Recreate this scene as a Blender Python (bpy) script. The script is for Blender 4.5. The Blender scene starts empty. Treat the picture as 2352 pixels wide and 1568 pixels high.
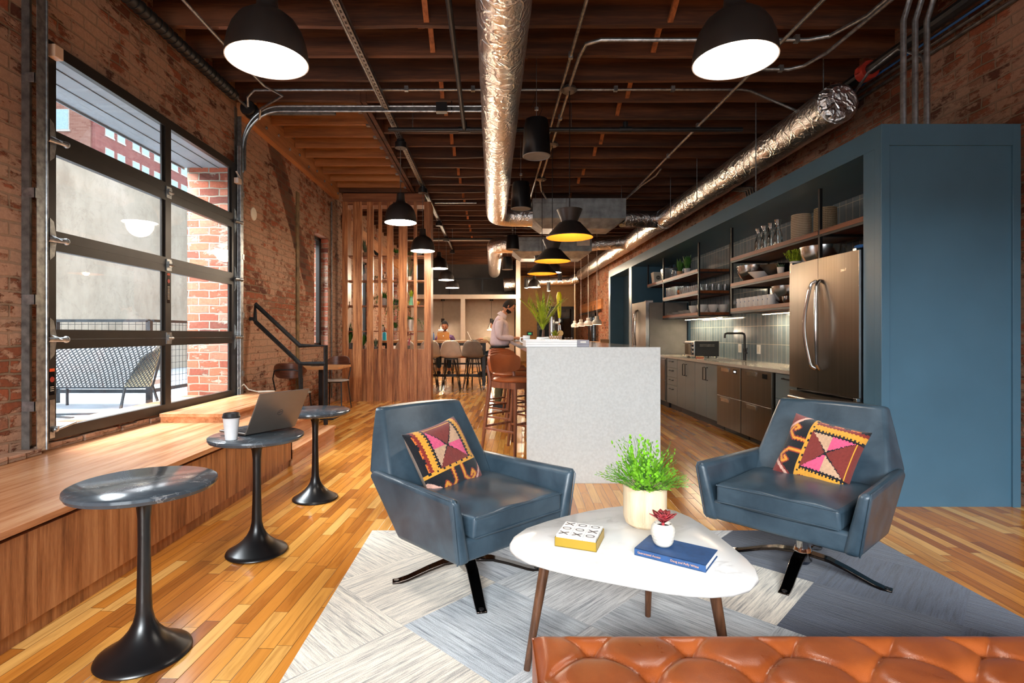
import bpy, bmesh, math, random
from math import sin, cos, pi, radians, sqrt, floor as mfloor
from mathutils import Vector, Matrix, noise
random.seed(7)
SC = bpy.context.scene
COL = SC.collection
# ---------------------------------------------------------------- camera
FPX, CXP, CYP, EYE = 1230.0, 1130.0, 767.0, 1.22      # focal length and vanishing point in pixels of the 2352 wide frame
cam = bpy.data.cameras.new('camera'); camo = bpy.data.objects.new('camera', cam); COL.objects.link(camo)
cam.sensor_fit = 'HORIZONTAL'; cam.sensor_width = 36.0; cam.lens = 36.0 * FPX / 2352.0
cam.shift_x = (1176.0 - CXP) / 2352.0; cam.shift_y = (CYP - 784.0) / 2352.0
camo.location = (0, 0, EYE); camo.rotation_euler = (pi / 2, 0, 0); cam.clip_end = 300; cam.clip_start = 0.05
SC.camera = camo
# ---------------------------------------------------------------- light and exposure
SC.view_settings.view_transform = 'Standard'; SC.view_settings.look = 'None'
SC.view_settings.exposure = 0.42; SC.view_settings.gamma = 1.0; SC.view_settings.use_curve_mapping = False
SC.cycles.max_bounces = 7; SC.cycles.diffuse_bounces = 4; SC.cycles.glossy_bounces = 4; SC.cycles.transmission_bounces = 5
SC.cycles.transparent_max_bounces = 12; SC.cycles.sample_clamp_indirect = 6.0; SC.cycles.use_denoising = True
SC.cycles.caustics_reflective = False; SC.cycles.caustics_refractive = False; SC.cycles.adaptive_threshold = 0.02
w = bpy.data.worlds.new('sky'); SC.world = w; w.use_nodes = True
wn = w.node_tree; bg = wn.nodes['Background']
_tc = wn.nodes.new('ShaderNodeTexCoord'); _sx = wn.nodes.new('ShaderNodeSeparateXYZ'); _rp = wn.nodes.new('ShaderNodeValToRGB')
wn.links.new(_tc.outputs['Generated'], _sx.inputs[0]); wn.links.new(_sx.outputs[2], _rp.inputs[0]); wn.links.new(_rp.outputs[0], bg.inputs[0])
_rp.color_ramp.elements[0].color = (0.75, 0.80, 0.86, 1); _rp.color_ramp.elements[1].color = (0.80, 0.90, 1.0, 1)
bg.inputs[1].default_value = 2.0
def area(name, loc, rot, sx, sy, power, col):
    l = bpy.data.lights.new(name, 'AREA'); l.shape = 'RECTANGLE'; l.size = sx; l.size_y = sy; l.energy = power; l.color = col
    o = bpy.data.objects.new(name, l); COL.objects.link(o); o.location = loc; o.rotation_euler = rot; return o
# daylight: bright overcast sky above the patio and street, plus an added fill lamp
area('daylight_patio_sky', (-5.1, 4.7, 4.9), (0, radians(-52), 0), 2.6, 4.2, 1900, (0.90, 0.95, 1.0))
area('daylight_side_sky', (-5.2, 12.3, 5.0), (0, radians(-50), 0), 2.6, 9.0, 330, (0.92, 0.96, 1.0))
area('daylight_street_sky', (-1.0, -9.0, 6.2), (radians(58), 0, radians(-8)), 9.0, 4.5, 6800, (0.95, 0.97, 1.0))
area('fill_street_window', (-1.15, -3.35, 1.7), (radians(90), 0, 0), 2.7, 2.2, 70, (0.96, 0.97, 1.0))  # unseen fill panel added outside the street window to lift the room
def point(name, loc, power, col, r=0.04):
    l = bpy.data.lights.new(name, 'POINT'); l.energy = power; l.color = col; l.shadow_soft_size = r
    o = bpy.data.objects.new(name, l); COL.objects.link(o); o.location = loc; return o

# ---------------------------------------------------------------- helpers
def P(px, py, d): return Vector(((px - CXP) * d / FPX, d, EYE - (py - CYP) * d / FPX))
def tag(o, label=None, cat=None, group=None, kind=None):
    if label: o['label'] = label
    if cat: o['category'] = cat
    if group: o['group'] = group
    if kind: o['kind'] = kind
    return o
def thing(name, label, cat, loc=(0, 0, 0), rotz=0.0, group=None):
    o = bpy.data.objects.new(name, None); COL.objects.link(o); o.empty_display_size = 0.05
    o.location = loc; o.rotation_euler = (0, 0, rotz)
    return tag(o, label, cat, group)
def chain_matrix(o):
    m = Matrix.Identity(4)
    while o is not None:
        b = Matrix.LocRotScale(o.location, o.rotation_euler, o.scale); m = b @ m; o = o.parent
    return m
def children(o): return [c for c in bpy.data.objects if c.parent == o]
def copy_tree(o, parent=None):
    kids = list(o.children)
    c = o.copy(); COL.objects.link(c); c.parent = parent
    for k in kids: copy_tree(k, c)
    return c
def clone(o, loc, rotz=None, label=None, group=None, scale=None):
    c = copy_tree(o); c.location = loc
    if rotz is not None: c.rotation_euler = (0, 0, rotz)
    if scale is not None: c.scale = (scale,) * 3
    if label: c['label'] = label
    if group: c['group'] = group
    return c
class MB:
    def __init__(s): s.v = []; s.f = []; s.m = []; s.uv = None; s.col = None
    def add(s, vs, fs, mi=0):
        n = len(s.v); s.v += [Vector(v) for v in vs]
        for f in fs: s.f.append([i + n for i in f]); s.m.append(mi)
        return s
    def box(s, x0, x1, y0, y1, z0, z1, mi=0):
        return s.add([(x0,y0,z0),(x1,y0,z0),(x1,y1,z0),(x0,y1,z0),(x0,y0,z1),(x1,y0,z1),(x1,y1,z1),(x0,y1,z1)],
                     [(0,3,2,1),(4,5,6,7),(0,1,5,4),(1,2,6,5),(2,3,7,6),(3,0,4,7)], mi)
    def hexa(s, b, t, mi=0):      # two quads, bottom and top, same winding
        return s.add(list(b) + list(t), [(0,3,2,1),(4,5,6,7),(0,1,5,4),(1,2,6,5),(2,3,7,6),(3,0,4,7)], mi)
    def beam(s, p, q, wx, wz, up=(0, 0, 1), mi=0):
        p = Vector(p); q = Vector(q); d = (q - p).normalized(); up = Vector(up)
        if abs(d.dot(up)) > 0.98: up = Vector((0, 1, 0))
        r = d.cross(up).normalized() * wx / 2; u = r.cross(d).normalized() * wz / 2
        return s.hexa([p-r-u, p+r-u, q+r-u, q-r-u], [p-r+u, p+r+u, q+r+u, q-r+u], mi)
    def tube(s, pts, r, seg=10, caps=True, mi=0, closed=False):
        pts = [Vector(p) for p in pts]; n = len(pts)
        rs = r if isinstance(r, (list, tuple)) else [r] * n
        fr = None; rings = []
        for i, p in enumerate(pts):
            if closed: d = pts[(i+1) % n] - pts[i-1]
            else: d = pts[min(i+1, n-1)] - pts[max(i-1, 0)]
            d.normalize()
            if fr is None:
                a = Vector((0, 0, 1)) if abs(d.z) < 0.9 else Vector((1, 0, 0)); fr = d.cross(a).normalized()
            else: fr = (fr - d * fr.dot(d)).normalized()
            b = d.cross(fr)
            rings.append([p + (fr * cos(2*pi*k/seg) + b * sin(2*pi*k/seg)) * rs[i] for k in range(seg)])
        base = len(s.v)
        for ring in rings: s.v += ring
        m = n if closed else n - 1
        for i in range(m):
            j = (i + 1) % n
            for k in range(seg):
                k2 = (k + 1) % seg
                s.f.append([base+i*seg+k, base+i*seg+k2, base+j*seg+k2, base+j*seg+k]); s.m.append(mi)
        if caps and not closed:
            s.f.append([base+k for k in range(seg)][::-1]); s.m.append(mi)
            s.f.append([base+(n-1)*seg+k for k in range(seg)]); s.m.append(mi)
        return s
    def cyl(s, p, q, r0, r1=None, seg=20, mi=0): return s.tube([p, q], [r0, r0 if r1 is None else r1], seg, True, mi)
    def lathe(s, prof, c=(0, 0, 0), seg=28, mi=0, fn=None):
        c = Vector(c); base = len(s.v); n = len(prof)
        for i, (r, z) in enumerate(prof):
            for k in range(seg):
                a = 2*pi*k/seg; rr = max(r, 1e-4)
                if fn: rr *= fn(a, z)
                s.v.append(c + Vector((rr*cos(a), rr*sin(a), z)))
        for i in range(n-1):
            for k in range(seg):
                k2 = (k+1) % seg
                s.f.append([base+i*seg+k, base+i*seg+k2, base+(i+1)*seg+k2, base+(i+1)*seg+k]); s.m.append(mi)
        return s
    def prism(s, poly, z0, z1, mi=0):
        n = len(poly); vs = [(x, y, z0) for x, y in poly] + [(x, y, z1) for x, y in poly]
        return s.add(vs, [list(range(n))[::-1], [n+i for i in range(n)]] + [[i, (i+1) % n, n+(i+1) % n, n+i] for i in range(n)], mi)
    def prism_x(s, poly, x0, x1, mi=0):   # poly in (y,z)
        n = len(poly); vs = [(x0, y, z) for y, z in poly] + [(x1, y, z) for y, z in poly]
        return s.add(vs, [list(range(n))[::-1], [n+i for i in range(n)]] + [[i, (i+1) % n, n+(i+1) % n, n+i] for i in range(n)], mi)
    def ball(s, c, rx, ry=None, rz=None, seg=16, rg=10, mi=0):
        ry = ry or rx; rz = rz or rx; c = Vector(c); base = len(s.v)
        for i in range(rg+1):
            t = pi*i/rg
            for k in range(seg):
                a = 2*pi*k/seg; s.v.append(c + Vector((rx*max(sin(t),1e-3)*cos(a), ry*max(sin(t),1e-3)*sin(a), -rz*cos(t))))
        for i in range(rg):
            for k in range(seg):
                k2 = (k+1) % seg; s.f.append([base+i*seg+k, base+i*seg+k2, base+(i+1)*seg+k2, base+(i+1)*seg+k]); s.m.append(mi)
        return s
    def leaf(s, p, d, up, L, W, bend=0.3, n=4, mi=0, cup=0.0, tip=0.02):
        p = Vector(p); d = Vector(d).normalized(); up = Vector(up); sd = d.cross(up)
        if sd.length < 1e-3: sd = d.cross(Vector((1, 0, 0.1)))
        sd.normalize(); base = len(s.v); q = p.copy(); dd = d.copy()
        for i in range(n+1):
            t = i/n; wd = W * (sin(pi*min(1, 0.12+t*0.88))**0.8 if i < n else tip) * 0.5
            nn = sd.cross(dd)
            s.v += [q - sd*wd + nn*cup*wd, q + sd*wd + nn*cup*wd]
            q = q + dd*(L/n); dd = (dd - Vector((0, 0, 1))*bend/n).normalized()
        for i in range(n): s.f.append([base+2*i, base+2*i+1, base+2*i+3, base+2*i+2]); s.m.append(mi)
        return s
    def move(s, mat, start=0):
        for i in range(start, len(s.v)): s.v[i] = mat @ s.v[i]
        return s
    def build(s, name, mats, parent=None, smooth=True, angle=35, bevel=0, seg=2, sub=0, world=False, dbl=0):
        me = bpy.data.meshes.new(name)
        vs = s.v
        if world and parent is not None:
            inv = chain_matrix(parent).inverted(); vs = [inv @ v for v in vs]
        me.from_pydata([tuple(v) for v in vs], [], s.f)
        if not isinstance(mats, (list, tuple)): mats = [mats]
        for m in mats: me.materials.append(m)
        me.polygons.foreach_set('material_index', s.m)
        if s.uv is not None:
            ul = me.uv_layers.new(name='UVMap'); i = 0
            for uvs in s.uv:
                for u in uvs: ul.data[i].uv = u; i += 1
        if s.col is not None:
            ca = me.color_attributes.new('tint', 'FLOAT_COLOR', 'CORNER'); i = 0
            for f, c in zip(s.f, s.col):
                for _ in f: ca.data[i].color = (c[0], c[1], c[2], 1); i += 1
        if dbl:
            bm = bmesh.new(); bm.from_mesh(me); bmesh.ops.remove_doubles(bm, verts=bm.verts, dist=dbl)
            bmesh.ops.recalc_face_normals(bm, faces=bm.faces); bm.to_mesh(me); bm.free()
        me.update()
        if smooth:
            me.polygons.foreach_set('use_smooth', [True]*len(me.polygons))
            if not sub: me.set_sharp_from_angle(angle=radians(angle))
        o = bpy.data.objects.new(name, me); COL.objects.link(o); o.parent = parent
        if bevel:
            b = o.modifiers.new('bevel', 'BEVEL'); b.width = bevel; b.segments = seg; b.limit_method = 'ANGLE'; b.angle_limit = radians(30)
        if sub:
            m = o.modifiers.new('sub', 'SUBSURF'); m.levels = sub; m.render_levels = sub
        return o
def struct(name, mb, m, parent=None, **k):
    o = mb.build(name, m, parent, **k)
    if parent is None: o['kind'] = 'structure'
    return o
def text_obj(name, body, size, mat, parent, mtx, extrude=0.0004, align='LEFT', spacing=1.0):
    cu = bpy.data.curves.new(name, 'FONT'); cu.body = body; cu.size = size; cu.extrude = extrude; cu.align_x = align; cu.align_y = 'CENTER'
    cu.space_character = spacing
    o = bpy.data.objects.new(name, cu); COL.objects.link(o)
    dg = bpy.context.evaluated_depsgraph_get(); dg.update()
    me = bpy.data.meshes.new_from_object(o.evaluated_get(dg)); bpy.data.objects.remove(o)
    me.transform(mtx); me.materials.clear(); me.materials.append(mat)
    r = bpy.data.objects.new(name, me); COL.objects.link(r); r.parent = parent
    return r
def frame(origin, xdir, ydir):
    x = Vector(xdir).normalized(); y = Vector(ydir); y = (y - x*y.dot(x)).normalized(); z = x.cross(y)
    m = Matrix((x, y, z)).transposed().to_4x4(); m.translation = Vector(origin); return m
def arc(c, r, a0, a1, n, ax='xz'):
    out = []
    for i in range(n+1):
        a = radians(a0 + (a1-a0)*i/n); u, v = r*cos(a), r*sin(a)
        out.append({'xz': (c[0]+u, c[1], c[2]+v), 'xy': (c[0]+u, c[1]+v, c[2]), 'yz': (c[0], c[1]+u, c[2]+v)}[ax])
    return out

# ---------------------------------------------------------------- materials
def S(r, g, b):
    f = lambda c: (c/255/12.92) if c/255 <= 0.04045 else ((c/255+0.055)/1.055)**2.4
    return (f(r), f(g), f(b), 1.0)
class NT:
    def __init__(s, name):
        s.mat = bpy.data.materials.new(name); s.mat.use_nodes = True; s.t = s.mat.node_tree
        s.b = s.t.nodes['Principled BSDF']; s.out = s.t.nodes['Material Output']
    def n(s, ty, ins=None, **props):
        nd = s.t.nodes.new('ShaderNode' + ty)
        for k, v in props.items(): setattr(nd, k, v)
        for k, v in (ins or {}).items():
            sk = nd.inputs[k]
            if isinstance(v, bpy.types.NodeSocket): s.t.links.new(v, sk)
            elif isinstance(v, bpy.types.Node): s.t.links.new(v.outputs[0], sk)
            else: sk.default_value = v
        return nd
    def math(s, op, a, b=0.0, c=0.0): return s.n('Math', {0: a, 1: b, 2: c}, operation=op).outputs[0]
    def mix(s, f, a, b, blend='MIX'):
        nd = s.n('Mix', data_type='RGBA', blend_type=blend)
        for i, v in ((0, f), (6, a), (7, b)):
            if isinstance(v, bpy.types.NodeSocket): s.t.links.new(v, nd.inputs[i])
            else: nd.inputs[i].default_value = v
        return nd.outputs[2]
    def ramp(s, f, stops, interp='LINEAR'):
        nd = s.t.nodes.new('ShaderNodeValToRGB'); s.t.links.new(f, nd.inputs[0]); cr = nd.color_ramp; cr.interpolation = interp
        while len(cr.elements) < len(stops): cr.elements.new(0.5)
        for e, (p, c) in zip(cr.elements, stops): e.position = p; e.color = c if len(c) == 4 else (*c, 1)
        return nd.outputs[0]
    def set(s, **k):
        for a, v in k.items():
            nm = {'color': 'Base Color', 'rough': 'Roughness', 'metal': 'Metallic', 'normal': 'Normal', 'spec': 'Specular IOR Level', 'coat': 'Coat Weight',
                  'coatr': 'Coat Roughness', 'sheen': 'Sheen Weight', 'ecol': 'Emission Color', 'estr': 'Emission Strength', 'sss': 'Subsurface Weight', 'trans': 'Transmission Weight', 'ior': 'IOR'}[a]
            sk = s.b.inputs[nm]
            if isinstance(v, bpy.types.NodeSocket): s.t.links.new(v, sk)
            else: sk.default_value = v
        return s.mat
    def co(s, scale=(1, 1, 1), rot=(0, 0, 0), loc=(0, 0, 0), kind='Object'):
        tc = s.n('TexCoord')
        return s.n('Mapping', {0: tc.outputs[kind], 1: loc, 2: rot, 3: scale}).outputs[0]
    def bump(s, h, strength=0.3, dist=0.01): return s.n('Bump', {'Height': h, 'Strength': strength, 'Distance': dist}).outputs[0]
def plain(name, col, rough=0.5, metal=0.0, var=0.06, nscale=9.0, bump=0.0, **k):
    t = NT(name); c = t.co()
    nz = t.n('TexNoise', {'Vector': c, 'Scale': nscale, 'Detail': 4.0})
    d = tuple(max(0, x*(1-var*2)) for x in col[:3]) + (1,); e = tuple(min(1, x*(1+var)) for x in col[:3]) + (1,)
    t.set(color=t.ramp(nz.outputs[0], [(0.3, d), (0.7, e)]), rough=rough, metal=metal, **k)
    if bump:
        n2 = t.n('TexNoise', {'Vector': c, 'Scale': nscale*12, 'Detail': 3.0}); t.set(normal=t.bump(n2.outputs[0], bump, 0.002))
    return t.mat
def emit(name, col, st):
    t = NT(name); t.set(color=col, ecol=col, estr=st, rough=0.6); return t.mat
def wood(name, cols, along='y', scale=1.0, rough=0.42, bumpv=0.08, stripes=5.0, coat=0.0):
    # long grain along one axis: stretched noise through a colour ramp
    t = NT(name); k = {'x': (0.06, 1, 1), 'y': (1, 0.06, 1), 'z': (1, 1, 0.06)}[along]
    c = t.co(scale=tuple(scale*q for q in k))
    n0 = t.n('TexNoise', {'Vector': c, 'Scale': 2.2, 'Detail': 2.0})
    v = t.n('VectorMath', {0: n0.outputs['Color'], 1: (0.16, 0.16, 0.16)}, operation='MULTIPLY')
    c2 = t.n('VectorMath', {0: c, 1: v.outputs[0]}, operation='ADD').outputs[0]
    a = t.n('TexNoise', {'Vector': c2, 'Scale': stripes, 'Detail': 5.0, 'Roughness': 0.62, 'Distortion': 0.12})
    f = t.n('TexNoise', {'Vector': c, 'Scale': stripes*14, 'Detail': 3.0})
    h = t.math('ADD', t.math('MULTIPLY', a.outputs[0], 0.8), t.math('MULTIPLY', f.outputs[0], 0.2))
    t.set(color=t.ramp(h, [(0.33, cols[0]), (0.48, cols[1]), (0.64, cols[2])]), rough=rough, normal=t.bump(h, bumpv, 0.004), coat=coat)
    return t.mat
def brick(name, u='y', bw=0.235, bh=0.082, plaster=0.5, cols=None, pcol=S(172, 138, 112), mortar=S(124, 104, 84), band=False, rot=0.0, psc=1.0, sat=1.0):
    t = NT(name)
    g = t.n('NewGeometry'); sp = t.n('SeparateXYZ', {0: g.outputs['Position']})
    uu = sp.outputs[1] if u == 'y' else sp.outputs[0]
    p0 = t.n('CombineXYZ', {0: uu, 1: sp.outputs[2], 2: 0.0}).outputs[0]
    wob = t.n('TexNoise', {'Vector': p0, 'Scale': 6.0, 'Detail': 2.0})
    wv = t.n('VectorMath', {0: t.n('VectorMath', {0: wob.outputs['Color'], 1: (0.5, 0.5, 0.5)}, operation='SUBTRACT').outputs[0], 1: (0.035, 0.03, 0)}, operation='MULTIPLY').outputs[0]
    p = t.n('VectorMath', {0: p0, 1: wv}, operation='ADD').outputs[0]
    br = t.n('TexBrick', {'Vector': p, 'Color1': (0, 0, 0, 1), 'Color2': (1, 1, 1, 1), 'Mortar': (0.5, 0.5, 0.5, 1), 'Scale': 1.0, 'Mortar Size': 0.0085,
                          'Mortar Smooth': 0.35, 'Bias': 0.0, 'Brick Width': bw, 'Row Height': bh}, offset=0.5, offset_frequency=2)
    cols = cols or [S(96, 58, 46), S(142, 84, 60), S(166, 96, 68), S(142, 108, 88)]
    bc = t.ramp(br.outputs['Color'], [(0.0, cols[0]), (0.35, cols[1]), (0.7, cols[2]), (1.0, cols[3])])
    fine = t.n('TexNoise', {'Vector': p0, 'Scale': 38.0, 'Detail': 5.0, 'Roughness': 0.7})
    bc = t.mix(0.45, bc, t.ramp(fine.outputs[0], [(0.3, (0.25, 0.22, 0.2)), (0.7, (1.0, 0.95, 0.9))]), 'MULTIPLY')
    bc = t.mix(br.outputs['Fac'], bc, mortar)
    # patches of old plaster and paint that cling to the bricks
    big = t.n('TexNoise', {'Vector': p0, 'Scale': 1.5*psc, 'Detail': 6.0, 'Roughness': 0.62})
    mid = t.n('TexNoise', {'Vector': t.n('Mapping', {0: p0, 3: (0.8, 1.6, 1)}).outputs[0], 'Scale': 9.0*psc, 'Detail': 5.0, 'Roughness': 0.66})
    pm = t.math('ADD', t.math('MULTIPLY', big.outputs[0], 0.55), t.math('MULTIPLY', mid.outputs[0], 0.55))
    pm = t.math('SUBTRACT', pm, t.math('MULTIPLY', br.outputs['Fac'], -0.02))
    if band:   # the ghost of a removed stair: a slanting strip where the plaster is gone
        # distance along the line (6.5,3.74)-(8.1,2.05) in (y,z)
        dl = t.math('ADD', t.math('MULTIPLY', t.math('SUBTRACT', sp.outputs[1], 6.75), 0.78), t.math('MULTIPLY', t.math('SUBTRACT', sp.outputs[2], 3.74), 0.62))
        s1 = t.n('MapRange', {0: dl, 1: -0.02, 2: 0.03, 3: 0.0, 4: 1.0}).outputs[0]; s2 = t.n('MapRange', {0: dl, 1: 0.30, 2: 0.42, 3: 1.0, 4: 0.0}).outputs[0]
        zz = t.n('MapRange', {0: sp.outputs[2], 1: 1.7, 2: 2.3, 3: 0.0, 4: 1.0}).outputs[0]
        bd = t.math('MULTIPLY', t.math('MULTIPLY', s1, s2), zz)
        pm = t.math('SUBTRACT', pm, t.math('MULTIPLY', bd, 0.35))
        bc = t.mix(t.math('MULTIPLY', bd, 0.55), bc, (0.03, 0.018, 0.014, 1))
    th = 0.66 - 0.24*plaster
    pk = t.n('MapRange', {0: pm, 1: th, 2: th+0.05, 3: 0.0, 4: 1.0}).outputs[0]
    pc = t.mix(fine.outputs[0], tuple(x*0.62 for x in pcol[:3]) + (1,), pcol)
    pc = t.mix(t.math('MULTIPLY', br.outputs['Fac'], 0.35), pc, (0.10, 0.07, 0.05, 1))
    col = t.mix(t.math('MULTIPLY', pk, t.math('MULTIPLY_ADD', fine.outputs[0], 0.5, 0.5)), bc, pc)
    hgt = t.math('ADD', t.math('MULTIPLY', t.math('SUBTRACT', 1.0, br.outputs['Fac']), t.math('SUBTRACT', 1.0, t.math('MULTIPLY', pk, 0.75))), t.math('MULTIPLY', fine.outputs[0], 0.35))
    t.set(color=col, rough=0.9, spec=0.2, normal=t.bump(hgt, 0.9, 0.012))
    return t.mat
def planks(name):
    t = NT(name); g = t.n('NewGeometry'); p = t.n('Mapping', {0: g.outputs['Position'], 2: (0, 0, radians(3.2))}).outputs[0]
    sp = t.n('SeparateXYZ', {0: p}); W, L = 0.064, 0.62
    rx = t.math('DIVIDE', sp.outputs[0], W); row = t.math('FLOOR', rx); fx = t.math('FRACT', rx)
    rn = t.n('TexWhiteNoise', {'W': row}, noise_dimensions='1D').outputs[0]
    rl = t.math('MULTIPLY_ADD', rn, 0.5, 0.75)
    ry = t.math('DIVIDE', t.math('ADD', sp.outputs[1], t.math('MULTIPLY', rn, 7.3)), t.math('MULTIPLY', rl, L)); iy = t.math('FLOOR', ry); fy = t.math('FRACT', ry)
    cell = t.n('CombineXYZ', {0: row, 1: iy, 2: 0.0}).outputs[0]
    wn_ = t.n('TexWhiteNoise', {'Vector': cell}, noise_dimensions='2D')
    shade = wn_.outputs[0]
    off = t.n('VectorMath', {0: wn_.outputs['Color'], 1: (9, 9, 9)}, operation='MULTIPLY').outputs[0]
    gc = t.n('VectorMath', {0: t.n('Mapping', {0: p, 3: (14, 1.1, 1)}).outputs[0], 1: off}, operation='ADD').outputs[0]
    gr = t.n('TexNoise', {'Vector': gc, 'Scale': 1.6, 'Detail': 6.0, 'Roughness': 0.65, 'Distortion': 0.9}).outputs[0]
    base = t.ramp(shade, [(0.0, S(158, 94, 38)), (0.2, S(194, 122, 48)), (0.55, S(208, 138, 58)), (0.85, S(220, 158, 78)), (1.0, S(228, 178, 104))])
    col = t.mix(0.75, base, t.ramp(gr, [(0.28, (0.50, 0.38, 0.28)), (0.5, (0.94, 0.90, 0.85)), (0.72, (1.1, 1.08, 1.05))]), 'MULTIPLY')
    ex = t.math('MINIMUM', fx, t.math('SUBTRACT', 1.0, fx)); ey = t.math('MULTIPLY', t.math('MINIMUM', fy, t.math('SUBTRACT', 1.0, fy)), 9.0)
    e = t.n('MapRange', {0: t.math('MINIMUM', ex, ey), 1: 0.0, 2: 0.035, 3: 0.0, 4: 1.0}).outputs[0]
    col = t.mix(t.math('SUBTRACT', 1.0, e), col, (0.06, 0.03, 0.012, 1))
    rg = t.n('TexNoise', {'Vector': p, 'Scale': 3.0, 'Detail': 3.0}).outputs[0]
    t.set(color=col, rough=t.math('MULTIPLY_ADD', rg, 0.14, 0.10), normal=t.bump(t.math('ADD', e, t.math('MULTIPLY', gr, 0.25)), 0.18, 0.002), spec=0.5)
    return t.mat
def marble(name, base, vein, vscale=2.2, rough=0.18, thin=0.035, amount=1.0, shade=None, rot=0.6):
    t = NT(name); c = t.co(rot=(0, 0, rot), scale=(1, 1.9, 1))
    n0 = t.n('TexNoise', {'Vector': c, 'Scale': vscale*0.8, 'Detail': 5.0})
    cc = t.n('VectorMath', {0: c, 1: t.n('VectorMath', {0: n0.outputs['Color'], 1: (0.8, 0.8, 0.8)}, operation='MULTIPLY').outputs[0]}, operation='ADD').outputs[0]
    a = t.n('TexNoise', {'Vector': cc, 'Scale': vscale, 'Detail': 7.0, 'Roughness': 0.55}).outputs[0]
    ridge = t.math('ABSOLUTE', t.math('SUBTRACT', a, 0.5))
    v = t.n('MapRange', {0: ridge, 1: 0.0, 2: thin, 3: amount, 4: 0.0}).outputs[0]
    m2 = t.n('TexNoise', {'Vector': c, 'Scale': vscale*1.7, 'Detail': 3.0}).outputs[0]
    v = t.math('MULTIPLY', v, t.n('MapRange', {0: m2, 1: 0.42, 2: 0.68, 3: 0.05, 4: 1.0}).outputs[0])
    cl = t.n('TexNoise', {'Vector': cc, 'Scale': vscale*0.5, 'Detail': 4.0}).outputs[0]
    b = t.mix(t.n('MapRange', {0: cl, 1: 0.35, 2: 0.7}).outputs[0], base, shade or tuple(x*0.86 for x in base[:3]) + (1,))
    t.set(color=t.mix(v, b, vein), rough=rough, spec=0.5); return t.mat
def foil(name, tint=(0.92, 0.91, 0.90, 1), bs=1.0):
    t = NT(name); c = t.co(scale=(1, 1, 1))
    c2 = t.co(scale=(1.0, 0.45, 1.0))
    a = t.n('TexNoise', {'Vector': c2, 'Scale': 9.0, 'Detail': 6.0, 'Roughness': 0.6, 'Distortion': 1.6}).outputs[0]
    vo = t.n('TexVoronoi', {'Vector': t.n('VectorMath', {0: c, 1: t.n('VectorMath', {0: t.n('TexNoise', {'Vector': c, 'Scale': 4.0, 'Detail': 3.0}).outputs['Color'], 1: (0.4, 0.4, 0.4)}, operation='MULTIPLY').outputs[0]}, operation='ADD').outputs[0], 'Scale': 7.0}, feature='DISTANCE_TO_EDGE').outputs[0]
    h = t.math('ADD', t.math('MULTIPLY', a, 0.8), t.n('MapRange', {0: vo, 1: 0.0, 2: 0.12, 3: 0.35, 4: 0.0}).outputs[0])
    t.set(color=tint, metal=1.0, rough=0.30, normal=t.bump(h, 0.5*bs, 0.03)); return t.mat
def glass(name, tint=(0.96, 0.98, 0.98, 1), gloss=1.0, refl=0.08):
    t = NT(name); t.t.nodes.remove(t.b)
    tr = t.n('BsdfTransparent', {0: tint}); gl = t.n('BsdfGlossy', {0: (1, 1, 1, 1), 'Roughness': 0.02})
    lw = t.n('LayerWeight', {0: 0.35}); nz = t.n('TexNoise', {'Scale': 3.0})
    f = t.math('ADD', t.math('MULTIPLY', lw.outputs[0], 0.45*gloss), refl*0.5)
    f = t.math('MULTIPLY', f, t.math('MULTIPLY_ADD', nz.outputs[0], 0.06, 0.97))
    mx = t.n('MixShader', {0: f, 1: tr.outputs[0], 2: gl.outputs[0]}); t.t.links.new(mx.outputs[0], t.out.inputs[0]); return t.mat
def leather(name, c0, c1, rough=0.36, sc=6.0, wear=None):
    t = NT(name); c = t.co()
    a = t.n('TexNoise', {'Vector': c, 'Scale': sc, 'Detail': 5.0, 'Roughness': 0.6, 'Distortion': 0.5}).outputs[0]
    col = t.ramp(a, [(0.3, c0), (0.7, c1)])
    cr = t.n('TexVoronoi', {'Vector': c, 'Scale': 260.0}, feature='DISTANCE_TO_EDGE').outputs[0]
    f = t.n('TexNoise', {'Vector': c, 'Scale': 60.0, 'Detail': 4.0}).outputs[0]
    w_ = t.n('TexNoise', {'Vector': c, 'Scale': 7.0, 'Detail': 2.0, 'Distortion': 1.0}).outputs[0]
    h = t.math('ADD', t.math('MULTIPLY', cr, 0.5), t.math('ADD', t.math('MULTIPLY', f, 0.25), t.math('MULTIPLY', w_, 1.3)))
    t.set(color=col, rough=t.math('MULTIPLY_ADD', a, 0.2, rough-0.1), normal=t.bump(h, 0.14, 0.006), spec=0.55); return t.mat
def tint_mat(name, rough=0.9, weave=0.0, sheen=0.3):
    t = NT(name); at = t.n('Attribute', attribute_name='tint')
    c = t.co(kind='UV'); wv = t.n('TexWave', {'Vector': c, 'Scale': 38.0, 'Distortion': 1.0, 'Detail': 1.0}, bands_direction='Y').outputs[0]
    nz = t.n('TexNoise', {'Vector': t.co(), 'Scale': 90.0, 'Detail': 3.0}).outputs[0]
    col = t.mix(0.5, at.outputs[0], t.ramp(nz, [(0.3, (0.7, 0.7, 0.7)), (0.7, (1.1, 1.1, 1.1))]), 'MULTIPLY')
    t.set(color=col, rough=rough, sheen=sheen, spec=0.2, normal=t.bump(t.math('ADD', wv, nz), weave, 0.003)); return t.mat
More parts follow.
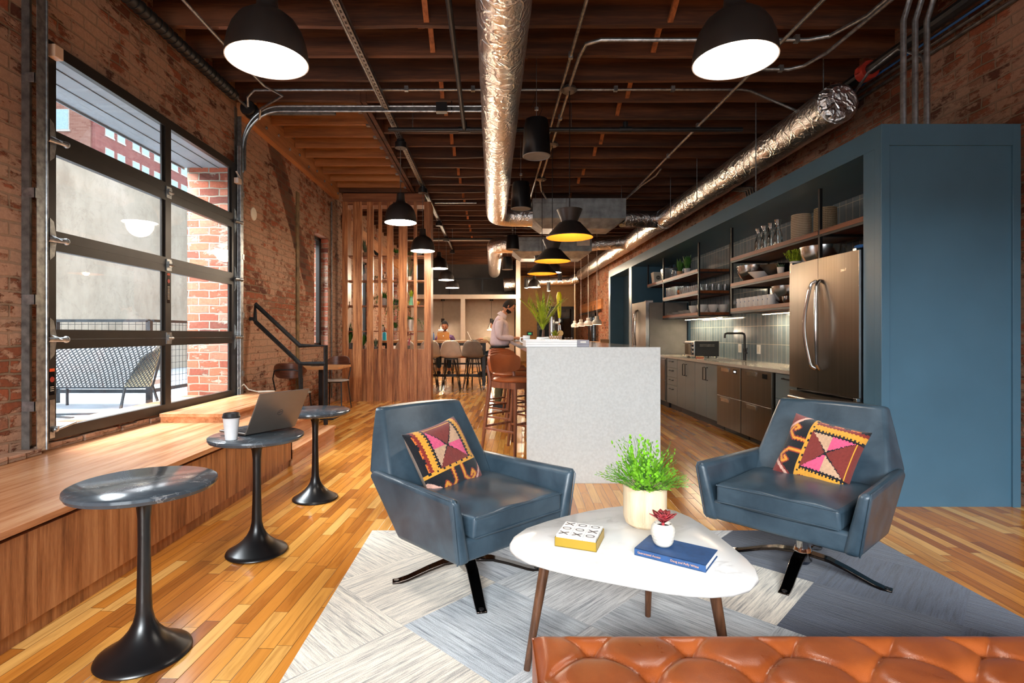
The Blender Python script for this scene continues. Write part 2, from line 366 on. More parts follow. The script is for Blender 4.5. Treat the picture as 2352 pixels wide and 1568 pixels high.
def rugmat(name):
    t = NT(name); at = t.n('Attribute', attribute_name='tint'); uv = t.n('TexCoord').outputs['UV']; sp = t.n('SeparateXYZ', {0: uv})
    m = t.n('Mapping', {0: uv, 3: (1.7, 48, 1)}).outputs[0]
    a = t.n('TexNoise', {'Vector': m, 'Scale': 1.0, 'Detail': 4.0, 'Roughness': 0.7}).outputs[0]
    m2 = t.n('Mapping', {0: uv, 3: (7, 130, 1)}).outputs[0]
    b = t.n('TexNoise', {'Vector': m2, 'Scale': 1.0, 'Detail': 3.0, 'Roughness': 0.7}).outputs[0]
    c = t.n('TexNoise', {'Vector': uv, 'Scale': 220.0, 'Detail': 2.0}).outputs[0]
    h = t.math('ADD', t.math('MULTIPLY', a, 0.5), t.math('MULTIPLY', b, 0.5))
    st = t.ramp(h, [(0.38, (0.34, 0.35, 0.38)), (0.46, (0.74, 0.74, 0.74)), (0.53, (1.05, 1.04, 1.02)), (0.62, (1.25, 1.24, 1.2))])
    cl = t.mix(t.n('Attribute', attribute_name='tint').outputs['Fac'], at.outputs[0], at.outputs[0])
    col = t.mix(0.9, cl, st, 'MULTIPLY'); col = t.mix(0.35, col, t.ramp(c, [(0.3, (0.6, 0.6, 0.6)), (0.7, (1.15, 1.15, 1.15))]), 'MULTIPLY')
    t.set(color=col, rough=0.97, spec=0.1, sheen=0.25, normal=t.bump(t.math('ADD', h, t.math('MULTIPLY', c, 0.35)), 0.9, 0.006)); return t.mat
def tile(name):
    t = NT(name); g = t.n('NewGeometry'); sp = t.n('SeparateXYZ', {0: g.outputs['Position']})
    p = t.n('CombineXYZ', {0: sp.outputs[1], 1: t.math('SUBTRACT', sp.outputs[2], 0.855), 2: 0.0}).outputs[0]
    br = t.n('TexBrick', {'Vector': p, 'Color1': S(104, 122, 134), 'Color2': S(126, 142, 152), 'Mortar': S(196, 196, 186), 'Scale': 1.0, 'Mortar Size': 0.0030,
                          'Mortar Smooth': 0.1, 'Brick Width': 0.098, 'Row Height': 0.235}, offset=0.0, offset_frequency=2)
    nz = t.n('TexNoise', {'Vector': p, 'Scale': 14.0, 'Detail': 3.0}).outputs[0]
    t.set(color=t.mix(0.3, br.outputs[0], t.ramp(nz, [(0.3, (0.6, 0.62, 0.62)), (0.7, (1, 1, 1))]), 'MULTIPLY'), rough=0.12, spec=0.6,
          normal=t.bump(t.math('SUBTRACT', t.math('MULTIPLY', nz, 0.25), br.outputs['Fac']), 0.25, 0.003)); return t.mat
def basket_mat(name, c0, c1):
    t = NT(name); c = t.co(kind='Object'); sp = t.n('SeparateXYZ', {0: c})
    ang = t.math('ARCTAN2', sp.outputs[1], sp.outputs[0])
    a = t.math('SINE', t.math('MULTIPLY', ang, 44.0)); b = t.math('SINE', t.math('MULTIPLY', sp.outputs[2], 360.0))
    h = t.math('MULTIPLY_ADD', t.math('MULTIPLY', a, b), 0.5, 0.5); h2 = t.math('MULTIPLY_ADD', b, 0.5, 0.5)
    m = t.math('ADD', t.math('MULTIPLY', h, 0.5), t.math('MULTIPLY', h2, 0.5))
    t.set(color=t.ramp(m, [(0.15, c0), (0.6, c1)]), rough=0.9, normal=t.bump(m, 0.9, 0.01)); return t.mat
M = {}
M['floor'] = planks('oak_strip_floor')
M['brick_l'] = brick('old_brick_with_plaster', 'y', plaster=0.68, band=True, pcol=S(198, 160, 134))
M['brick_r'] = brick('old_brick_right', 'y', plaster=0.58, pcol=S(178, 140, 116))
M['brick_x'] = brick('old_brick_across', 'x', plaster=0.3)
M['brick_jamb'] = brick('jamb_brick', 'x', bw=0.22, bh=0.085, plaster=0.25, cols=[S(112, 72, 66), S(178, 100, 78), S(196, 118, 92), S(190, 136, 118)], mortar=S(158, 150, 134), pcol=S(205, 190, 172))
M['joist'] = wood('dark_old_joist', [S(42, 24, 15), S(74, 43, 26), S(116, 72, 46)], 'x', 1.6, 0.75, 0.4)
M['pine'] = wood('orange_pine', [S(120, 70, 34), S(168, 108, 60), S(196, 136, 84)], 'x', 1.5, 0.6, 0.1)
M['pine_y'] = wood('pine_ledger', [S(128, 78, 44), S(172, 114, 70), S(196, 140, 92)], 'y', 1.5, 0.6, 0.1)
M['strut'] = wood('orange_bridging', [S(96, 52, 26), S(150, 86, 44), S(178, 110, 62)], 'z', 3, 0.7, 0.1)
M['deck'] = wood('ceiling_deck', [S(34, 20, 13), S(56, 34, 22), S(84, 54, 36)], 'y', 2.0, 0.85, 0.3)
M['walnut_v'] = wood('walnut_upright', [S(104, 60, 34), S(162, 104, 64), S(196, 140, 94)], 'z', 3.4, 0.36, 0.05, 9.0)
M['walnut_h'] = wood('walnut_level', [S(150, 92, 56), S(196, 136, 94), S(218, 168, 126)], 'y', 2.2, 0.26, 0.05, 6.0)
M['walnut_shelf'] = wood('walnut_shelf', [S(88, 42, 18), S(128, 66, 30), S(154, 84, 42)], 'y', 3.0, 0.42, 0.05, 6.0)
M['walnut_x'] = wood('walnut_cross', [S(88, 48, 28), S(138, 84, 52), S(164, 108, 70)], 'x', 2.6, 0.4, 0.05, 6.0)
M['walnut_leg'] = wood('walnut_leg', [S(48, 30, 20), S(84, 54, 36), S(118, 80, 56)], 'z', 6.0, 0.35, 0.05)
M['oak_top'] = wood('oak_table_top', [S(150, 100, 58), S(184, 132, 84), S(204, 156, 108)], 'x', 3.0, 0.35, 0.04)
M['stoolwood'] = wood('reddish_stool_wood', [S(80, 42, 26), S(120, 68, 44), S(148, 92, 64)], 'z', 4.0, 0.32, 0.04)
M['chairply'] = wood('dark_walnut_ply', [S(52, 26, 18), S(86, 46, 30), S(108, 62, 42)], 'x', 4.0, 0.35, 0.04)
M['black'] = plain('black_metal', S(24, 24, 26), 0.42, 0.0, 0.1)
M['blackgloss'] = plain('black_satin', S(16, 16, 18), 0.3, 0.0, 0.1)
M['frame_metal'] = plain('dark_bronze_frame', S(40, 37, 34), 0.4, 0.3, 0.1)
M['rail_metal'] = plain('raw_steel_rail', S(52, 56, 60), 0.45, 0.6, 0.2, 20)
M['galv'] = plain('galvanised_steel', S(168, 172, 174), 0.38, 0.9, 0.22, 26)
M['galv_dull'] = plain('dull_galvanised', S(120, 116, 112), 0.5, 0.7, 0.25, 18)
M['box_metal'] = plain('duct_sheet_metal', S(158, 168, 174), 0.42, 0.3, 0.2, 7)
M['foil'] = foil('foil_wrap'); M['foil2'] = foil('foil_wrap_rough', bs=1.5)
M['pipe_black'] = plain('black_pipe', S(30, 30, 32), 0.5, 0.1, 0.3, 14)
M['red'] = plain('red_coupling', S(170, 50, 36), 0.5); M['blue_cable'] = plain('blue_cable', S(40, 96, 160), 0.5)
M['shade'] = plain('dark_lamp_enamel', S(44, 40, 38), 0.42, 0.1, 0.08)
M['shade_in'] = plain('white_lamp_inside', S(245, 243, 238), 0.5)
M['gold_in'] = plain('gold_lamp_inside', S(222, 138, 48), 0.4, 0.3)
M['lamp_glow'] = emit('lamp_diffuser', (1.0, 0.91, 0.80, 1), 34.0); M['bulb'] = emit('warm_bulb', (1.0, 0.74, 0.38, 1), 26.0)
M['led'] = emit('led_strip', (1.0, 0.80, 0.52, 1), 95.0); M['booth_glow'] = emit('booth_lamp_glow', (1.0, 0.85, 0.62, 1), 8.0)
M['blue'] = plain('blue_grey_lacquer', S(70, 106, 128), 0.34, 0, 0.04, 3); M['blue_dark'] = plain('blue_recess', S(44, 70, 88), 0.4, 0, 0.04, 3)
M['cab'] = plain('cabinet_paint', S(98, 112, 118), 0.3, 0, 0.04, 3); M['toe'] = plain('toe_kick', S(32, 36, 42), 0.5)
M['ctop'] = plain('quartz_counter', S(186, 180, 170), 0.16, 0, 0.06, 60); M['tile'] = tile('stacked_grey_tiles')
M['island'] = plain('terrazzo_quartz', S(196, 200, 200), 0.3, 0, 0.05, 55); M['island_top'] = plain('island_counter', S(172, 172, 168), 0.08, 0, 0.05, 55)
def steel(name, col, along='z', rough=0.28):
    t = NT(name); k = {'z': (60, 60, 0.6), 'y': (60, 0.6, 60)}[along]; nz = t.n('TexNoise', {'Vector': t.co(scale=k), 'Scale': 1.0, 'Detail': 3.0}).outputs[0]
    t.set(color=t.ramp(nz, [(0.3, tuple(x*0.85 for x in col[:3])), (0.7, col)]), metal=1.0, rough=rough, normal=t.bump(nz, 0.05, 0.001)); return t.mat
M['steel'] = steel('brushed_steel', S(128, 118, 108)); M['steel_lite'] = steel('bright_steel', S(205, 205, 205), 'z', 0.2); M['chrome'] = plain('chrome', S(190, 186, 182), 0.08, 1.0, 0.02)
M['darkchrome'] = plain('dark_chrome', S(70, 62, 58), 0.08, 1.0, 0.03)
M['leather_b'] = leather('blue_leather', S(40, 56, 68), S(66, 84, 97), 0.32); M['leather_t'] = leather('tan_leather', S(120, 55, 23), S(162, 83, 38), 0.30, 5.0)
M['leather_s'] = leather('stool_leather', S(150, 78, 42), S(174, 96, 54), 0.4, 5.0)
M['marble'] = marble('white_marble', S(232, 230, 228), S(160, 152, 146), 2.3, 0.16, 0.03, 0.5); M['marble_k'] = marble('black_marble', S(58, 66, 74), S(176, 180, 184), 3.2, 0.14, 0.012, 0.75, S(84, 94, 102))
M['white'] = plain('white_paint', S(232, 230, 226), 0.5, 0, 0.02); M['white_g'] = plain('white_gloss', S(240, 240, 240), 0.2, 0, 0.02); M['cream'] = plain('cream_ceramic', S(222, 216, 202), 0.45, 0, 0.05)
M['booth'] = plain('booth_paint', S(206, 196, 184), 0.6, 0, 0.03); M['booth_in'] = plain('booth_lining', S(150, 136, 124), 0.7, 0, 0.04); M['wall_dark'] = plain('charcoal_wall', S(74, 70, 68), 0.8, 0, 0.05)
M['wall_tan'] = plain('warm_plaster', S(206, 166, 116), 0.8, 0, 0.04); M['concrete'] = None
M['gold'] = plain('gold_tray', S(180, 148, 50), 0.4, 0.4, 0.04); M['ink'] = plain('dark_print', S(44, 26, 22), 0.6); M['navy'] = plain('navy_bookcloth', S(36, 76, 126), 0.6, 0, 0.1, 40, 0.1)
M['paper'] = plain('paper', S(236, 232, 222), 0.8); M['copper'] = plain('copper_print', S(232, 176, 140), 0.4, 0.3)
M['lid'] = plain('black_cup_lid', S(32, 33, 36), 0.4); M['papercup'] = plain('paper_cup', S(226, 230, 234), 0.55)
M['lap'] = plain('laptop_shell', S(150, 140, 132), 0.38, 0.75, 0.03); M['lapdark'] = plain('laptop_inner', S(40, 42, 48), 0.5); M['lapgold'] = plain('gold_laptop', S(214, 178, 128), 0.35, 0.5)
M['screen'] = plain('dark_screen', S(14, 16, 20), 0.15)
M['fern'] = plain('fern_green', S(132, 200, 44), 0.55, 0, 0.3, 30); M['leaf'] = plain('leaf_green', S(62, 122, 44), 0.5, 0, 0.25, 20); M['leaf2'] = plain('yellow_green', S(160, 184, 40), 0.5, 0, 0.25, 20)
M['palm'] = plain('palm_green', S(160, 176, 36), 0.5, 0, 0.35, 12); M['leaf_grey'] = plain('grey_green', S(96, 122, 98), 0.6, 0, 0.2, 20); M['succ'] = plain('red_succulent', S(170, 60, 66), 0.35, 0, 0.5, 45)
M['soil'] = plain('soil', S(40, 28, 20), 0.95); M['birch'] = wood('pale_wood_pot', [S(204, 176, 140), S(226, 202, 168), S(236, 218, 190)], 'z', 5, 0.55, 0.05)
M['terra'] = plain('tan_pot', S(190, 150, 112), 0.7); M['mint'] = plain('mint_vase', S(126, 198, 160), 0.3); M['teal'] = plain('teal_bottle', S(24, 150, 176), 0.35); M['brass'] = plain('brass', S(212, 160, 60), 0.3, 0.9)
M['grey_pot'] = plain('grey_planter', S(120, 118, 116), 0.7); M['yellow'] = plain('yellow_handle', S(226, 226, 20), 0.35); M['pink'] = plain('pink_flower', S(220, 130, 150), 0.6)
M['seatgrey'] = plain('grey_seat', S(140, 132, 124), 0.7); M['shell'] = plain('taupe_shell', S(220, 206, 192), 0.45); M['shell2'] = plain('grey_shell', S(130, 120, 112), 0.45); M['orange_seat'] = plain('orange_pad', S(186, 104, 56), 0.5)
M['glassp'] = glass('window_glass', gloss=0.25, refl=0.02); M['glassware'] = glass('drinking_glass', (0.90, 0.93, 0.93, 1), 1.3, 0.16); M['darkglass'] = glass('smoky_glass', (0.35, 0.38, 0.38, 1), 1.2, 0.12)
M['skin'] = plain('skin', S(206, 142, 108), 0.5, 0, 0.06, 12); M['hair'] = plain('dark_hair', S(30, 21, 18), 0.85, 0, 0.3, 60); M['shirt'] = plain('pale_pink_shirt', S(222, 206, 216), 0.8, 0, 0.04, 20, 0.15)
M['plaid'] = None; M['khaki'] = plain('olive_trousers', S(96, 100, 76), 0.85, 0, 0.08, 20, 0.15); M['shoe'] = plain('dark_shoe', S(48, 54, 60), 0.7); M['knit'] = plain('cream_knit', S(214, 196, 160), 0.9, 0, 0.1, 60, 0.2)
M['basket'] = basket_mat('pale_basket_weave', S(120, 96, 74), S(222, 200, 172)); M['basket2'] = basket_mat('tan_basket_weave', S(96, 76, 56), S(188, 164, 130))
M['pillow'] = tint_mat('kilim_weave', 0.92, 0.5, 0.2); M['pillowback'] = plain('pillow_back', S(170, 150, 136), 0.9); M['rug'] = rugmat('carpet_tile_pile')
def plaid():
    t = NT('purple_plaid'); c = t.co(scale=(1, 1, 1)); b = t.n('TexChecker', {'Vector': c, 'Scale': 46.0, 'Color1': S(70, 40, 84), 'Color2': S(104, 66, 112)}); t.set(color=b.outputs[0], rough=0.85); return t.mat
M['plaid'] = plaid()
def conc():
    t = NT('stained_concrete'); g = t.n('NewGeometry').outputs['Position']; a = t.n('TexNoise', {'Vector': t.n('Mapping', {0: g, 3: (1, 0.9, 0.5)}).outputs[0], 'Scale': 1.2, 'Detail': 8.0, 'Roughness': 0.62}).outputs[0]
    cr = t.n('TexNoise', {'Vector': g, 'Scale': 1.6, 'Detail': 9.0, 'Roughness': 0.7, 'Distortion': 0.6}).outputs[0]
    v = t.n('MapRange', {0: t.math('ABSOLUTE', t.math('SUBTRACT', cr, 0.52)), 1: 0.0, 2: 0.008, 3: 0.35, 4: 0.0}).outputs[0]
    t.set(color=t.mix(v, t.ramp(a, [(0.3, S(140, 134, 122)), (0.5, S(172, 168, 156)), (0.7, S(190, 186, 176))]), S(96, 88, 76)), rough=0.95, normal=t.bump(a, 0.4, 0.02)); return t.mat
M['concrete'] = conc(); M['deckout'] = plain('patio_deck', S(176, 186, 196), 0.7, 0, 0.06, 4); M['soffit'] = plain('grey_soffit', S(132, 140, 146), 0.6, 0, 0.05, 3)
M['facade'] = brick('facade_brick', 'y', bw=0.5, bh=0.16, plaster=0.0, cols=[S(150, 86, 84), S(164, 96, 92), S(172, 104, 100), S(180, 116, 110)], mortar=S(170, 120, 112))
M['facade2'] = brick('facade_front_brick', 'x', bw=0.5, bh=0.16, plaster=0.0, cols=[S(170, 122, 110), S(180, 132, 118), S(186, 140, 126), S(190, 146, 132)], mortar=S(186, 150, 138))
M['facade3'] = plain('red_painted_base', S(206, 104, 92), 0.8); M['winpane'] = plain('pale_window', S(176, 206, 214), 0.2); M['winframe'] = plain('stone_sill', S(216, 206, 198), 0.7)
# ================================================================ the room
XL, XR, YF, YB, ZJ = -2.86, 3.76, -3.0, 24.0, 3.82
struct('floor', MB().box(-3.3, 4.0, YF-0.3, YB+0.2, -0.12, 0.0), M['floor'], smooth=False)
mb = MB()
def wall_x(mb, x0, x1, y0, y1, z0, z1, holes):
    y = y0
    for (a, b, c, d) in holes:
        mb.box(x0, x1, y, a, z0, z1); mb.box(x0, x1, a, b, z0, c); mb.box(x0, x1, a, b, d, z1); y = b
    mb.box(x0, x1, y, y1, z0, z1)
WIN = [(3.45, 5.84, 0.555, 3.05), (8.62, 9.38, 1.02, 2.88), (11.75, 12.75, 1.02, 2.9), (15.0, 16.2, 1.02, 2.9)]
wall_x(mb, XL-0.46, XL, YF-0.3, YB+0.2, 0, 4.2, WIN)
struct('wall_left', mb, M['brick_l'], smooth=False)
mb = MB()     # the brick reveals of the openings, seen through the glass
for a, b, c, d in WIN:
    mb.box(XL-0.455, XL-0.012, b-0.012, b+0.001, c, d); mb.box(XL-0.455, XL-0.012, a-0.001, a+0.012, c, d)
struct('trim_1', mb, M['brick_jamb'], smooth=False)
struct('trim_2', MB().box(XL-0.50, XL-0.012, 3.45, 5.84, 3.03, 3.052).box(XL-0.5, XL-0.49, 3.45, 5.84, 3.01, 3.04).box(XL-0.3, XL-0.292, 3.45, 5.84, 3.022, 3.032).box(XL-0.12, XL-0.112, 3.45, 5.84, 3.022, 3.032), M['soffit'], smooth=False)
struct('wall_right', MB().box(XR, XR+0.25, YF-0.3, YB+0.2, 0, 4.2).box(XR-0.05, XR, 1.9, 2.3, 0, 4.2), M['brick_r'], smooth=False)
struct('wall_back', MB().box(XL, XR, YB, YB+0.2, 0, 4.2), M['wall_tan'], smooth=False)
mb = MB()
for x0, x1, z0, z1 in [(XL, -2.5, 0, 4.2), (0.2, 0.75, 0, 4.2), (3.25, XR, 0, 4.2), (-2.5, 0.2, 0, 0.35), (-2.5, 0.2, 3.3, 4.2), (0.75, 3.25, 0, 0.35), (0.75, 3.25, 3.3, 4.2)]:
    mb.box(x0, x1, YF-0.3, YF, z0, z1)
struct('wall_front', mb, M['brick_x'], smooth=False)
for i, (x0, x1) in enumerate([(-2.5, 0.2), (0.75, 3.25)]):
    m = MB(); xm = (x0+x1)/2
    for bx in [(x0, x0+.06), (x1-.06, x1), (xm-.03, xm+.03)]: m.box(bx[0], bx[1], YF-.2, YF-.14, .35, 3.3)
    for bz in [(.35, .42), (2.5, 2.56), (3.23, 3.3)]: m.box(x0, x1, YF-.2, YF-.14, bz[0], bz[1])
    wf = struct('window_%d' % (i+5), m, M['frame_metal'], smooth=False)
    MB().box(x0+.05, x1-.05, YF-.175, YF-.17, .4, 3.25).build('pane', M['glassp'], wf, smooth=False)
# side windows along the left wall
for i, (a, b, c, d) in enumerate(WIN[1:]):
    m = MB(); x = XL-0.16; h = 0.05
    m.box(x-.03, x+.03, a, a+h, c, d).box(x-.03, x+.03, b-h-.06, b, c, d).box(x-.03, x+.03, a, b, c, c+h).box(x-.03, x+.03, a, b, d-h, d)
    wf = struct('window_%d' % (i+1), m, M['frame_metal'], smooth=False)
    MB().box(x-.004, x+.004, a+.04, b-.04, c+.04, d-.04).build('pane', M['glassp'], wf, smooth=False)
# ceiling: deck and joists
ceil = struct('ceiling', MB().box(XL-.4, XR+.25, YF-.3, YB+.2, 4.12, 4.24), M['deck'], smooth=False)
ys = [4.54 + 0.482*k for k in range(-15, 41)]
PX0, PX1, PY0, PY1 = XL, -1.46, 6.15, 9.72
for k, y in enumerate(ys):
    if y > YB: break
    x0 = XL+0.001
    if PY0 < y < PY1: x0 = -1.40
    m = MB(); n = 12; rnd = random.Random(k); r = [ZJ + rnd.uniform(-.008, .008) for _ in range(n+1)]; t = 0.052 + rnd.uniform(-.006, .008)
    for j in range(n):
        xa = x0 + (XR-.001-x0)*j/n; xb = x0 + (XR-.001-x0)*(j+1)/n
        m.hexa([(xa, y-t/2, r[j]), (xb, y-t/2, r[j+1]), (xb, y+t/2, r[j+1]), (xa, y+t/2, r[j])], [(xa, y-t/2, 4.12), (xb, y-t/2, 4.12), (xb, y+t/2, 4.12), (xa, y+t/2, 4.12)])
    struct('joist', m, M['joist'], ceil, smooth=False)
yy = 6.33
while yy < PY1-.05:
    struct('joist', MB().box(XL+.09, -1.52, yy-.02, yy+.02, ZJ+.03, 4.115), M['pine'], ceil, smooth=False); 
    struct('joist_hanger', MB().box(-1.58, -1.525, yy-.028, yy+.028, ZJ+.012, ZJ+.035).box(-1.53, -1.518, yy-.028, yy+.028, ZJ+.01, 4.05), M['galv'], ceil, smooth=False)
    yy += 0.41
struct('header_beam', MB().box(-1.515, -1.465, PY0-.2, PY1+.1, ZJ-.02, 4.11).box(-1.45, -1.40, PY0-.2, PY1+.1, ZJ-.02, 4.11), M['joist'], ceil, smooth=False)
led = struct('ledger_board', MB().box(XL, XL+.085, 6.0, PY1, ZJ-.16, ZJ+.1).box(XL+.06, XL+.09, 6.0, PY1, ZJ+.1, ZJ+.13), M['pine_y'], ceil, smooth=False)
m = MB()
for k in range(10): m.cyl((XL+.085, 6.2+k*.38, ZJ-.02 - .05*(k % 2)), (XL+.1, 6.2+k*.38, ZJ-.02-.05*(k % 2)), .02, seg=8)
struct('bolt', m, M['galv'], led)
struct('ledger_board', MB().box(XL, XL+.06, 10.2, 18.6, ZJ-.62, ZJ-.34), M['pine_y'], ceil, smooth=False)
for X in (1.47, -0.58):
    for k in range(len(ys)-1):
        ya, yb = ys[k]+.03, ys[k+1]-.03
        if ya < 2.2 or yb > 15: continue
        s = 1 if k % 2 else -1
        m = MB(); m.beam((X-.03, ya, ZJ+.02), (X-.03, yb, 4.1), .045, .03); 
        if k % 3 != 1: m.beam((X+.03, yb, ZJ+.03), (X+.03, ya, 4.1), .045, .03)
        struct('bridging_strut', m, M['strut'], ceil, smooth=False)

# ---------------------------------------------------------------- garage door on the left wall
gd = thing('garage_door', 'black framed glass sectional garage door in the brick wall beside the wooden bench', 'garage door', (XL, 4.72, .53))
KD = .985; zk = lambda z: 1.22+(z-1.22)*KD
Y0, Y1, Z0, Z1, X0, X1 = 3.40, 5.91, zk(.53), zk(3.12), XL+.004, XL+.044
rails = [(Z0, zk(.605)), (zk(1.12), zk(1.25)), (zk(1.765), zk(1.895)), (zk(2.395), zk(2.55)), (zk(3.043), Z1)]
for i in range(4):
    a = rails[i][0] if i == 0 else (rails[i][0]+rails[i][1])/2+.0004; b = rails[i+1][1] if i == 3 else (rails[i+1][0]+rails[i+1][1])/2-.0004
    m = MB(); za, zb = rails[i][1], rails[i+1][0]
    m.box(X0, X1, Y0, Y1, a, za).box(X0, X1, Y0, Y1, zb, b)
    m.box(X0, X1, Y0, 3.46, za, zb).box(X0, X1, 5.80, Y1, za, zb).box(X0, X1, 4.62, 4.70, za, zb)
    m.box(X0+.010, X0+.024, 5.765, 5.80, za, zb).box(X0+.010, X0+.024, 4.592, 4.62, za, zb)
    s = m.build('door_section', M['frame_metal'], gd, world=True, smooth=False)
    MB().box(X0+.015, X0+.020, 3.45, 5.81, za-.005, zb+.005).build('pane', M['glassp'], s, world=True, smooth=False)
def hinge(y, z, big):
    m = MB()
    if big:
        m.prism_x([(y-.0, z-.13), (y+.035, z-.1), (y+.05, z-.02), (y+.05, z+.03), (y+.03, z+.12), (y-.0, z+.14)], X1, X1+.006)
        m.cyl((X1+.02, y-.03, z), (X1+.05, y+.07, z), .016, seg=10); m.ball((X1+.045, y+.08, z), .022, seg=10, rg=6); m.beam((X1, y+.02, z+.03), (X1+.05, y+.05, z), .05, .006)
    else:
        m.box(X1, X1+.008, y-.035, y+.035, z-.05, z+.05); m.cyl((X1+.015, y-.03, z), (X1+.015, y+.045, z), .012, seg=8); m.box(X1+.008, X1+.022, y-.02, y+.02, z-.02, z+.03)
    m.build('hinge', M['galv'], gd, world=True)
for z in (1.185, 1.82, 2.45): hinge(3.405, z, True); hinge(4.66, z, False); hinge(5.85, z, True)
def label_plate(y, z0, z1, wd, nm='warning_label'):
    o = MB().box(X1, X1+.002, y-wd/2, y+wd/2, z0, z1).build(nm, M['screen'], gd, world=True, smooth=False)
    MB().box(X1+.002, X1+.003, y-wd/2, y+wd/2, z1-.02, z1).build('orange_band', plain('orange_print', S(220, 84, 30)), o, world=True, smooth=False)
    MB().lathe([(0.0, 0), (.018, 0)], (0, 0, 0), 16).move(Matrix.Translation((X1+.0035, y, z1-.07)) @ Matrix.Rotation(pi/2, 4, 'Y')).build('warning_ring', M['red'], o, world=True)
    m = MB(); z = z1-.12
    while z > z0+.02: m.box(X1+.002, X1+.003, y-wd/2+.006, y+wd/2-.006, z, z+.004); z -= .012
    m.build('print_line', M['paper'], o, world=True, smooth=False)
label_plate(3.425, .83, 1.0, .04); label_plate(4.66, 1.49, 1.75, .04)
lk = MB().box(X1, X1+.005, 3.405, 3.445, .555, .8).cyl((X1, 3.42, .62), (X1+.04, 3.43, .62), .012, seg=10).cyl((X1+.02, 3.41, .6), (X1+.05, 3.56, .635), .007, seg=8)
lk.ball((X1+.02, 3.43, .61), .02, seg=10, rg=6)
lk.build('lock_bolt', M['galv'], gd, world=True)
MB().box(X1, X1+.05, 3.39, 3.46, 2.98, 3.06).build('top_bracket', plain('light_bracket_block', S(206, 176, 150)), gd, world=True, bevel=.004)
MB().box(X1, X1+.05, 5.84, 5.92, 2.87, 2.93).beam((X1+.02, 5.85, 3.0), (X1+.04, 5.9, 2.94), .02, .01).build('top_bracket', plain('light_bracket_block2', S(206, 186, 170)), gd, world=True, bevel=.004)
# tracks
def jamb_track(yy, name_label, near):
    t = thing('door_track', name_label, 'track', (XL, yy, .53))
    s = -1 if near else 1
    m = MB(); a, b = sorted((yy-s*.0, yy+s*.065)); m.box(XL+.001, XL+.006, a, b, .5, 3.75); c_ = yy+s*.065; m.box(XL+.001, XL+.05, min(c_, c_+s*.004), max(c_, c_+s*.004), .5, 3.75); m.build('jamb_angle', M['galv_dull'], t, world=True, smooth=False)
    a, b = sorted((yy+s*.05, yy-s*.022)); m = MB(); m.box(XL+.076, XL+.080, a, b, .5, 3.3).box(XL+.05, XL+.08, min(yy-s*.022, yy-s*.026), max(yy-s*.022, yy-s*.026), .5, 3.3).tube([(XL+.080, yy-s*.022, .5), (XL+.080, yy-s*.022, 3.3)], .007, 8).tube([(XL+.05, yy-s*.024, .5), (XL+.05, yy-s*.024, 3.3)], .006, 8)
    m.build('roller_channel', M['galv'], t, world=True, smooth=False)
    for z in (.75, 1.4, 2.05, 2.75, 3.3): a, b = sorted((yy+s*.03, yy+s*.07)); MB().box(XL+.005, XL+.084, min(yy+s*.066, yy+s*.07), max(yy+s*.066, yy+s*.07), z, z+.06).box(XL+.080, XL+.084, a, b, z, z+.06).build('bracket', M['galv'], t, world=True, smooth=False)
    return t
tn = jamb_track(3.322, 'vertical galvanised track left of the garage door glass', True)
m = MB()
for z, s_ in ((1.02, 'GLASS'), (2.6, 'GLASS'), (2.15, 'GLASS'), (1.55, 'GLASS')):
    q = MB().box(XL+.006, XL+.0075, 3.27, 3.30, z, z+.14).build('sticker', M['paper'], tn, world=True, smooth=False)
    text_obj('lettering', s_, .03, M['red'], q, chain_matrix(tn).inverted() @ frame((XL+.0078, 3.285, z+.015), (0, 0, 1), (0, -1, 0)), .0004)
tf = jamb_track(5.94, 'vertical galvanised track right of the garage door glass', False)
zt = 3.735; pts = [(XL+.08, 5.98, 3.05)] + arc((XL+.08+.42, 5.98, zt-.42), .42, 180, 90, 12) + [(-.1, 5.98, zt)]
gt = thing('overhead_track', 'curved steel track running from the garage door under the joists', 'track', (XL+.08, 5.98, 3.0))
MB().tube([Vector(p)+Vector((0, 0, .028)) for p in pts], .013, 8).tube([Vector(p)+Vector((0, 0, -.028)) for p in pts], .013, 8).build('rail_lip', M['galv'], gt, world=True)
mm = MB()
for i in range(len(pts)-1): mm.beam(Vector(pts[i])+Vector((0, .012, 0)), Vector(pts[i+1])+Vector((0, .012, 0)), .004, .056, (0, 1, 0.001) if False else (0, 0, 1))
mm2 = MB()
for i in range(len(pts)-1):
    a, b = Vector(pts[i]), Vector(pts[i+1]); d = (b-a).normalized(); n = Vector((-d.z, 0, d.x)) * .03
    mm2.add([a-n+Vector((0, .01, 0)), b-n+Vector((0, .01, 0)), b+n+Vector((0, .01, 0)), a+n+Vector((0, .01, 0)), a-n+Vector((0, .014, 0)), b-n+Vector((0, .014, 0)), b+n+Vector((0, .014, 0)), a+n+Vector((0, .014, 0))], [(0,3,2,1),(4,5,6,7),(0,1,5,4),(2,3,7,6)])
mm2.build('rail_web', M['galv_dull'], gt, world=True)
MB().box(XL+.1, XL+1.1, 6.0, 6.04, zt-.05, zt-.01).build('angle_brace', M['galv_dull'], gt, world=True, smooth=False)
MB().box(-.62, -.5, 5.92, 6.0, zt-.05, zt+.05).cyl((-.45, 5.98, 4.1), (-.45, 5.98, zt-.05), .006, seg=6).build('end_stop', M['black'], gt, world=True)
sp = thing('torsion_spring', 'black coiled spring bar above the garage door opening', 'spring', (XL+.14, 4.6, 3.72))
pp = []; xs, zs = XL+.16, 3.72
MB().tube([(xs, 1.2, zs), (xs, 5.62, zs)], .05, 14).build('coil', M['pipe_black'], sp, world=True)
m = MB(); y = 1.3
while y < 5.6: m.tube([(xs+.053*cos(a), y, zs+.053*sin(a)) for a in [2*pi*q/12 for q in range(12)]], .004, 5, closed=True); y += .07
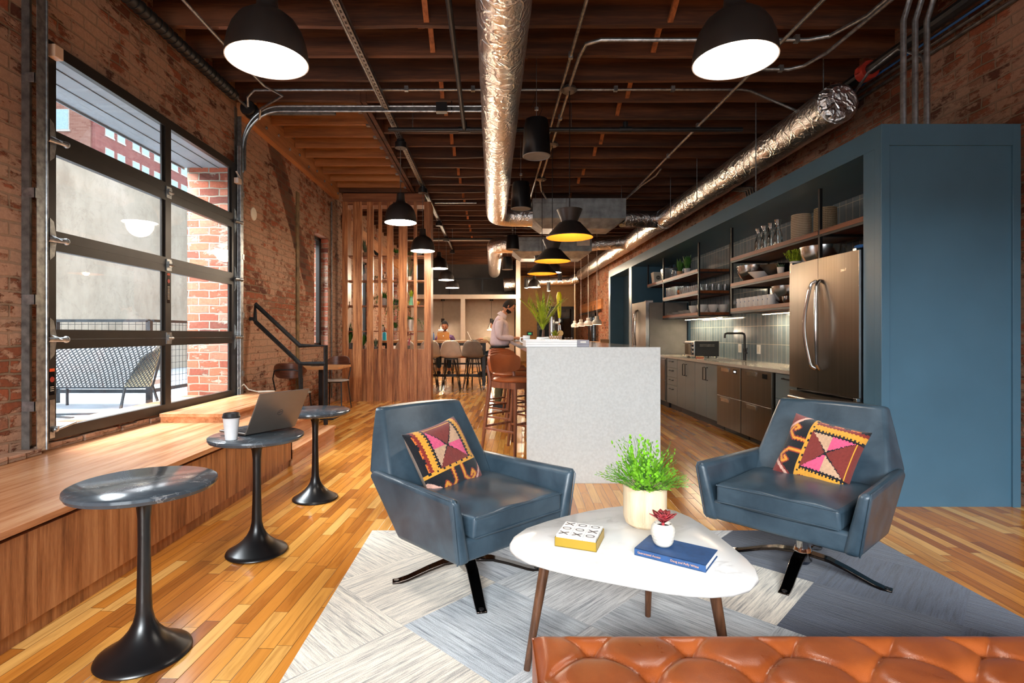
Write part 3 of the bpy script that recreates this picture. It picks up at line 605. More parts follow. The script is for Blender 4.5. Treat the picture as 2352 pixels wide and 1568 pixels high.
m.build('coil_winding', M['pipe_black'], sp, world=True)
MB().box(XL, xs+.03, 3.6, 3.68, zs-.1, zs+.1).build('mounting_plate', M['galv_dull'], sp, world=True, smooth=False)
MB().cyl((xs, 5.62, zs), (xs, 6.1, zs), .014, seg=8).build('shaft', M['galv'], sp, world=True)
MB().lathe([(0, 0), (.075, 0), (.085, .02), (.06, .03), (.055, .09), (.08, .1), (.085, .12), (.03, .125), (0, .125)]).move(Matrix.Translation((xs, 5.9, zs)) @ Matrix.Rotation(-pi/2, 4, 'X')).build('cable_drum', M['pipe_black'], sp, world=True)

# ---------------------------------------------------------------- outside the garage door
struct('ground_patio', MB().box(-9.5, XL-.46, .5, 12.5, .30, .45), M['deckout'], smooth=False)
t = thing('concrete_wall', 'stained grey concrete wall seen through the garage door glass', 'wall', (-7.2, 8, 0)); MB().box(-7.6, -7.2, 2.0, 14.5, 0, 4.25).build('slab', M['concrete'], t, world=True, smooth=False)
MB().box(-7.62, -7.15, 2.0, 14.5, 4.25, 4.31).build('coping', M['concrete'], t, world=True, smooth=False)
def railing(name_l, a, b, posts):
    t = thing('patio_railing', name_l, 'railing', ((a[0]+b[0])/2, (a[1]+b[1])/2, .45)); A = Vector((*a, 0)); B = Vector((*b, 0)); z0, z1 = .58, 1.37
    MB().beam(A+Vector((0, 0, z1)), B+Vector((0, 0, z1)), .05, .03).build('top_rail', M['rail_metal'], t, world=True, smooth=False)
    MB().beam(A+Vector((0, 0, z0)), B+Vector((0, 0, z0)), .04, .04).build('bottom_rail', M['rail_metal'], t, world=True, smooth=False)
    for q in posts:
        p = A.lerp(B, q); MB().beam(p+Vector((0, 0, .45)), p+Vector((0, 0, z1)), .05, .05, (0, 1, 0)).build('post', M['rail_metal'], t, world=True, smooth=False)
    m = MB(); L = (B-A).length; n = int(L/.075)
    for i in range(1, n): p = A.lerp(B, i/n); m.tube([p+Vector((0, 0, z0)), p+Vector((0, 0, z1))], .0025, 4)
    z = z0+.075
    while z < z1: m.tube([A+Vector((0, 0, z)), B+Vector((0, 0, z))], .0025, 4); z += .075
    m.build('wire_mesh', M['rail_metal'], t, world=True, smooth=False)
railing('dark steel railing with wire mesh behind the woven bench outside', (-7.1, 6.0), (-3.84, 6.0), (0, .35, .68, 1))
railing('dark steel mesh railing beside the outdoor brick reveal', (-3.84, 6.05), (-3.84, 8.6), (.5, 1))
# woven bench on the patio
wb = thing('outdoor_bench', 'white and black woven outdoor bench on the patio beyond the glass', 'bench', (-4.1, 5.3, .45))
def weave(p00, p10, p01, p11, nu, nv, mat, th, nm, par, z=0.004):
    m = MB(); p00, p10, p01, p11 = map(Vector, (p00, p10, p01, p11))
    q = lambda u, v: p00*(1-u)*(1-v) + p10*u*(1-v) + p01*(1-u)*v + p11*u*v
    nrm = (p10-p00).cross(p01-p00).normalized()
    for k in range(-nv, nu):
        seg = []
        for sgn in (1, -1):
            pts = []
            for j in range(nv+1):
                u = (k + j)/nu if sgn == 1 else (k + nv - j)/nu
                if 0 <= u <= 1: pts.append(q(u, j/nv) + nrm*z)
            if len(pts) > 1: m.tube(pts, th, 5, False)
    return m.build(nm, mat, par, world=True)
wmat, bmat_ = plain('white_weave', S(240, 242, 246), 0.6, 0, .03, 40), plain('tan_weave', S(206, 190, 150), 0.7, 0, .1, 40)
pa = [(-5.0, 5.38, .69), (-3.70, 5.38, .69), (-5.0, 5.50, 1.13), (-3.42, 5.50, 1.13)]
weave(*pa, 32, 10, M['rail_metal'], .0055, 'dark_strand', wb, .008)
MB().add(pa, [(0, 1, 3, 2)]).add([Vector(p)+Vector((0, .012, 0)) for p in pa], [(2, 3, 1, 0)]).build('woven_back', wmat, wb, world=True, smooth=False)
pb = [(-3.70, 5.38, .69), (-3.46, 5.42, .69), (-3.56, 5.44, .98), (-3.40, 5.50, 1.09)]
weave(*pb, 7, 9, M['rail_metal'], .004, 'dark_strand', wb, .006)
MB().add(pb, [(0, 1, 3, 2)]).add([Vector(p)+Vector((0, .012, 0)) for p in pb], [(2, 3, 1, 0)]).build('woven_side', bmat_, wb, world=True, smooth=False)
MB().tube([(-5.0, 5.40, .68), (-3.70, 5.40, .68), (-3.45, 5.44, .68), (-3.385, 5.52, 1.10)], .012, 8).build('bench_frame', M['rail_metal'], wb, world=True)
for p, q in [((-3.70, 5.40, .69), (-3.72, 5.36, .45)), ((-3.46, 5.46, .69), (-3.42, 5.52, .45)), ((-4.9, 5.42, .69), (-4.92, 5.4, .45)), ((-4.6, 5.80, .69), (-4.6, 5.80, .45))]: MB().tube([p, q], .014, 8).build('leg', M['rail_metal'], wb, world=True)
MB().box(-4.9, -3.55, 5.52, 5.9, .69, .74).build('seat', wmat, wb, world=True, smooth=False)
t = thing('drum_table_frame', 'low dark crossed metal table frame on the patio deck', 'table', (-4.0, 4.75, .45))
MB().tube([(-4.6, 4.7, .5), (-3.55, 4.86, .5)], .012, 8).tube([(-4.6, 4.95, .5), (-3.6, 4.6, .5)], .012, 8).build('crossed_bars', M['rail_metal'], t, world=True)
for p in ((-4.6, 4.7), (-3.55, 4.86), (-4.6, 4.95), (-3.6, 4.6)): MB().cyl((p[0], p[1], .45), (p[0], p[1], .51), .012, seg=8).build('foot', M['rail_metal'], t, world=True)
# brick building across the street
bd = thing('brick_building', 'tall red brick building with rows of windows across the street', 'building', (-48, 80, 0))
MB().box(-62, -40, 54.02, 120, -2, 40).build('side_wall', M['facade'], bd, world=True, smooth=False)
MB().box(-62, -40.4, 53.8, 54.0, 18.8, 40).build('street_wall', M['facade2'], bd, world=True, smooth=False)
MB().box(-62, -40.0, 53.7, 54.0, -2, 18.8).build('painted_base', M['facade3'], bd, world=True, smooth=False)
wy = [(55.4, 56.6), (57.2, 58.3), (59.6, 60.7), (61.2, 62.4), (63.4, 64.6), (66.8, 68.1), (68.9, 70.2), (71.2, 72.4), (74.0, 75.2), (76.0, 77.2), (80, 81.4), (83, 84.4)]
win = MB().box(-40.05, -39.98, 0, 1, 0, 1)
for row in range(5):
    zt_ = 26.6 - 3.05*row
    for a, b in wy:
        f = MB().box(-40.02, -39.9, a-.12, b+.12, zt_-1.86, zt_-1.7).box(-40.02, -39.96, a-.05, b+.05, zt_-1.7, zt_+.04).build('window', M['winframe'], bd, world=True, smooth=False)
        MB().box(-39.99, -39.94, a+.03, b-.03, zt_-1.68, zt_-.02).build('window_pane', M['winpane'], f, world=True, smooth=False)
for row in range(3):
    zt_ = 26.8 - 3.05*row
    for a, b in ((-43.9, -42.5), (-47.0, -45.6)):
        f = MB().box(a-.15, b+.15, 53.68, 53.84, zt_-2.2, zt_-2.0).box(a-.05, b+.05, 53.75, 53.84, zt_-2.0, zt_+.05).build('window', M['winframe'], bd, world=True, smooth=False)
        MB().box(a+.04, b-.04, 53.72, 53.78, zt_-1.97, zt_).build('window_pane', M['winpane'], f, world=True, smooth=False)
MB().box(-47, -40.3, 53.6, 54.0, 25.2, 25.6).build('string_course', M['winframe'], bd, world=True, smooth=False)
struct('ground_street', MB().box(-90, -9.5, -20, 130, -.3, -.2), plain('asphalt', S(120, 120, 120), .9), smooth=False)

# ---------------------------------------------------------------- ducts
def duct(name, label, paths, parts, group=None, base=None):
    t = thing(name, label, 'duct', base or paths[0][0][0], 0, group)
    for (pts, r), nm in zip(paths, parts):
        P_ = [Vector(p) for p in pts]; fine = []; rr = []
        for i in range(len(P_)-1):
            L = (P_[i+1]-P_[i]).length; n = max(1, int(L/.09))
            for j in range(n): fine.append(P_[i].lerp(P_[i+1], j/n))
        fine.append(P_[-1])
        for i, p in enumerate(fine): rr.append(r*(1+.035*noise.noise(p*3.1)+.02*noise.noise(p*9)))
        MB().tube(fine, rr, 26).build(nm, M['foil'], t, world=True, angle=80)
    return t
h1, xd, r1 = 3.39, .078, .183
duct('foil_duct', 'wide silver foil wrapped duct hanging down the middle of the ceiling', [([(xd, -2.6, h1)] + [(xd, 9.45, h1)] + arc((xd+.3, 9.6, h1), .3, 180, 90, 6, 'xy')[1:] + [(.74, 9.9, h1)], r1)], ['duct_run'], base=(xd, 3, h1))
duct('foil_duct', 'silver foil duct bending at the second sheet metal box', [([(.5, 12.9, h1-.02), (.3, 12.9, h1-.02)] + arc((xd+.28, 13.2, h1-.02), .28, 270, 180, 5, 'xy')[1:] + [(xd, 18.6, h1-.02)], .2)], ['duct_run'], base=(xd, 14, h1))
duct('foil_duct', 'short foil duct stub against the charcoal wall behind the speaker', [([(.42, 19.2, 2.98), (.82, 19.2, 3.02)], .24)], ['duct_run'])
t = duct('foil_duct', 'long silver foil duct sloping along the right brick wall', [([(3.3, 5.12, 3.42), (3.3, 19.8, 3.42)], .186), ([(2.45, 10.15, 3.41), (3.2, 10.3, 3.42)], .16), ([(2.3, 12.9, 3.36), (3.2, 12.8, 3.42)], .15)], ['duct_run', 'branch_duct', 'branch_duct'], base=(3.3, 10, 3.42))
MB().lathe([(0, 0), (.15, .0), (.186, -.03), (.19, -.12)], (0, 0, 0), 12).move(Matrix.Translation((3.3, 5.06, 3.42)) @ Matrix.Rotation(pi/2, 4, 'X')).build('end_cap', M['foil2'], t, world=True)
for y in (10.25, 12.85):
    MB().tube([(3.3, y-.07, 3.42), (3.3, y+.07, 3.42)], .196, 26).build('tape_collar', M['foil2'], t, world=True)
duct('foil_duct', 'foil duct crossing the far end of the room above the tan wall', [([(1.2, 20.0, 3.17), (2.9, 20.0, 3.2), (3.2, 19.9, 3.3)], .17)], ['duct_run'], base=(2, 20, 3.17))
def airbox(label, x0, x1, y0, y1, z0, z1):
    t = thing('sheet_metal_box', label, 'duct box', ((x0+x1)/2, y0, z0))
    MB().add([(x0, y0, z0+.12), (x1, y0, z0+.12), (x1, y1, z0+.12), (x0, y1, z0+.12), (x0, y0, z1), (x1, y0, z1), (x1, y1, z1), (x0, y1, z1), (x0+.2, y0+.25, z0-.02), (x1-.2, y0+.25, z0-.02), (x1-.2, y1, z0-.02), (x0+.2, y1, z0-.02)],
             [(4,5,6,7), (0,1,5,4), (1,2,6,5), (2,3,7,6), (3,0,4,7), (8,11,10,9), (0,8,9,1), (1,9,10,2), (2,10,11,3), (3,11,8,0)]).build('casing', M['box_metal'], t, world=True, smooth=False)
    for x in (x0+.06, x1-.06): MB().cyl((x, y0+.1, z1), (x, y0+.1, 4.0), .006, seg=6).build('hanger_rod', M['galv'], t, world=True)
    MB().box(x0+.02, x0+.6, y0-.004, y0, z1-.09, z1-.085).box(x0+.6, x0+.605, y0-.006, y0, z0+.12, z1).build('seam', M['galv_dull'], t, world=True, smooth=False)
    return t
airbox('large grey sheet metal duct box between the two foil ducts', .74, 2.43, 9.7, 10.5, 3.2, 3.68)
t = airbox('smaller grey sheet metal duct box behind the yellow lined lamps', .5, 2.35, 12.6, 13.4, 3.05, 3.5)
MB().box(2.0, 2.3, 12.58, 12.6, 3.3, 3.5).build('paper_label', M['paper'], t, world=True, smooth=False)

# ---------------------------------------------------------------- pipes and conduits
def pipe(label, pts, r, mat, cat='conduit', name='conduit', group=None, fittings=(), base=None):
    b = Vector(base or pts[len(pts)//2]); t = thing(name, label, cat, b, 0, group)
    MB().tube(pts, r, 10).build('tube', mat, t, world=True)
    for p, k in fittings:
        p = Vector(p)
        if k == 'clip': MB().box(p.x-.02, p.x+.02, p.y-.02, p.y+.02, p.z-r-.006, p.z+r+.02).build('clip', M['galv'], t, world=True, smooth=False)
        if k == 'box': MB().lathe([(0, 0), (.06, 0), (.085, .02), (.07, .05), (.04, .07), (0, .07)], (p.x, p.y, p.z-.03), 16).build('junction_box', M['galv_dull'], t, world=True)
        if k == 'rod': MB().cyl(p, (p.x, p.y, 4.1), .005, seg=6).build('hanger_rod', M['galv'], t, world=True)
        if k == 'tee': MB().cyl((p.x-.07, p.y, p.z), (p.x+.07, p.y, p.z), r*1.35, seg=10).cyl(p, (p.x, p.y, p.z+.09), r*1.2, seg=10).build('tee_fitting', mat, t, world=True)
        if k == 'red': MB().cyl((p.x, p.y-.05, p.z), (p.x, p.y+.05, p.z), r*1.7, seg=12).box(p.x-.1, p.x+.1, p.y-.02, p.y+.02, p.z-.02, p.z+.02).build('coupling', M['red'], t, world=True)
    return t
# slotted strut carrying the white lit dome lamps
st = thing('slotted_strut', 'long perforated steel channel over the row of black dome lamps', 'channel', (-1.17, 8, 3.72))
MB().box(-1.195, -1.145, .5, 16.5, 3.715, 3.72).box(-1.195, -1.19, .5, 16.5, 3.715, 3.76).box(-1.15, -1.145, .5, 16.5, 3.715, 3.76).build('channel', M['galv'], st, world=True, smooth=False)
m = MB(); y = .6
while y < 12: m.box(-1.178, -1.162, y, y+.035, 3.713, 3.7155); y += .075
m.build('slot', M['black'], st, world=True, smooth=False)
MB().tube([(-1.21, .5, 3.735), (-1.21, 14.5, 3.735)], .012, 8).build('side_conduit', M['galv'], st, world=True)
pipe('thin conduit crossing under the joists beyond the left dome lamp', [(-2.62, 5.75, 3.66), (-2.6, 5.7, 3.74), (-2.5, 5.64, 3.79), (2.62, 5.63, 3.79), (2.72, 5.64, 3.78), (3.35, 5.7, 3.55)], .013, M['galv'], fittings=[((x, 5.63, 3.79), 'clip') for x in (-.9, -.2, 1.3, 1.9)])
pipe('bent conduit at the corner above the garage door track', [(-2.35, 2.0, 3.77), (-2.36, 5.0, 3.77), (-2.34, 5.5, 3.77), (-2.2, 5.62, 3.72), (-2.55, 5.9, 3.7), (-2.6, 5.98, 3.62)], .013, M['galv'])
pipe('conduit bending out from behind the right dome lamp', [(.79, 5.45, 3.74), (.80, 4.9, 3.76), (.83, 4.72, 3.775), (.95, 4.66, 3.78), (2.75, 4.66, 3.78), (2.9, 4.6, 3.78), (3.02, 4.3, 3.78), (3.03, 1.0, 3.78)], .018, M['galv'], fittings=[((2.65, 4.66, 3.78), 'clip'), ((.79, 5.5, 3.73), 'box')])
pipe('second curved conduit below the one behind the right dome lamp', [(2.5, 5.1, 3.74), (2.82, 5.1, 3.74), (2.93, 5.03, 3.74), (3.0, 4.8, 3.74), (3.07, 1.0, 3.74)], .016, M['galv'], fittings=[((2.75, 5.1, 3.74), 'clip')])
pipe('conduit carrying the boxes of the yellow lined lamps', [(.79, 5.5, 3.72), (.79, 8.8, 3.72), (.84, 9.1, 3.66), (.95, 9.4, 3.6)], .016, M['galv'], fittings=[((.79, 7.03, 3.71), 'box'), ((.79, 8.6, 3.71), 'box'), ((.79, 6.2, 3.72), 'clip')])
pipe('straight conduit running beside the lamp box conduit', [(.72, 2.0, 3.76), (.72, 10.2, 3.76)], .016, M['galv'], fittings=[((.72, 4.9, 3.76), 'clip'), ((.72, 7.4, 3.76), 'clip')])
pipe('long conduit running back from the right dome lamp', [(2.5, 3.4, 3.74), (2.5, 10.1, 3.74)], .016, M['galv'], fittings=[((2.5, 6.5, 3.74), 'clip'), ((2.5, 7.6, 3.74), 'clip')])
pipe('short conduit with a bent end near the metal box', [(2.62, 8.3, 3.78), (2.6, 8.5, 3.73), (2.52, 9.0, 3.72), (2.44, 10.1, 3.7)], .014, M['galv'])
pipe('black sprinkler pipe crossing the room under the joists', [(-1.24, 6.42, 3.67), (3.0, 6.42, 3.67)], .026, M['pipe_black'], 'pipe', 'sprinkler_pipe', None, [((-.95, 6.42, 3.68), 'rod'), ((.95, 6.42, 3.68), 'rod'), ((1.6, 6.42, 3.67), 'tee'), ((-.33, 6.42, 3.67), 'tee')])
pipe('dark pipe running back to the crossing sprinkler pipe', [(-.31, .5, 3.72), (-.33, 6.4, 3.67)], .024, M['pipe_black'], 'pipe', 'sprinkler_pipe')
pipe('black main pipe high along the right brick wall', [(3.5, .5, 3.67), (3.5, 19, 3.67)], .05, M['pipe_black'], 'pipe', 'sprinkler_pipe', None, [((3.5, 5.0, 3.67), 'red')])
pipe('blue cable strung beside the black pipe on the right wall', [(3.6, .5, 3.64), (3.6, 12, 3.64)], .010, M['blue_cable'], 'cable', 'blue_cable')
pipe('upper grey conduit along the right brick wall', [(3.68, .5, 3.64), (3.68, 12, 3.64)], .015, M['galv_dull'])
pipe('lower grey conduit along the right brick wall', [(3.72, .5, 3.60), (3.72, 12, 3.60)], .015, M['galv_dull'])
for i, (x, l) in enumerate([(3.15, 'leftmost'), (3.24, 'middle'), (3.33, 'rightmost')]):
    pipe(l + ' of the three vertical conduits rising from the blue cabinet corner', [(x, 4.1, 2.7), (x, 4.1, 3.62), (x+.01, 4.05, 3.75), (x+.02, 3.9, 3.80)], .021, M['galv'], base=(x, 4.1, 2.7))
pipe('thin bent conduit arching behind the three vertical conduits', [(3.42, 4.2, 2.7), (3.42, 4.2, 3.2), (3.42, 4.25, 3.42), (3.42, 4.5, 3.62), (3.45, 4.9, 3.62), (3.55, 5.4, 3.5)], .014, M['galv'], base=(3.42, 4.2, 2.7))
for i, (y, z, x) in enumerate([(6.25, 3.24, 3.08), (8.1, 3.24, 3.1), (9.3, 3.24, 3.1), (11.4, 3.24, 3.1), (5.3, 3.5, 3.28)]):
    pipe(['hanger rod dropping in front of the long right duct', 'hanger rod behind the long conduit at the right duct', 'hanger rod nearest the branch duct junction', 'hanger rod beyond the first duct junction', 'short hanger rod above the capped end of the right duct'][i], [(x, y, 2.72 if i == 0 else z), (x, y, 4.1)], .006, M['galv'], 'rod', 'hanger_rod')
pipe('black elbow pipe low on the brick above the kitchen fascia', [(3.6, 7.0, 2.7), (3.6, 7.0, 2.9), (3.6, 6.4, 2.9), (3.6, 6.4, 3.1)], .022, M['pipe_black'], 'pipe', 'wall_pipe')
pipe('second black elbow pipe on the brick farther along the fascia', [(3.6, 9.2, 2.7), (3.6, 9.2, 2.92), (3.6, 8.7, 2.92), (3.6, 8.7, 3.15)], .022, M['pipe_black'], 'pipe', 'wall_pipe')
pipe('far black elbow pipe above the kitchen fascia end', [(3.6, 12.0, 2.7), (3.6, 12.0, 2.95), (3.6, 11.2, 2.95)], .022, M['pipe_black'], 'pipe', 'wall_pipe')
for k in range(4): pipe(['first', 'second', 'third', 'fourth'][k] + ' of four grey conduits curving up the brick behind the duct', [(3.72, 7.5+k*.07, 2.6), (3.72, 7.5+k*.07, 3.0), (3.7, 7.6+k*.07, 3.3), (3.66, 8.1+k*.07, 3.45)], .014, M['galv_dull'])
pipe('black sprinkler pipe crossing above the far communal table', [(-2.2, 13.5, 3.62), (2.6, 13.5, 3.62)], .024, M['pipe_black'], 'pipe', 'sprinkler_pipe', None, [((-1.0, 13.5, 3.62), 'rod')])
pipe('white conduit crossing beside the far sprinkler pipe', [(-2.4, 14.2, 3.7), (2.4, 14.2, 3.7)], .014, M['white'])
pipe('thin conduit behind the wooden screen header', [(-1.1, 10.3, 3.74), (-.3, 10.3, 3.74)], .014, M['galv'])

# ---------------------------------------------------------------- far end: booths, dark wall, back door
struct('wall_booth', MB().box(XL, 1.0, 20.2, 20.35, 0, 4.12), M['wall_dark'], smooth=False)
struct('wall_passage', MB().box(.88, 1.0, 18.95, YB, 0, 4.12), M['wall_tan'], smooth=False)
bf = thing('phone_booth', 'pale painted structure of the phone booths at the far end', 'booth', (-.9, 18.8, 0))
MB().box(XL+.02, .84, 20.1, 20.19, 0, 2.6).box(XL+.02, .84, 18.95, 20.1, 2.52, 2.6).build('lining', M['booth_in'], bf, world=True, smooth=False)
MB().box(XL+.02, .84, 18.8, 18.95, 2.46, 2.61).build('beam', M['booth'], bf, world=True, smooth=False)
for x0, x1, z in ((.84, 1.0, ZJ), (-1.10, -.95, 2.46), (XL+.02, XL+.14, 2.46)): MB().box(x0, x1, 18.8, 18.95, 0, z).build('post', M['booth'], bf, world=True, smooth=False)
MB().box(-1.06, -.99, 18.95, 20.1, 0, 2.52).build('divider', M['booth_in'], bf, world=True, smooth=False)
struct('trim_3', MB().box(XL, .84, 20.14, 20.2, 3.28, 3.33).box(-1.62, -1.56, 20.14, 20.2, 2.6, 3.3).box(-.4, -.33, 20.14, 20.2, 2.6, 3.3).box(.78, .84, 20.14, 20.2, 2.6, 3.3), M['black'], smooth=False)
def booth_lamp(x, y, label):
    t = thing('booth_pendant', label, 'lamp', (x, y, 2.5), 0, 'glass pendants in the booths')
    MB().cyl((0, 0, 0), (0, 0, -.08), .07, seg=14).build('canopy', M['black'], t); MB().cyl((0, 0, -.08), (0, 0, -.72), .006, seg=6).build('cord', M['black'], t)
    MB().cyl((0, 0, -.72), (0, 0, -.86), .06, seg=14).build('socket', M['black'], t)
    MB().lathe([(.05, -.86), (.10, -.92), (.14, -1.0), (.155, -1.12)], seg=20).build('glass_shade', M['glassware'], t); MB().lathe([(0, -1.12), (.155, -1.12), (.155, -1.14), (0, -1.14)], seg=20).build('lit_rim', M['booth_glow'], t); q_ = point('bulb_light', (0, 0, -1.2), 22, (1.0, .78, .55)); q_.parent = t
booth_lamp(-1.78, 19.4, 'clear glass pendant above the seated man in the left booth'); booth_lamp(-.02, 19.4, 'clear glass pendant partly behind the standing man')
dr = thing('glass_door', 'dark framed glass double door in the tan end wall', 'door', (3.0, YB, 0)); a, b = 2.02, 3.66
m = MB().box(a, a+.1, YB-.08, YB-.01, 0, 2.45).box(b-.1, b, YB-.08, YB-.01, 0, 2.45).box(a, b, YB-.08, YB-.01, 2.35, 2.45); m.build('door_frame', M['black'], dr, world=True, smooth=False)
MB().box(a+.1, b-.1, YB-.04, YB-.02, 0, 2.35).build('pane', M['darkglass'], dr, world=True, smooth=False); MB().box(a+.1, b-.1, YB-.018, YB-.012, 0, 2.35).build('backing', plain('view_beyond', S(110, 96, 90), .9, 0, .4, 2), dr, world=True, smooth=False)
MB().box((a+b)/2-.04, (a+b)/2+.04, YB-.07, YB-.02, 0, 2.35).build('meeting_stile', M['black'], dr, world=True, smooth=False)
for x in (2.68, 2.96): MB().cyl((x, YB-.1, .7), (x, YB-.1, 1.75), .035, seg=10).build('pull_handle', M['steel_lite'], dr, world=True)
t = thing('exit_sign', 'small dark sign above the glass end door', 'sign', (3.1, YB-.1, 2.25)); MB().box(2.95, 3.3, YB-.11, YB-.085, 2.2, 2.3).build('panel', M['black'], t, world=True, smooth=False)
t = thing('wall_thermostat', 'small black wall screen with green display on the tan wall', 'thermostat', (1.69, YB, 1.2)); MB().box(1.56, 1.83, YB-.03, YB, 1.16, 1.32).build('panel', M['black'], t, world=True, smooth=False)
MB().box(1.62, 1.76, YB-.034, YB-.03, 1.2, 1.28).build('display', emit('green_display', S(60, 170, 110), .7), t, world=True, smooth=False)
bn = thing('barn_door', 'black steel and glass sliding door on the far brick wall', 'sliding door', (XR-.12, 19.4, 0))
m = MB(); 
for y in (18.9, 19.55, 20.2): m.box(XR-.12, XR-.08, y, y+.07, .05, 1.95)
m.box(XR-.12, XR-.08, 18.9, 20.27, .05, .3).box(XR-.12, XR-.08, 18.9, 20.27, 1.85, 1.97); m.build('door_frame', M['black'], bn, world=True, smooth=False)
MB().box(XR-.105, XR-.095, 18.95, 20.2, .3, 1.85).build('pane', M['glassware'], bn, world=True, smooth=False)
for y in (18.95, 19.6, 20.2): MB().box(XR-.13, XR-.12, y, y+.04, 1.9, 2.25).build('hanger_strap', M['black'], bn, world=True, smooth=False)
t = thing('door_header', 'orange timber header with black rail above the sliding door', 'header', (XR-.04, 20, 2.2)); MB().box(XR-.07, XR, 18.1, 22.6, 2.08, 2.42).build('board', M['pine_y'], t, world=True, smooth=False); MB().box(XR-.09, XR-.07, 18.2, 22.6, 2.0, 2.05).build('rail', M['black'], t, world=True, smooth=False)
for i, (x, y) in enumerate([(3.25, 16.3), (3.4, 15.6)]):
    t = thing('bare_bulb_pendant', ['left', 'right'][i] + ' small bare bulb hanging high before the far brick wall', 'lamp', (x, y, 3.3), 0, 'bare bulbs'); MB().cyl((0, 0, .82), (0, 0, -.45), .006, seg=5).build('cord', M['black'], t); MB().cyl((0, 0, -.45), (0, 0, -.55), .025, seg=8).ball((0, 0, -.58), .035, seg=8, rg=6).build('bulb', M['cream'], t)
# ================================================================ left side: bench, steps, rail
bs = thing('window_bench', 'long walnut bench platform under the garage door', 'bench', (-2.3, 2.4, 0))
MB().box(XL, -1.83, -2.9, 4.955, .45, .48).build('bench_top', M['walnut_h'], bs, world=True, smooth=False, bevel=.002)
MB().box(-1.87, -1.845, -2.9, 4.94, .07, .432).box(XL, -1.845, 4.915, 4.94, .07, .45).build('front_panel', M['walnut_v'], bs, world=True, smooth=False)
MB().box(-1.90, -1.875, -2.9, 4.92, 0, .45).build('shadow_gap', M['toe'], bs, world=True, smooth=False)
MB().box(-1.875, -1.868, -2.9, 4.92, 0.0, .08).build('toe_kick', M['walnut_v'], bs, world=True, smooth=False)
t = thing('window_sill', 'worn brick ledge between the garage door and the bench', 'sill', (XL, 4.5, .48))
m = MB(); rr = random.Random(4); y = 2.6
while y < 6.3:
    L = .10 + rr.random()*.12; d = .030+rr.random()*.02 + (.06 if y < 3.2 else 0); m.box(XL, XL+d, y, y+L-.008, .48 if y < 4.9 else .3, .515+rr.random()*.012); y += L
m.build('ledge_bricks', M['brick_l'], t, world=True, smooth=False, bevel=.006)
stp = thing('steps', 'walnut steps climbing from the floor to the garage door landing', 'steps', (-2.3, 5.6, 0))
for x1, za, zb in ((-1.83, 0, .15), (-2.06, .15, .305)):
    MB().box(XL, x1, 4.957, 6.29, zb-.03, zb).build('tread', M['walnut_h'], stp, world=True, smooth=False, bevel=.002); MB().box(XL, x1-.015, 4.957, 6.275, za, zb-.03).build('riser', M['walnut_h'], stp, world=True, smooth=False)
MB().box(XL+.09, -2.22, 4.46, 6.29, .527, .557).build('tread', M['walnut_h'], stp, world=True, smooth=False, bevel=.002)
MB().box(XL+.09, -2.235, 4.475, 4.955, .48, .527).box(XL+.09, -2.235, 4.957, 6.275, .305, .527).build('riser', M['walnut_h'], stp, world=True, smooth=False)
hr = thing('handrail', 'dark square steel handrail beside the steps', 'handrail', (-1.97, 6.32, .15)); m = MB(); Y = 6.33; q = .042
pt = lambda x, z: (x, Y, z)
W_ = lambda px, py: ((px-CXP)*Y/FPX, EYE-(py-CYP)*Y/FPX)
A, B, Cc, D_, E_ = W_(586, 698), W_(689, 794), W_(748, 794), W_(748, 975), W_(586, 738)
F_, G_, H_ = W_(689, 835), W_(748, 835), W_(693, 945)
MB().tube([pt(*E_), pt(*A), pt(*B), pt(*Cc), pt(*D_)], q*.62, 4).build('top_rail', M['rail_metal'], hr, world=True, angle=20)
MB().tube([pt(*E_), pt(*F_), pt(*G_)], q*.62, 4).build('lower_rail', M['rail_metal'], hr, world=True, angle=20)
MB().tube([pt(*F_), pt(H_[0], .30)], q*.62, 4).build('post', M['rail_metal'], hr, world=True, angle=20)
MB().box(D_[0]-.05, D_[0]+.05, Y-.05, Y+.05, .0, .012).build('foot_plate', M['rail_metal'], hr, world=True, smooth=False)
MB().beam((XL, Y, E_[1]+.03), (E_[0], Y, E_[1]+.03), .04, .04).build('wall_bracket', M['rail_metal'], hr, world=True, smooth=False)
# three tulip tables
def tulip():
    t = thing('tulip_table', 'nearest black tulip side table with a blue grey marble top', 'table', (-1.325, 2.04, 0), 0.3, 'tulip tables along the bench')
    MB().lathe([(0, .622), (.215, .622), (.245, .632), (.252, .645), (.25, .655), (.24, .66), (0, .66)], seg=64).build('table_top', M['marble_k'], t)
    prof = [(.0, 0), (.158, 0), (.163, .006), (.160, .014)] + [(.026 + .134*max(0, 1-(z-.014)/.2)**2.9, z) for z in [.022, .03, .04, .055, .075, .1, .13, .17, .215]] + [(.0235, .3), (.0215, .42), (.022, .52), (.027, .57), (.04, .605), (.06, .622), (0, .622)]
    MB().lathe(prof, seg=48).build('pedestal', M['blackgloss'], t, angle=60); return t
tl = tulip()
clone(tl, (-1.317, 3.0, 0), 1.4, 'middle black tulip side table holding the laptop and coffee cup'); clone(tl, (-1.31, 3.97, 0), 2.6, 'farthest black tulip side table near the steps')
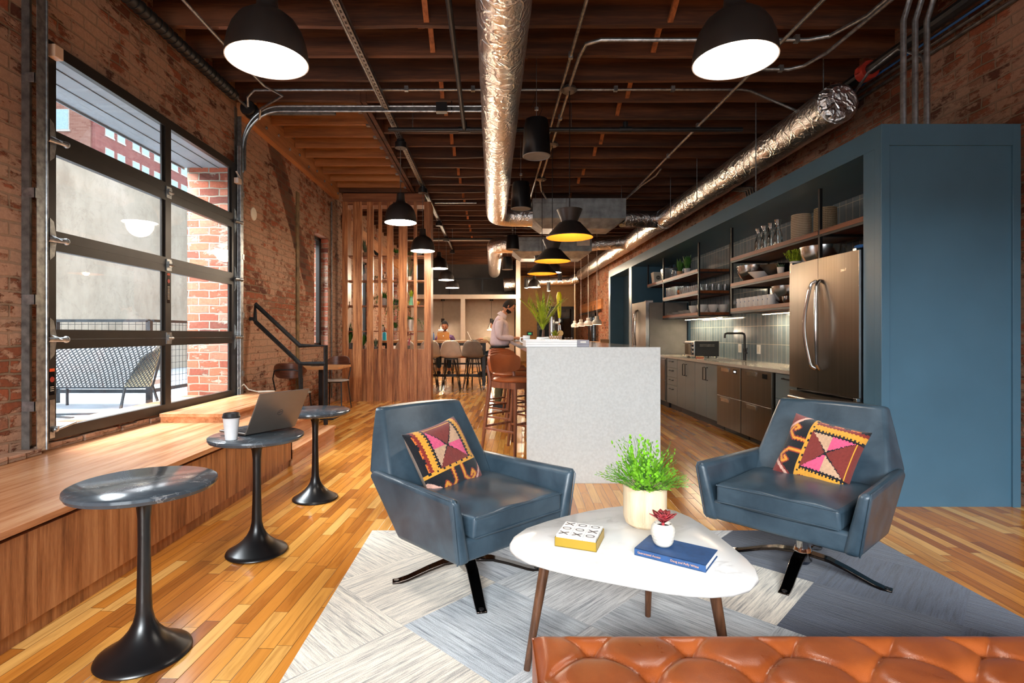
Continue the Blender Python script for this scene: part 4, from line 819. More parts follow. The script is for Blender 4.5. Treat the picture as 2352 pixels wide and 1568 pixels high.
# laptop
lp = thing('laptop', 'grey open laptop on the middle tulip table seen from behind its lid', 'laptop', (-1.28, 3.06, .661), 0)
hx = Vector((.147, .26, 0)).normalized(); hy = Vector((-.87, .49, 0)).normalized(); o0 = Vector((-1.353, 2.93, .664)); Lw = .335
fb = frame(o0, hx, hy)
MB().box(0, Lw, 0, .225, 0, .012).move(fb).build('keyboard_base', M['lap'], lp, world=True, smooth=False, bevel=.003)
k = MB()
for r in range(5):
    for c in range(13): k.box(.02+c*.023, .039+c*.023, .03+r*.022, .048+r*.022, .0125, .0145)
k.move(fb).build('keys', M['lapdark'], lp, world=True, smooth=False); MB().box(.005, Lw-.005, .005, .22, .012, .0125).box(.11, .22, .15, .21, .0125, .0132).move(fb).build('deck', M['lapdark'], lp, world=True, smooth=False)
lean = Vector((.87, -.49, 0))*.124 + Vector((0, 0, .232)); fl = frame(o0 + Vector((0, 0, .006)), hx, lean)      # lid plane; z of this frame points toward the back of the lid
zb = fl.to_3x3() @ Vector((0, 0, 1)); sgn = 1 if zb.dot(Vector((.87, -.49, 0))) > 0 else -1
MB().box(0, Lw, 0, .262, 0, .007*sgn).move(fl).build('lid', M['lap'], lp, world=True, smooth=False, bevel=.002)
MB().box(.006, Lw-.006, .01, .256, -.0012*sgn, -.0004*sgn).move(fl).build('screen', M['screen'], lp, world=True, smooth=False)
lg = MB(); zc = .0078*sgn; cx, cy = Lw*.54, .122
lg.tube([(cx+.017*cos(a), cy+.017*sin(a), zc) for a in [radians(v) for v in range(-115, 76, 10)]], .0011, 5)
lg.tube([(cx+.017*cos(a), cy+.017*sin(a), zc) for a in [radians(v) for v in range(65, 256, 10)]], .0011, 5)
lg.tube([(cx-.012, cy-.003, zc), (cx-.002, cy+.004, zc), (cx+.012, cy+.003, zc)], .0012, 5)
lg.move(fl).build('round_logo', M['lapdark'], lp, world=True)
cp = thing('coffee_cup', 'white paper takeaway cup with a black lid beside the laptop', 'cup', (-1.385, 2.845, .661))
MB().lathe([(0, 0), (.030, 0), (.030, .004), (.0415, .118), (.0425, .12), (.040, .121), (0, .119)], seg=36).build('cup_body', M['papercup'], cp)
MB().lathe([(.0445, .116), (.0455, .122), (.0425, .126), (.041, .137), (.0385, .14), (.036, .134), (0, .134)], seg=36).build('lid', M['lid'], cp)
# cable heap on the landing
t = thing('cord', 'loose beige cord lying on the landing by the door track', 'cord', (-2.8, 6.1, .557)); rr = random.Random(2)
MB().tube([(-2.80, 5.90, .62), (-2.77, 5.98, .66), (-2.73, 6.0, .60), (-2.66, 6.05, .572), (-2.55, 6.12, .570), (-2.48, 6.1, .570), (-2.52, 6.05, .572), (-2.62, 6.0, .570)], .008, 6).build('cord_run', M['cream'], t, world=True)
t = thing('wall_plate', 'round white cover plate on the brick wall right of the door track', 'wall plate', (XL, 6.45, 2.63)); MB().lathe([(0, .008), (.075, .008), (.08, 0)], seg=24).move(Matrix.Translation((XL, 6.42, 2.66)) @ Matrix.Rotation(pi/2, 4, 'Y')).build('plate', M['cream'], t, world=True)
t = thing('wall_conduit', 'old flat vertical conduit strip on the brick wall between the windows', 'conduit', (XL+.01, 7.85, 2)); MB().box(XL, XL+.02, 7.8, 7.9, .0, 3.3).build('strip', plain('ochre_strip', S(120, 96, 62), .8, 0, .3, 8), t, world=True, smooth=False)
pipe('thin vertical conduit on the brick beside the wooden screen', [(XL+.03, 9.45, .1), (XL+.03, 9.45, 3.55)], .015, M['galv_dull'])
# cafe table and chairs
ct = thing('cafe_table', 'small square oak top cafe table by the brick wall', 'table', (-2.5, 7.85, 0))
MB().box(-.32, .34, -.35, .35, .72, .755).build('table_top', M['oak_top'], ct, smooth=False, bevel=.004); MB().box(-.03, .03, -.04, .04, .02, .72).build('column', M['black'], ct, smooth=False); MB().box(-.25, .25, -.25, .25, 0, .02).build('base_plate', M['black'], ct, smooth=False, bevel=.004)
t = thing('napkin_holder', 'small clear holder standing on the cafe table', 'holder', (-2.55, 7.75, .755)); MB().box(-.05, .05, -.03, .03, 0, .1).build('holder_body', M['glassware'], t, smooth=False, bevel=.004); MB().box(-.06, .06, -.035, .035, 0, .006).build('holder_base', M['steel_lite'], t, smooth=False)
def cafe_chair():
    t = thing('cafe_chair', 'dark walnut back cafe chair nearest the steps', 'chair', (-2.56, 6.9, 0), pi, 'cafe chairs at the wall table')
    MB().lathe([(0, .455), (.19, .455), (.21, .465), (.19, .478), (0, .482)], seg=28, fn=lambda a, z: 1+.10*abs(sin(2*a))).build('seat', M['seatgrey'], t)
    n = 10; m = MB(); vs = []
    for i in range(n+1):
        a = radians(-62 + 124*i/n); hgt = .085*(1-abs(2*i/n-1)**3.5)+.012
        for r, dz in ((.225, -hgt), (.225, hgt), (.24, hgt), (.24, -hgt)): vs.append((r*sin(a), r*cos(a)-.02+.02*(dz > 0), .76+dz))
    fs = []
    for i in range(n):
        for j in range(4): fs.append((4*i+j, 4*i+(j+1) % 4, 4*i+4+(j+1) % 4, 4*i+4+j))
    fs += [(0, 1, 2, 3), (4*n+3, 4*n+2, 4*n+1, 4*n)]
    m.add(vs, fs).build('backrest', M['chairply'], t, bevel=.003, dbl=1e-5)
    for sx in (-1, 1):
        MB().tube([(sx*.16, .13, .46), (sx*.19, .2, 0)], .010, 8).build('leg', M['black'], t); MB().tube([(sx*.16, -.15, .46), (sx*.19, -.2, 0)], .010, 8).build('leg', M['black'], t)
    MB().tube([(-.165, .14, .46), (-.185, .19, .66), (-.15, .235, .76), (-.1, .245, .775), (.1, .245, .775), (.15, .235, .76), (.185, .19, .66), (.165, .14, .46)], .009, 8).build('back_frame', M['black'], t)
    MB().tube([(-.16, -.15, .45), (.16, -.15, .45), (.16, .14, .45), (-.16, .14, .45)], .009, 8, closed=True).build('seat_frame', M['black'], t); return t
cc = cafe_chair(); clone(cc, (-2.55, 8.72, 0), -.12, 'dark walnut back cafe chair between the wall table and the screen')

# ---------------------------------------------------------------- wooden slat screen with shelves and plants
YS = 9.75
sc_ = thing('slat_screen', 'tall walnut slat room divider with open plant shelves', 'screen', (-1.9, YS, 0))
X_ = lambda px, d=YS: (px-CXP)*d/FPX
slats = [(787.6, 800), (812, 832), (844, 858), (870, 877), (889.7, 903), (916.5, 935.6), (951, 958), (975, 990.5)]
for a, b in slats: MB().box(X_(a), X_(b), YS-.04, YS+.03, 0, 3.62).build('slat', M['walnut_v'], sc_, world=True, smooth=False)
MB().box(X_(785), X_(990), YS+.03, YS+.08, 0, .945).build('lower_panel', M['walnut_v'], sc_, world=True, smooth=False)
MB().box(X_(785)+.02, X_(990)-.12, YS, YS+.3, 3.63, 3.78).build('header', M['walnut_x'], sc_, world=True, smooth=False)
MB().box(X_(789), X_(989), YS-.03, YS+.3, 3.56, 3.62).build('top_shelf', M['walnut_x'], sc_, world=True, smooth=False)
MB().box(X_(975), X_(990), YS+.03, YS+.34, 0, 3.62).build('side_post', M['walnut_v'], sc_, world=True, smooth=False)
MB().box(X_(787), X_(796), YS+.03, YS+.34, 0, 3.62).build('side_post', M['walnut_v'], sc_, world=True, smooth=False)
SH = [2.655, 2.205, 1.745, 1.28]; YP = YS+.19
for z in SH: MB().box(X_(796)+.001, X_(976), YS+.031, YS+.34, z-.022, z).build('shelf', M['walnut_x'], sc_, world=True, smooth=False)
MB().box(X_(796)+.001, X_(976), YS+.081, YS+.34, .9, .945).build('shelf', M['walnut_x'], sc_, world=True, smooth=False)
def pot_shape(mb, r, h, taper=.82): return mb.lathe([(0, 0), (r*taper*.96, 0), (r*taper, .006), (r, h), (r*.9, h), (r*.86, h*.9), (0, h*.88)], seg=24)
def spikes(mb, n, L, W, spread, seed=1, z=0, up=1.0, bend=.3, r0=.02, cup=.2):
    rg = random.Random(seed)
    for i in range(n):
        a = 2*pi*i/n*2.4 + rg.random(); s = spread*(.25+.75*rg.random()); d = Vector((cos(a)*s, sin(a)*s, up)); L_ = L*(.7+.45*rg.random())
        mb.leaf((cos(a)*r0, sin(a)*r0, z), d, (0, 0, 1), L_, W, bend*s, 4, cup=cup)
    return mb
def trailing(mb, n, L, seed=1, z=0, r=.06, leaf_=.03, side=1.0, step=.022):
    rg = random.Random(seed)
    for i in range(n):
        a = 2*pi*i/n + rg.random()*.5; p = Vector((cos(a)*r*.5, sin(a)*r*.5, z)); d = Vector((cos(a)*.7, sin(a)*.5, .7)); l = 0; LL = L*(.4+.6*rg.random()); pts = [p.copy()]
        while l < LL:
            d = (d + Vector((rg.uniform(-.18, .18), rg.uniform(-.18, .18), -.22))).normalized(); p = p + d*step; l += step; pts.append(p.copy())
            for s in (-1, 1): mb.leaf(p, Vector((rg.uniform(-1, 1), rg.uniform(-1, 1), rg.uniform(-.5, .5))), (0, 0, 1), leaf_*rg.uniform(.7, 1.2), leaf_*.45, .3, 2)
        mb.tube(pts, .0016, 4, False)
    return mb
def potted(name, label, px, z, r, h, potm, leafm, fn, cat='plant', y=None, shape=None):
    y = YP if y is None else y
    t = thing(name, label, cat, (X_(px, y), y, z+.001)); p = MB()
    (shape or pot_shape)(p, r, h); p.build('pot', potm, t); MB().lathe([(0, h*.86), (r*.86, h*.86)], seg=16).build('soil', M['soil'], t)
    m = MB(); fn(m); m.build('foliage', leafm, t, smooth=True, angle=80); return t
potted('potted_aloe', 'spiky grey green plant in a tan pot on the top screen shelf', 839.5, SH[0], .052, .075, M['terra'], M['leaf_grey'], lambda m: spikes(m, 22, .26, .02, .55, 3, .07))
t = thing('carved_hand', 'dark carved ornament on the top screen shelf', 'ornament', (X_(866, YP), YP, SH[0])); MB().tube([(-.06, 0, .12), (-.02, 0, .06), (.05, 0, .022), (.09, 0, .014)], [.012, .03, .022, .014], 10).build('ornament_body', M['pipe_black'], t)
potted('potted_herb', 'small bushy green plant behind the middle top shelf slats', 911, SH[0], .045, .06, M['terra'], M['leaf'], lambda m: spikes(m, 26, .13, .02, 1.0, 5, .05))
potted('trailing_fern', 'long green fern hanging from the top screen shelf at its right end', 963, SH[0], .05, .07, M['grey_pot'], M['leaf'], lambda m: trailing(m, 14, .55, 11, .07, .06, .03))
potted('potted_cactus', 'pale two tone pot with a knobbly cactus on the second screen shelf', 840.5, SH[1], .045, .12, M['white'], M['cream'], lambda m: [m.ball((.01*sin(k), .01*cos(k), .13+.03*k), .028-.002*k, seg=10, rg=6) for k in range(6)])
potted('potted_succulent', 'small blue green trailing succulent on the second screen shelf', 862, SH[1], .035, .05, M['terra'], M['leaf_grey'], lambda m: trailing(m, 10, .3, 14, .05, .04, .025))
t = thing('wooden_easel', 'small brown wooden easel on the second screen shelf', 'easel', (X_(885, YP), YP, SH[1])); MB().beam((-.05, 0, 0), (0, 0, .17), .02, .015).beam((.05, 0, 0), (0, 0, .17), .02, .015).beam((-.035, 0, .05), (.035, 0, .05), .02, .012).build('easel_frame', M['walnut_x'], t, smooth=False)
potted('potted_grass', 'thin grassy plant in a cream pot on the second screen shelf', 941, SH[1], .04, .08, M['cream'], M['leaf_grey'], lambda m: spikes(m, 24, .24, .008, .45, 7, .07))
potted('potted_sprig', 'tiny white pot with a green sprig on the third screen shelf', 801.5, SH[2], .026, .06, M['white'], M['leaf'], lambda m: spikes(m, 12, .04, .012, .7, 8, .05))
potted('trailing_spider_plant', 'lush green plant trailing from a white pot on the third screen shelf', 882, SH[2], .065, .14, M['white'], M['leaf'], lambda m: (trailing(m, 16, .55, 21, .13, .09, .04), spikes(m, 30, .17, .018, 1.0, 3, .12)))
potted('hanging_vine', 'leafy green vine hanging behind the fifth slat gap', 909, SH[2], .045, .06, M['grey_pot'], M['leaf'], lambda m: (trailing(m, 16, .42, 25, .06, .07, .035), trailing(m, 6, .12, 29, .06, .09, .04)))
potted('small_posy', 'small tan pot beside the mint vase', 936.5, SH[2], .028, .055, M['terra'], M['leaf2'], lambda m: spikes(m, 12, .06, .012, .8, 31, .05))
potted('mint_vase', 'tapered mint green vase with yellow sprigs', 944.5, SH[2], .045, .17, M['mint'], M['leaf2'], lambda m: spikes(m, 16, .14, .02, .9, 9, .16), 'vase', None, lambda p, r, h: p.lathe([(0, 0), (r, 0), (r*.55, h), (r*.45, h), (r*.4, h*.8), (0, h*.7)], seg=24))
t = thing('brass_cactus', 'small brass cactus figure on the third screen shelf', 'ornament', (X_(959.5, YP), YP, SH[2])); MB().ball((0, 0, .045), .026, .026, .045, 12, 8).tube([(0, 0, .04), (.035, 0, .045), (.04, 0, .085)], .009, 8).tube([(0, 0, .05), (-.03, 0, .055), (-.033, 0, .10)], .008, 8).build('figure', M['brass'], t)
potted('dark_potted_plant', 'small dark pot with thin dark leaves on the lowest screen shelf', 802, SH[3], .03, .055, M['black'], M['leaf'], lambda m: spikes(m, 12, .12, .02, .7, 41, .05))
potted('mini_succulent', 'small white cup planter with green tufts on the lowest screen shelf', 878.5, SH[3], .032, .085, M['white'], M['leaf'], lambda m: spikes(m, 26, .035, .012, .9, 43, .08))
potted('face_planter', 'white footed planter with trailing silver green vine', 943, SH[3], .052, .21, M['white'], M['leaf'], lambda m: (trailing(m, 12, .34, 47, .2, .08, .03), spikes(m, 14, .1, .02, 1.1, 48, .19)), 'plant', None, lambda p, r, h: p.lathe([(0, 0), (r*.7, 0), (r*.55, h*.2), (r*.8, h*.35), (r, h*.55), (r*1.05, h), (r*.95, h), (r*.9, h*.85), (0, h*.85)], seg=24))
potted('pothos', 'dark leafy plant in a grey planter at the foot of the left slat gap', 802, .946, .075, .11, M['grey_pot'], M['leaf'], lambda m: spikes(m, 20, .32, .055, .5, 51, .1, cup=.1))
potted('rubber_plant', 'broad dark leaves behind the second slat gap', 833, .946, .05, .06, M['grey_pot'], M['leaf'], lambda m: spikes(m, 18, .26, .05, .7, 53, .06, cup=.1))
potted('agave', 'blue green pointed leaves behind the third slat gap', 863, .946, .045, .04, M['grey_pot'], M['leaf_grey'], lambda m: spikes(m, 10, .16, .03, .5, 55, .04, cup=.3))
potted('pink_orchid', 'pink and white flowers trailing near the sixth slat', 937, .946, .04, .06, M['grey_pot'], M['pink'], lambda m: (trailing(m, 8, .2, 57, .25, .05, .045), spikes(m, 8, .22, .02, .5, 58, .05)))
potted('glossy_plant', 'dark green plant in a pale box behind the fifth slat gap', 908, SH[3], .04, .05, M['white'], M['leaf'], lambda m: spikes(m, 10, .12, .035, .5, 59, .05))
t = thing('draped_cloth', 'peach coloured folded paper standing behind the fifth slat gap', 'paper', (X_(906, YP), YP+.08, SH[3])); MB().add([(-.05, 0, 0), (.045, 0, 0), (.045, .03, .2), (.02, .03, .26), (-.03, .02, .12)], [(0, 1, 2, 3, 4)]).add([(-.05, .006, 0), (.045, .006, 0), (.045, .036, .2), (.02, .036, .26), (-.03, .026, .12)], [(4, 3, 2, 1, 0)]).build('sheet', plain('peach_sheet', S(226, 180, 150), .8), t, smooth=False)

# ---------------------------------------------------------------- dome lamps
def dome(R):
    t = thing('dome_pendant', 'x', 'lamp', (0, 0, 0)); k = R/.205
    prof = [(R, 0), (R*1.0, .012*k), (R*.985, .05*k), (R*.94, .10*k), (R*.85, .155*k), (R*.70, .205*k), (R*.5, .238*k), (R*.36, .252*k), (R*.30, .262*k), (R*.26, .29*k), (R*.24, .36*k), (R*.22, .375*k), (0, .375*k)]
    MB().lathe(prof, seg=64).build('lamp_shade', M['shade'], t, angle=50)
    MB().lathe([(R, 0), (R*.972, .001), (R*.965, .03*k), (R*.9, .1*k)], seg=64).build('inner_rim', M['shade_in'], t)
    MB().lathe([(0, .016*k), (R*.962, .016*k)], seg=64).build('diffuser', M['lamp_glow'], t)
    return t
def hang(t, top, zb, k, twisted):
    m = MB(); z0 = zb + .375*k
    pts = [(0, 0, z0-zb)]; L = top - z0; n = max(4, int(L/.012))
    for s in (0, pi): m.tube([(.004*cos(s+i*.9), .004*sin(s+i*.9), z0-zb+L*i/n) for i in range(n+1)], .0028, 4, False)
    m.build('cord', M['galv_dull'] if twisted else M['black'], t)
    MB().lathe([(0, 0), (.075, 0), (.075, .07), (.05, .085), (.05, .11), (0, .11)], (0, 0, top-zb-.11), 20).build('canopy', M['black'], t)
def place_dome(label, loc, R=.205, top=3.71, group='black dome lamps in the left row', twisted=True):
    t = dome(R); t.location = loc; t['label'] = label; t['group'] = group; k = R/.205; hang(t, top, loc[2], k, twisted)
    if loc[1] > 3: q_ = point('bulb_light', (0, 0, -.03), 75 if loc[1] > 10 else 32, (1.0, .80, .58), .15); q_.parent = t
    return t
Z1_ = EYE + 1.42
place_dome('large black dome lamp nearest the camera on the left', (-1.17, 2.79, Z1_))
place_dome('large black dome lamp nearest the camera on the right', (1.255, 2.77, Z1_-.01), .208, 3.74, 'near dome lamps', False)
dl = [(-1.17, 6.86, 2.645, 'second black dome lamp of the left row in front of the slat screen', .205), (-1.17, 9.05, 2.62, 'third black dome lamp of the left row beside the screen edge', .205),
      (-1.17, 11.8, 2.66, 'fourth black dome lamp of the left row just right of the screen', .2), (-1.17, 13.7, 2.6, 'fifth black dome lamp of the left row', .2), (-1.17, 15.8, 2.58, 'last black dome lamp of the left row above the seated man', .2)]
for x, y, z, lb, R in dl: place_dome(lb, (x, y, z), R)
for x, y, z, lb in [(1.36, 17.2, 2.72, 'far black dome lamp just above the palm'), (1.65, 14.3, 2.86, 'far black dome lamp half hidden behind the third yellow lined lamp')]: place_dome(lb, (x, y, z), .2, 4.12, 'far dome lamps by the passage', False)
# gold lined hourglass pendants
def gold_lamp(label, loc, top=3.69):
    t = thing('hourglass_pendant', label, 'lamp', loc, 0, 'gold lined pendants over the island')
    MB().lathe([(.236, 0), (.238, .008), (.11, .150), (.085, .158), (.082, .165), (.13, .285), (.127, .286), (.0, .25)], seg=56).build('lamp_shade', M['shade'], t, angle=30)
    MB().lathe([(.2355, .001), (.108, .146), (.0, .150)], seg=56).build('gold_lining', M['gold_in'], t); MB().ball((0, 0, .075), .03, seg=12, rg=8).build('bulb', M['bulb'], t); MB().cyl((0, 0, .10), (0, 0, .148), .018, seg=10).build('socket', M['brass'], t)
    MB().cyl((0, 0, .25), (0, 0, top-loc[2]), .005, seg=6).build('cord', M['black'], t); pl_ = point('bulb_light', (0, 0, .02), 9, (1.0, .66, .30)); pl_.parent = t; return t
gold_lamp('nearest gold lined hourglass lamp over the island', (.79, 5.45, 2.2)); gold_lamp('middle gold lined hourglass lamp over the island', (.79, 7.0, 2.17)); gold_lamp('farthest gold lined hourglass lamp over the island', (.80, 8.55, 2.18))
# white clay pendants
def clay(label, x, y, z, top=4.12):
    t = thing('clay_pendant', label, 'lamp', (x, y, z), 0, 'white clay pendants at the far table'); MB().lathe([(.115, 0), (.125, .03), (.12, .07), (.09, .11), (.055, .13), (.052, .2), (.04, .21), (0, .21)], seg=28).build('lamp_shade', M['cream'], t)
    MB().lathe([(0, .004), (.11, .004)], seg=20).build('diffuser', M['lamp_glow'], t); MB().cyl((0, 0, .2), (0, 0, top-z), .006, seg=6).build('cord', M['white'], t)
for lb, px, y, py in [('leftmost of the four white clay pendants', 1320, 17.9, 751), ('second from left of the four white clay pendants', 1334.5, 16.4, 749), ('third from left of the four white clay pendants', 1351, 14.9, 747), ('rightmost of the four white clay pendants', 1371, 13.4, 745)]:
    p = P(px, py, y); clay(lb, p.x, p.y, p.z)
# speakers
def speaker(label, loc, R=.14, h=.36):
    t = thing('pendant_speaker', label, 'speaker', loc, 0, 'black pendant speakers'); MB().lathe([(R, 0), (R*.99, .06), (R*.9, h*.8), (R*.8, h), (R*.5, h+.01), (0, h+.01)], seg=32).build('speaker_body', M['blackgloss'], t)
    MB().lathe([(0, .01), (R*.93, .002), (R*.93, -.006), (R, 0)], seg=32).build('grille', M['grey_pot'], t); MB().cyl((0, 0, h), (0, 0, 4.12-loc[2]), .003, seg=5).build('suspension_wire', M['galv'], t)
    MB().lathe([(0, 0), (.02, 0), (.02, .03), (0, .03)], (0, 0, h+.1), 10).build('hook', M['galv'], t)
    MB().tube([(0, 0, h), (.03, 0, h+.05), (.06, .02, h+.12), (.01, 0, h+.17), (-.05, 0, h+.12), (-.02, 0, h+.2), (0, 0, h+.3)], .003, 5).build('speaker_cable', M['black'], t)
speaker('black hanging speaker nearest the camera right of the duct', (.445, 5.35, 2.995)); speaker('second black hanging speaker beside the duct elbow', (.40, 7.4, 2.95)); speaker('third black hanging speaker against the charcoal wall', (.42, 14.6, 2.98), .15, .34)
speaker('black hanging speaker partly behind the second duct elbow', (.44, 11.4, 3.02), .14, .3)
for i, (px, y, py0, py1, r) in enumerate([(1286, 17.0, 632, 645, .07), (1260, 18.2, 655, 668, .06), (1209, 18.2, 655, 661, .07)]):
    p = P(px, py1, y); q_ = P(px, py0, y); t = thing('cylinder_downlight', ['rightmost', 'middle', 'leftmost'][i] + ' small black cylinder light before the tan wall', 'lamp', p, 0, 'cylinder downlights'); MB().cyl((0, 0, 0), (0, 0, .3), r, seg=16).build('housing', M['black'], t); MB().lathe([(0, -.003), (r*.8, -.003)], seg=16).build('lens', M['lamp_glow'], t); MB().cyl((0, 0, .3), (0, 0, 4.12-p.z), .008, seg=6).build('stem', M['black'], t); q2 = point('bulb_light', (0, 0, -.05), 70, (1.0, .76, .50), .08); q2.parent = t
t = thing('ceiling_sprinkler', 'small red sprinkler cap above the third speaker', 'sprinkler', (1.0, 16.0, 3.9)); MB().lathe([(0, 0), (.06, 0), (.08, .02), (.03, .04), (.02, .2), (0, .2)], (0, 0, 0), 14).build('head', M['red'], t)
# ================================================================ rug of carpet tiles
def clip(poly, ax, lim, keep_less):
    out = []
    for i in range(len(poly)):
        a, b = poly[i], poly[(i+1) % len(poly)]; ia = (a[ax] <= lim) == keep_less or a[ax] == lim; ib = (b[ax] <= lim) == keep_less or b[ax] == lim
        if ia: out.append(a)
        if ia != ib: t = (lim-a[ax])/(b[ax]-a[ax]); out.append((a[0]+(b[0]-a[0])*t, a[1]+(b[1]-a[1])*t))
    return out
rug = thing('area_rug', 'large rug of cream, grey and navy striped carpet tiles', 'rug', (.7, 1.8, 0)); m = MB(); m.uv = []; m.col = []
hh = .387; rr = random.Random(5)
greys = [S(226, 216, 202), S(206, 208, 210), S(188, 194, 200), S(216, 208, 196), S(176, 180, 186)]; blues = [S(60, 72, 96), S(50, 60, 82), S(76, 88, 110)]
for a in range(-4, 12):
    for b in range(-8, 6):
        if (a+b) % 2 == 0: continue
        cx, cy = -.367+hh*a, 2.222+hh*b; g = hh*1.0003
        poly = [(cx, cy-g), (cx+g, cy), (cx, cy+g), (cx-g, cy)]
        for ax, lim, less in ((0, 2.262, True), (0, -.738, False), (1, 3.30, True), (1, .0, False)): poly = clip(poly, ax, lim, less) if len(poly) > 2 else []
        if len(poly) < 3: continue
        base = rr.choice(blues) if a >= 5 else (greys[0] if a <= 0 and (a % 2 or a < -0) else rr.choice(greys[1:]) if a > 0 else rr.choice((greys[0], greys[3], greys[1])))
        d = (sqrt(.5), -sqrt(.5)) if a % 2 else (sqrt(.5), sqrt(.5)); n_ = (-d[1], d[0]); k = rr.random()*5
        n = len(poly); s0 = len(m.f)
        m.add([(x, y, .011) for x, y in poly], [list(range(n))]); m.uv.append([(x*d[0]+y*d[1]+k, x*n_[0]+y*n_[1]+k) for x, y in poly]); m.col.append(base)
m.build('carpet_tiles', M['rug'], rug, world=True, smooth=False)
MB().box(-.738, 2.262, 0, 3.30, 0.001, .0105).build('rug_backing', plain('rug_edge', S(196, 190, 180), .95, 0, .1, 60), rug, world=True, smooth=False)

# ---------------------------------------------------------------- coffee table and what stands on it
TZ = .431
cx0, cy0 = .52, 2.04
outl = [(.066, 2.025), (.084, 2.093), (.135, 2.18), (.228, 2.262), (.318, 2.327), (.431, 2.395), (.524, 2.44), (.607, 2.466), (.69, 2.47), (.765, 2.45), (.822, 2.40), (.857, 2.32), (.878, 2.22), (.890, 2.10), (.897, 1.98), (.899, 1.88), (.89, 1.80), (.865, 1.735), (.815, 1.685), (.751, 1.657), (.682, 1.648), (.615, 1.655), (.552, 1.672), (.458, 1.712), (.357, 1.758), (.27, 1.80), (.193, 1.845), (.125, 1.895), (.085, 1.945), (.066, 1.985)]
tb = thing('coffee_table', 'rounded triangular white marble coffee table on walnut legs', 'table', (cx0, cy0, .011))
n = len(outl); rings = [(.965, -.030), (.985, -.026), (.997, -.016), (1.0, -.010), (.997, -.004), (.985, 0)]
m = MB(); vs = []
for k, dz in rings: vs += [(cx0+(x-cx0)*k, cy0+(y-cy0)*k, TZ+dz) for x, y in outl]
fs = [[j*n+i, j*n+(i+1) % n, (j+1)*n+(i+1) % n, (j+1)*n+i] for j in range(len(rings)-1) for i in range(n)]
fs += [list(range(n))[::-1], [(len(rings)-1)*n+i for i in range(n)]]
m.add(vs, fs).build('table_top', M['marble'], tb, world=True, angle=50)
for (tx, ty), (fx, fy) in [((.20, 1.97), (.125, 1.925)), ((.665, 2.26), (.668, 2.295)), ((.74, 1.80), (.80, 1.78))]:
    MB().tube([(tx, ty, TZ-.03), (fx, fy, .013)], [.020, .012], 16).build('leg', M['walnut_leg'], tb, world=True)
MB().prism([(.17, 1.93), (.25, 1.9), (.78, 1.76), (.78, 1.84), (.70, 2.3), (.62, 2.3)], TZ-.045, TZ-.0305).build('under_frame', M['walnut_leg'], tb, world=True, smooth=False)
# wooden pot with fern
fp = thing('potted_fern', 'bright green maidenhair fern in a pale wooden pot', 'plant', (.632, 2.215, TZ+.001))
MB().lathe([(0, 0), (.062, 0), (.078, .012), (.087, .04), (.088, .165), (.080, .165), (.076, .14), (0, .135)], seg=48).build('pot', M['birch'], fp); MB().lathe([(0, .137), (.078, .137)], seg=20).build('soil', M['soil'], fp)
m = MB(); rg = random.Random(12); stems = MB()
for i in range(105):
    a = rg.random()*2*pi; s = rg.random()**.8*1.25; d = Vector((cos(a)*s, sin(a)*s, .9)).normalized(); L = .105 + .07*rg.random() + (.055 if s < .45 else 0); p = Vector((cos(a)*.035*s, sin(a)*.035*s, .14)); pts = [p.copy()]; nst = 11
    side = d.cross(Vector((0, 0, 1))); side = side.normalized() if side.length > 1e-3 else Vector((1, 0, 0))
    for j in range(nst):
        d = (d + Vector((0, 0, -.045*s)) + Vector((rg.uniform(-.08, .08), rg.uniform(-.08, .08), 0))).normalized(); p = p + d*(L/nst); pts.append(p.copy())
        if j > 3:
            for sg in (-1, 1):
                q = p + side*sg*(.006+.022*sin(pi*(j-3)/(nst-2)))*rg.uniform(.7, 1.2); nn = (d.cross(side)+Vector((rg.uniform(-.5, .5), rg.uniform(-.5, .5), rg.uniform(-.5, .5)))).normalized()
                u = side*sg; v = nn.cross(u).normalized(); w_ = .0105*rg.uniform(.6, 1.3)*(1-.3*j/nst)
                m.add([q-u*w_*.2, q+(u*.15-v*.75)*w_, q+(u*.75-v*.85)*w_, q+(u*1.15-v*.3)*w_, q+(u*1.15+v*.35)*w_, q+(u*.75+v*.85)*w_, q+(u*.15+v*.75)*w_], [(0, 1, 2, 3, 4, 5, 6)])
    stems.tube(pts, .0008, 3, False)
m.build('foliage', M['fern'], fp, smooth=False); stems.build('stems', M['leaf'], fp)
# succulent pot on the book
sp_ = thing('potted_succulent', 'small white dimpled pot with a red succulent on the blue book', 'plant', (.618, 1.935, TZ+.0265))
def dim(a, z):
    if z < .012 or z > .07: return 1
    r = int((z-.012)/.0115); return 1 + .035*(abs(sin(a*9 + (r % 2)*pi/2))**1.5 * abs(sin(pi*(z-.012)/.0115))) - .012
MB().lathe([(0, 0), (.024, 0), (.033, .010)] + [(.033+.009*sin(pi*min(1, (z-.010)/.085)), z) for z in [.012+.00144*i for i in range(41)]] + [(.033, .077), (.030, .081), (.026, .078), (.026, .068), (0, .066)], seg=72, fn=dim).build('pot', M['cream'], sp_, angle=80)
MB().lathe([(0, .069), (.027, .069)], seg=16).build('soil', M['soil'], sp_)
m = MB(); 
for ring_, (nn_, L, up, z) in enumerate([(6, .056, .55, .082), (6, .046, .9, .086), (5, .034, 1.5, .09), (4, .022, 3, .094)]):
    for i in range(nn_): a = 2*pi*i/nn_+ring_*.5; m.leaf((cos(a)*.004, sin(a)*.004, z), (cos(a), sin(a), up), (0, 0, 1), L, .030 if ring_ < 2 else .02, -.35, 6, cup=.45, tip=.12)
m.tube([(0, 0, .067), (0, 0, .09)], .006, 8); f = m.build('rosette', M['succ'], sp_, angle=80); sl = f.modifiers.new('thick', 'SOLIDIFY'); sl.thickness = .0022
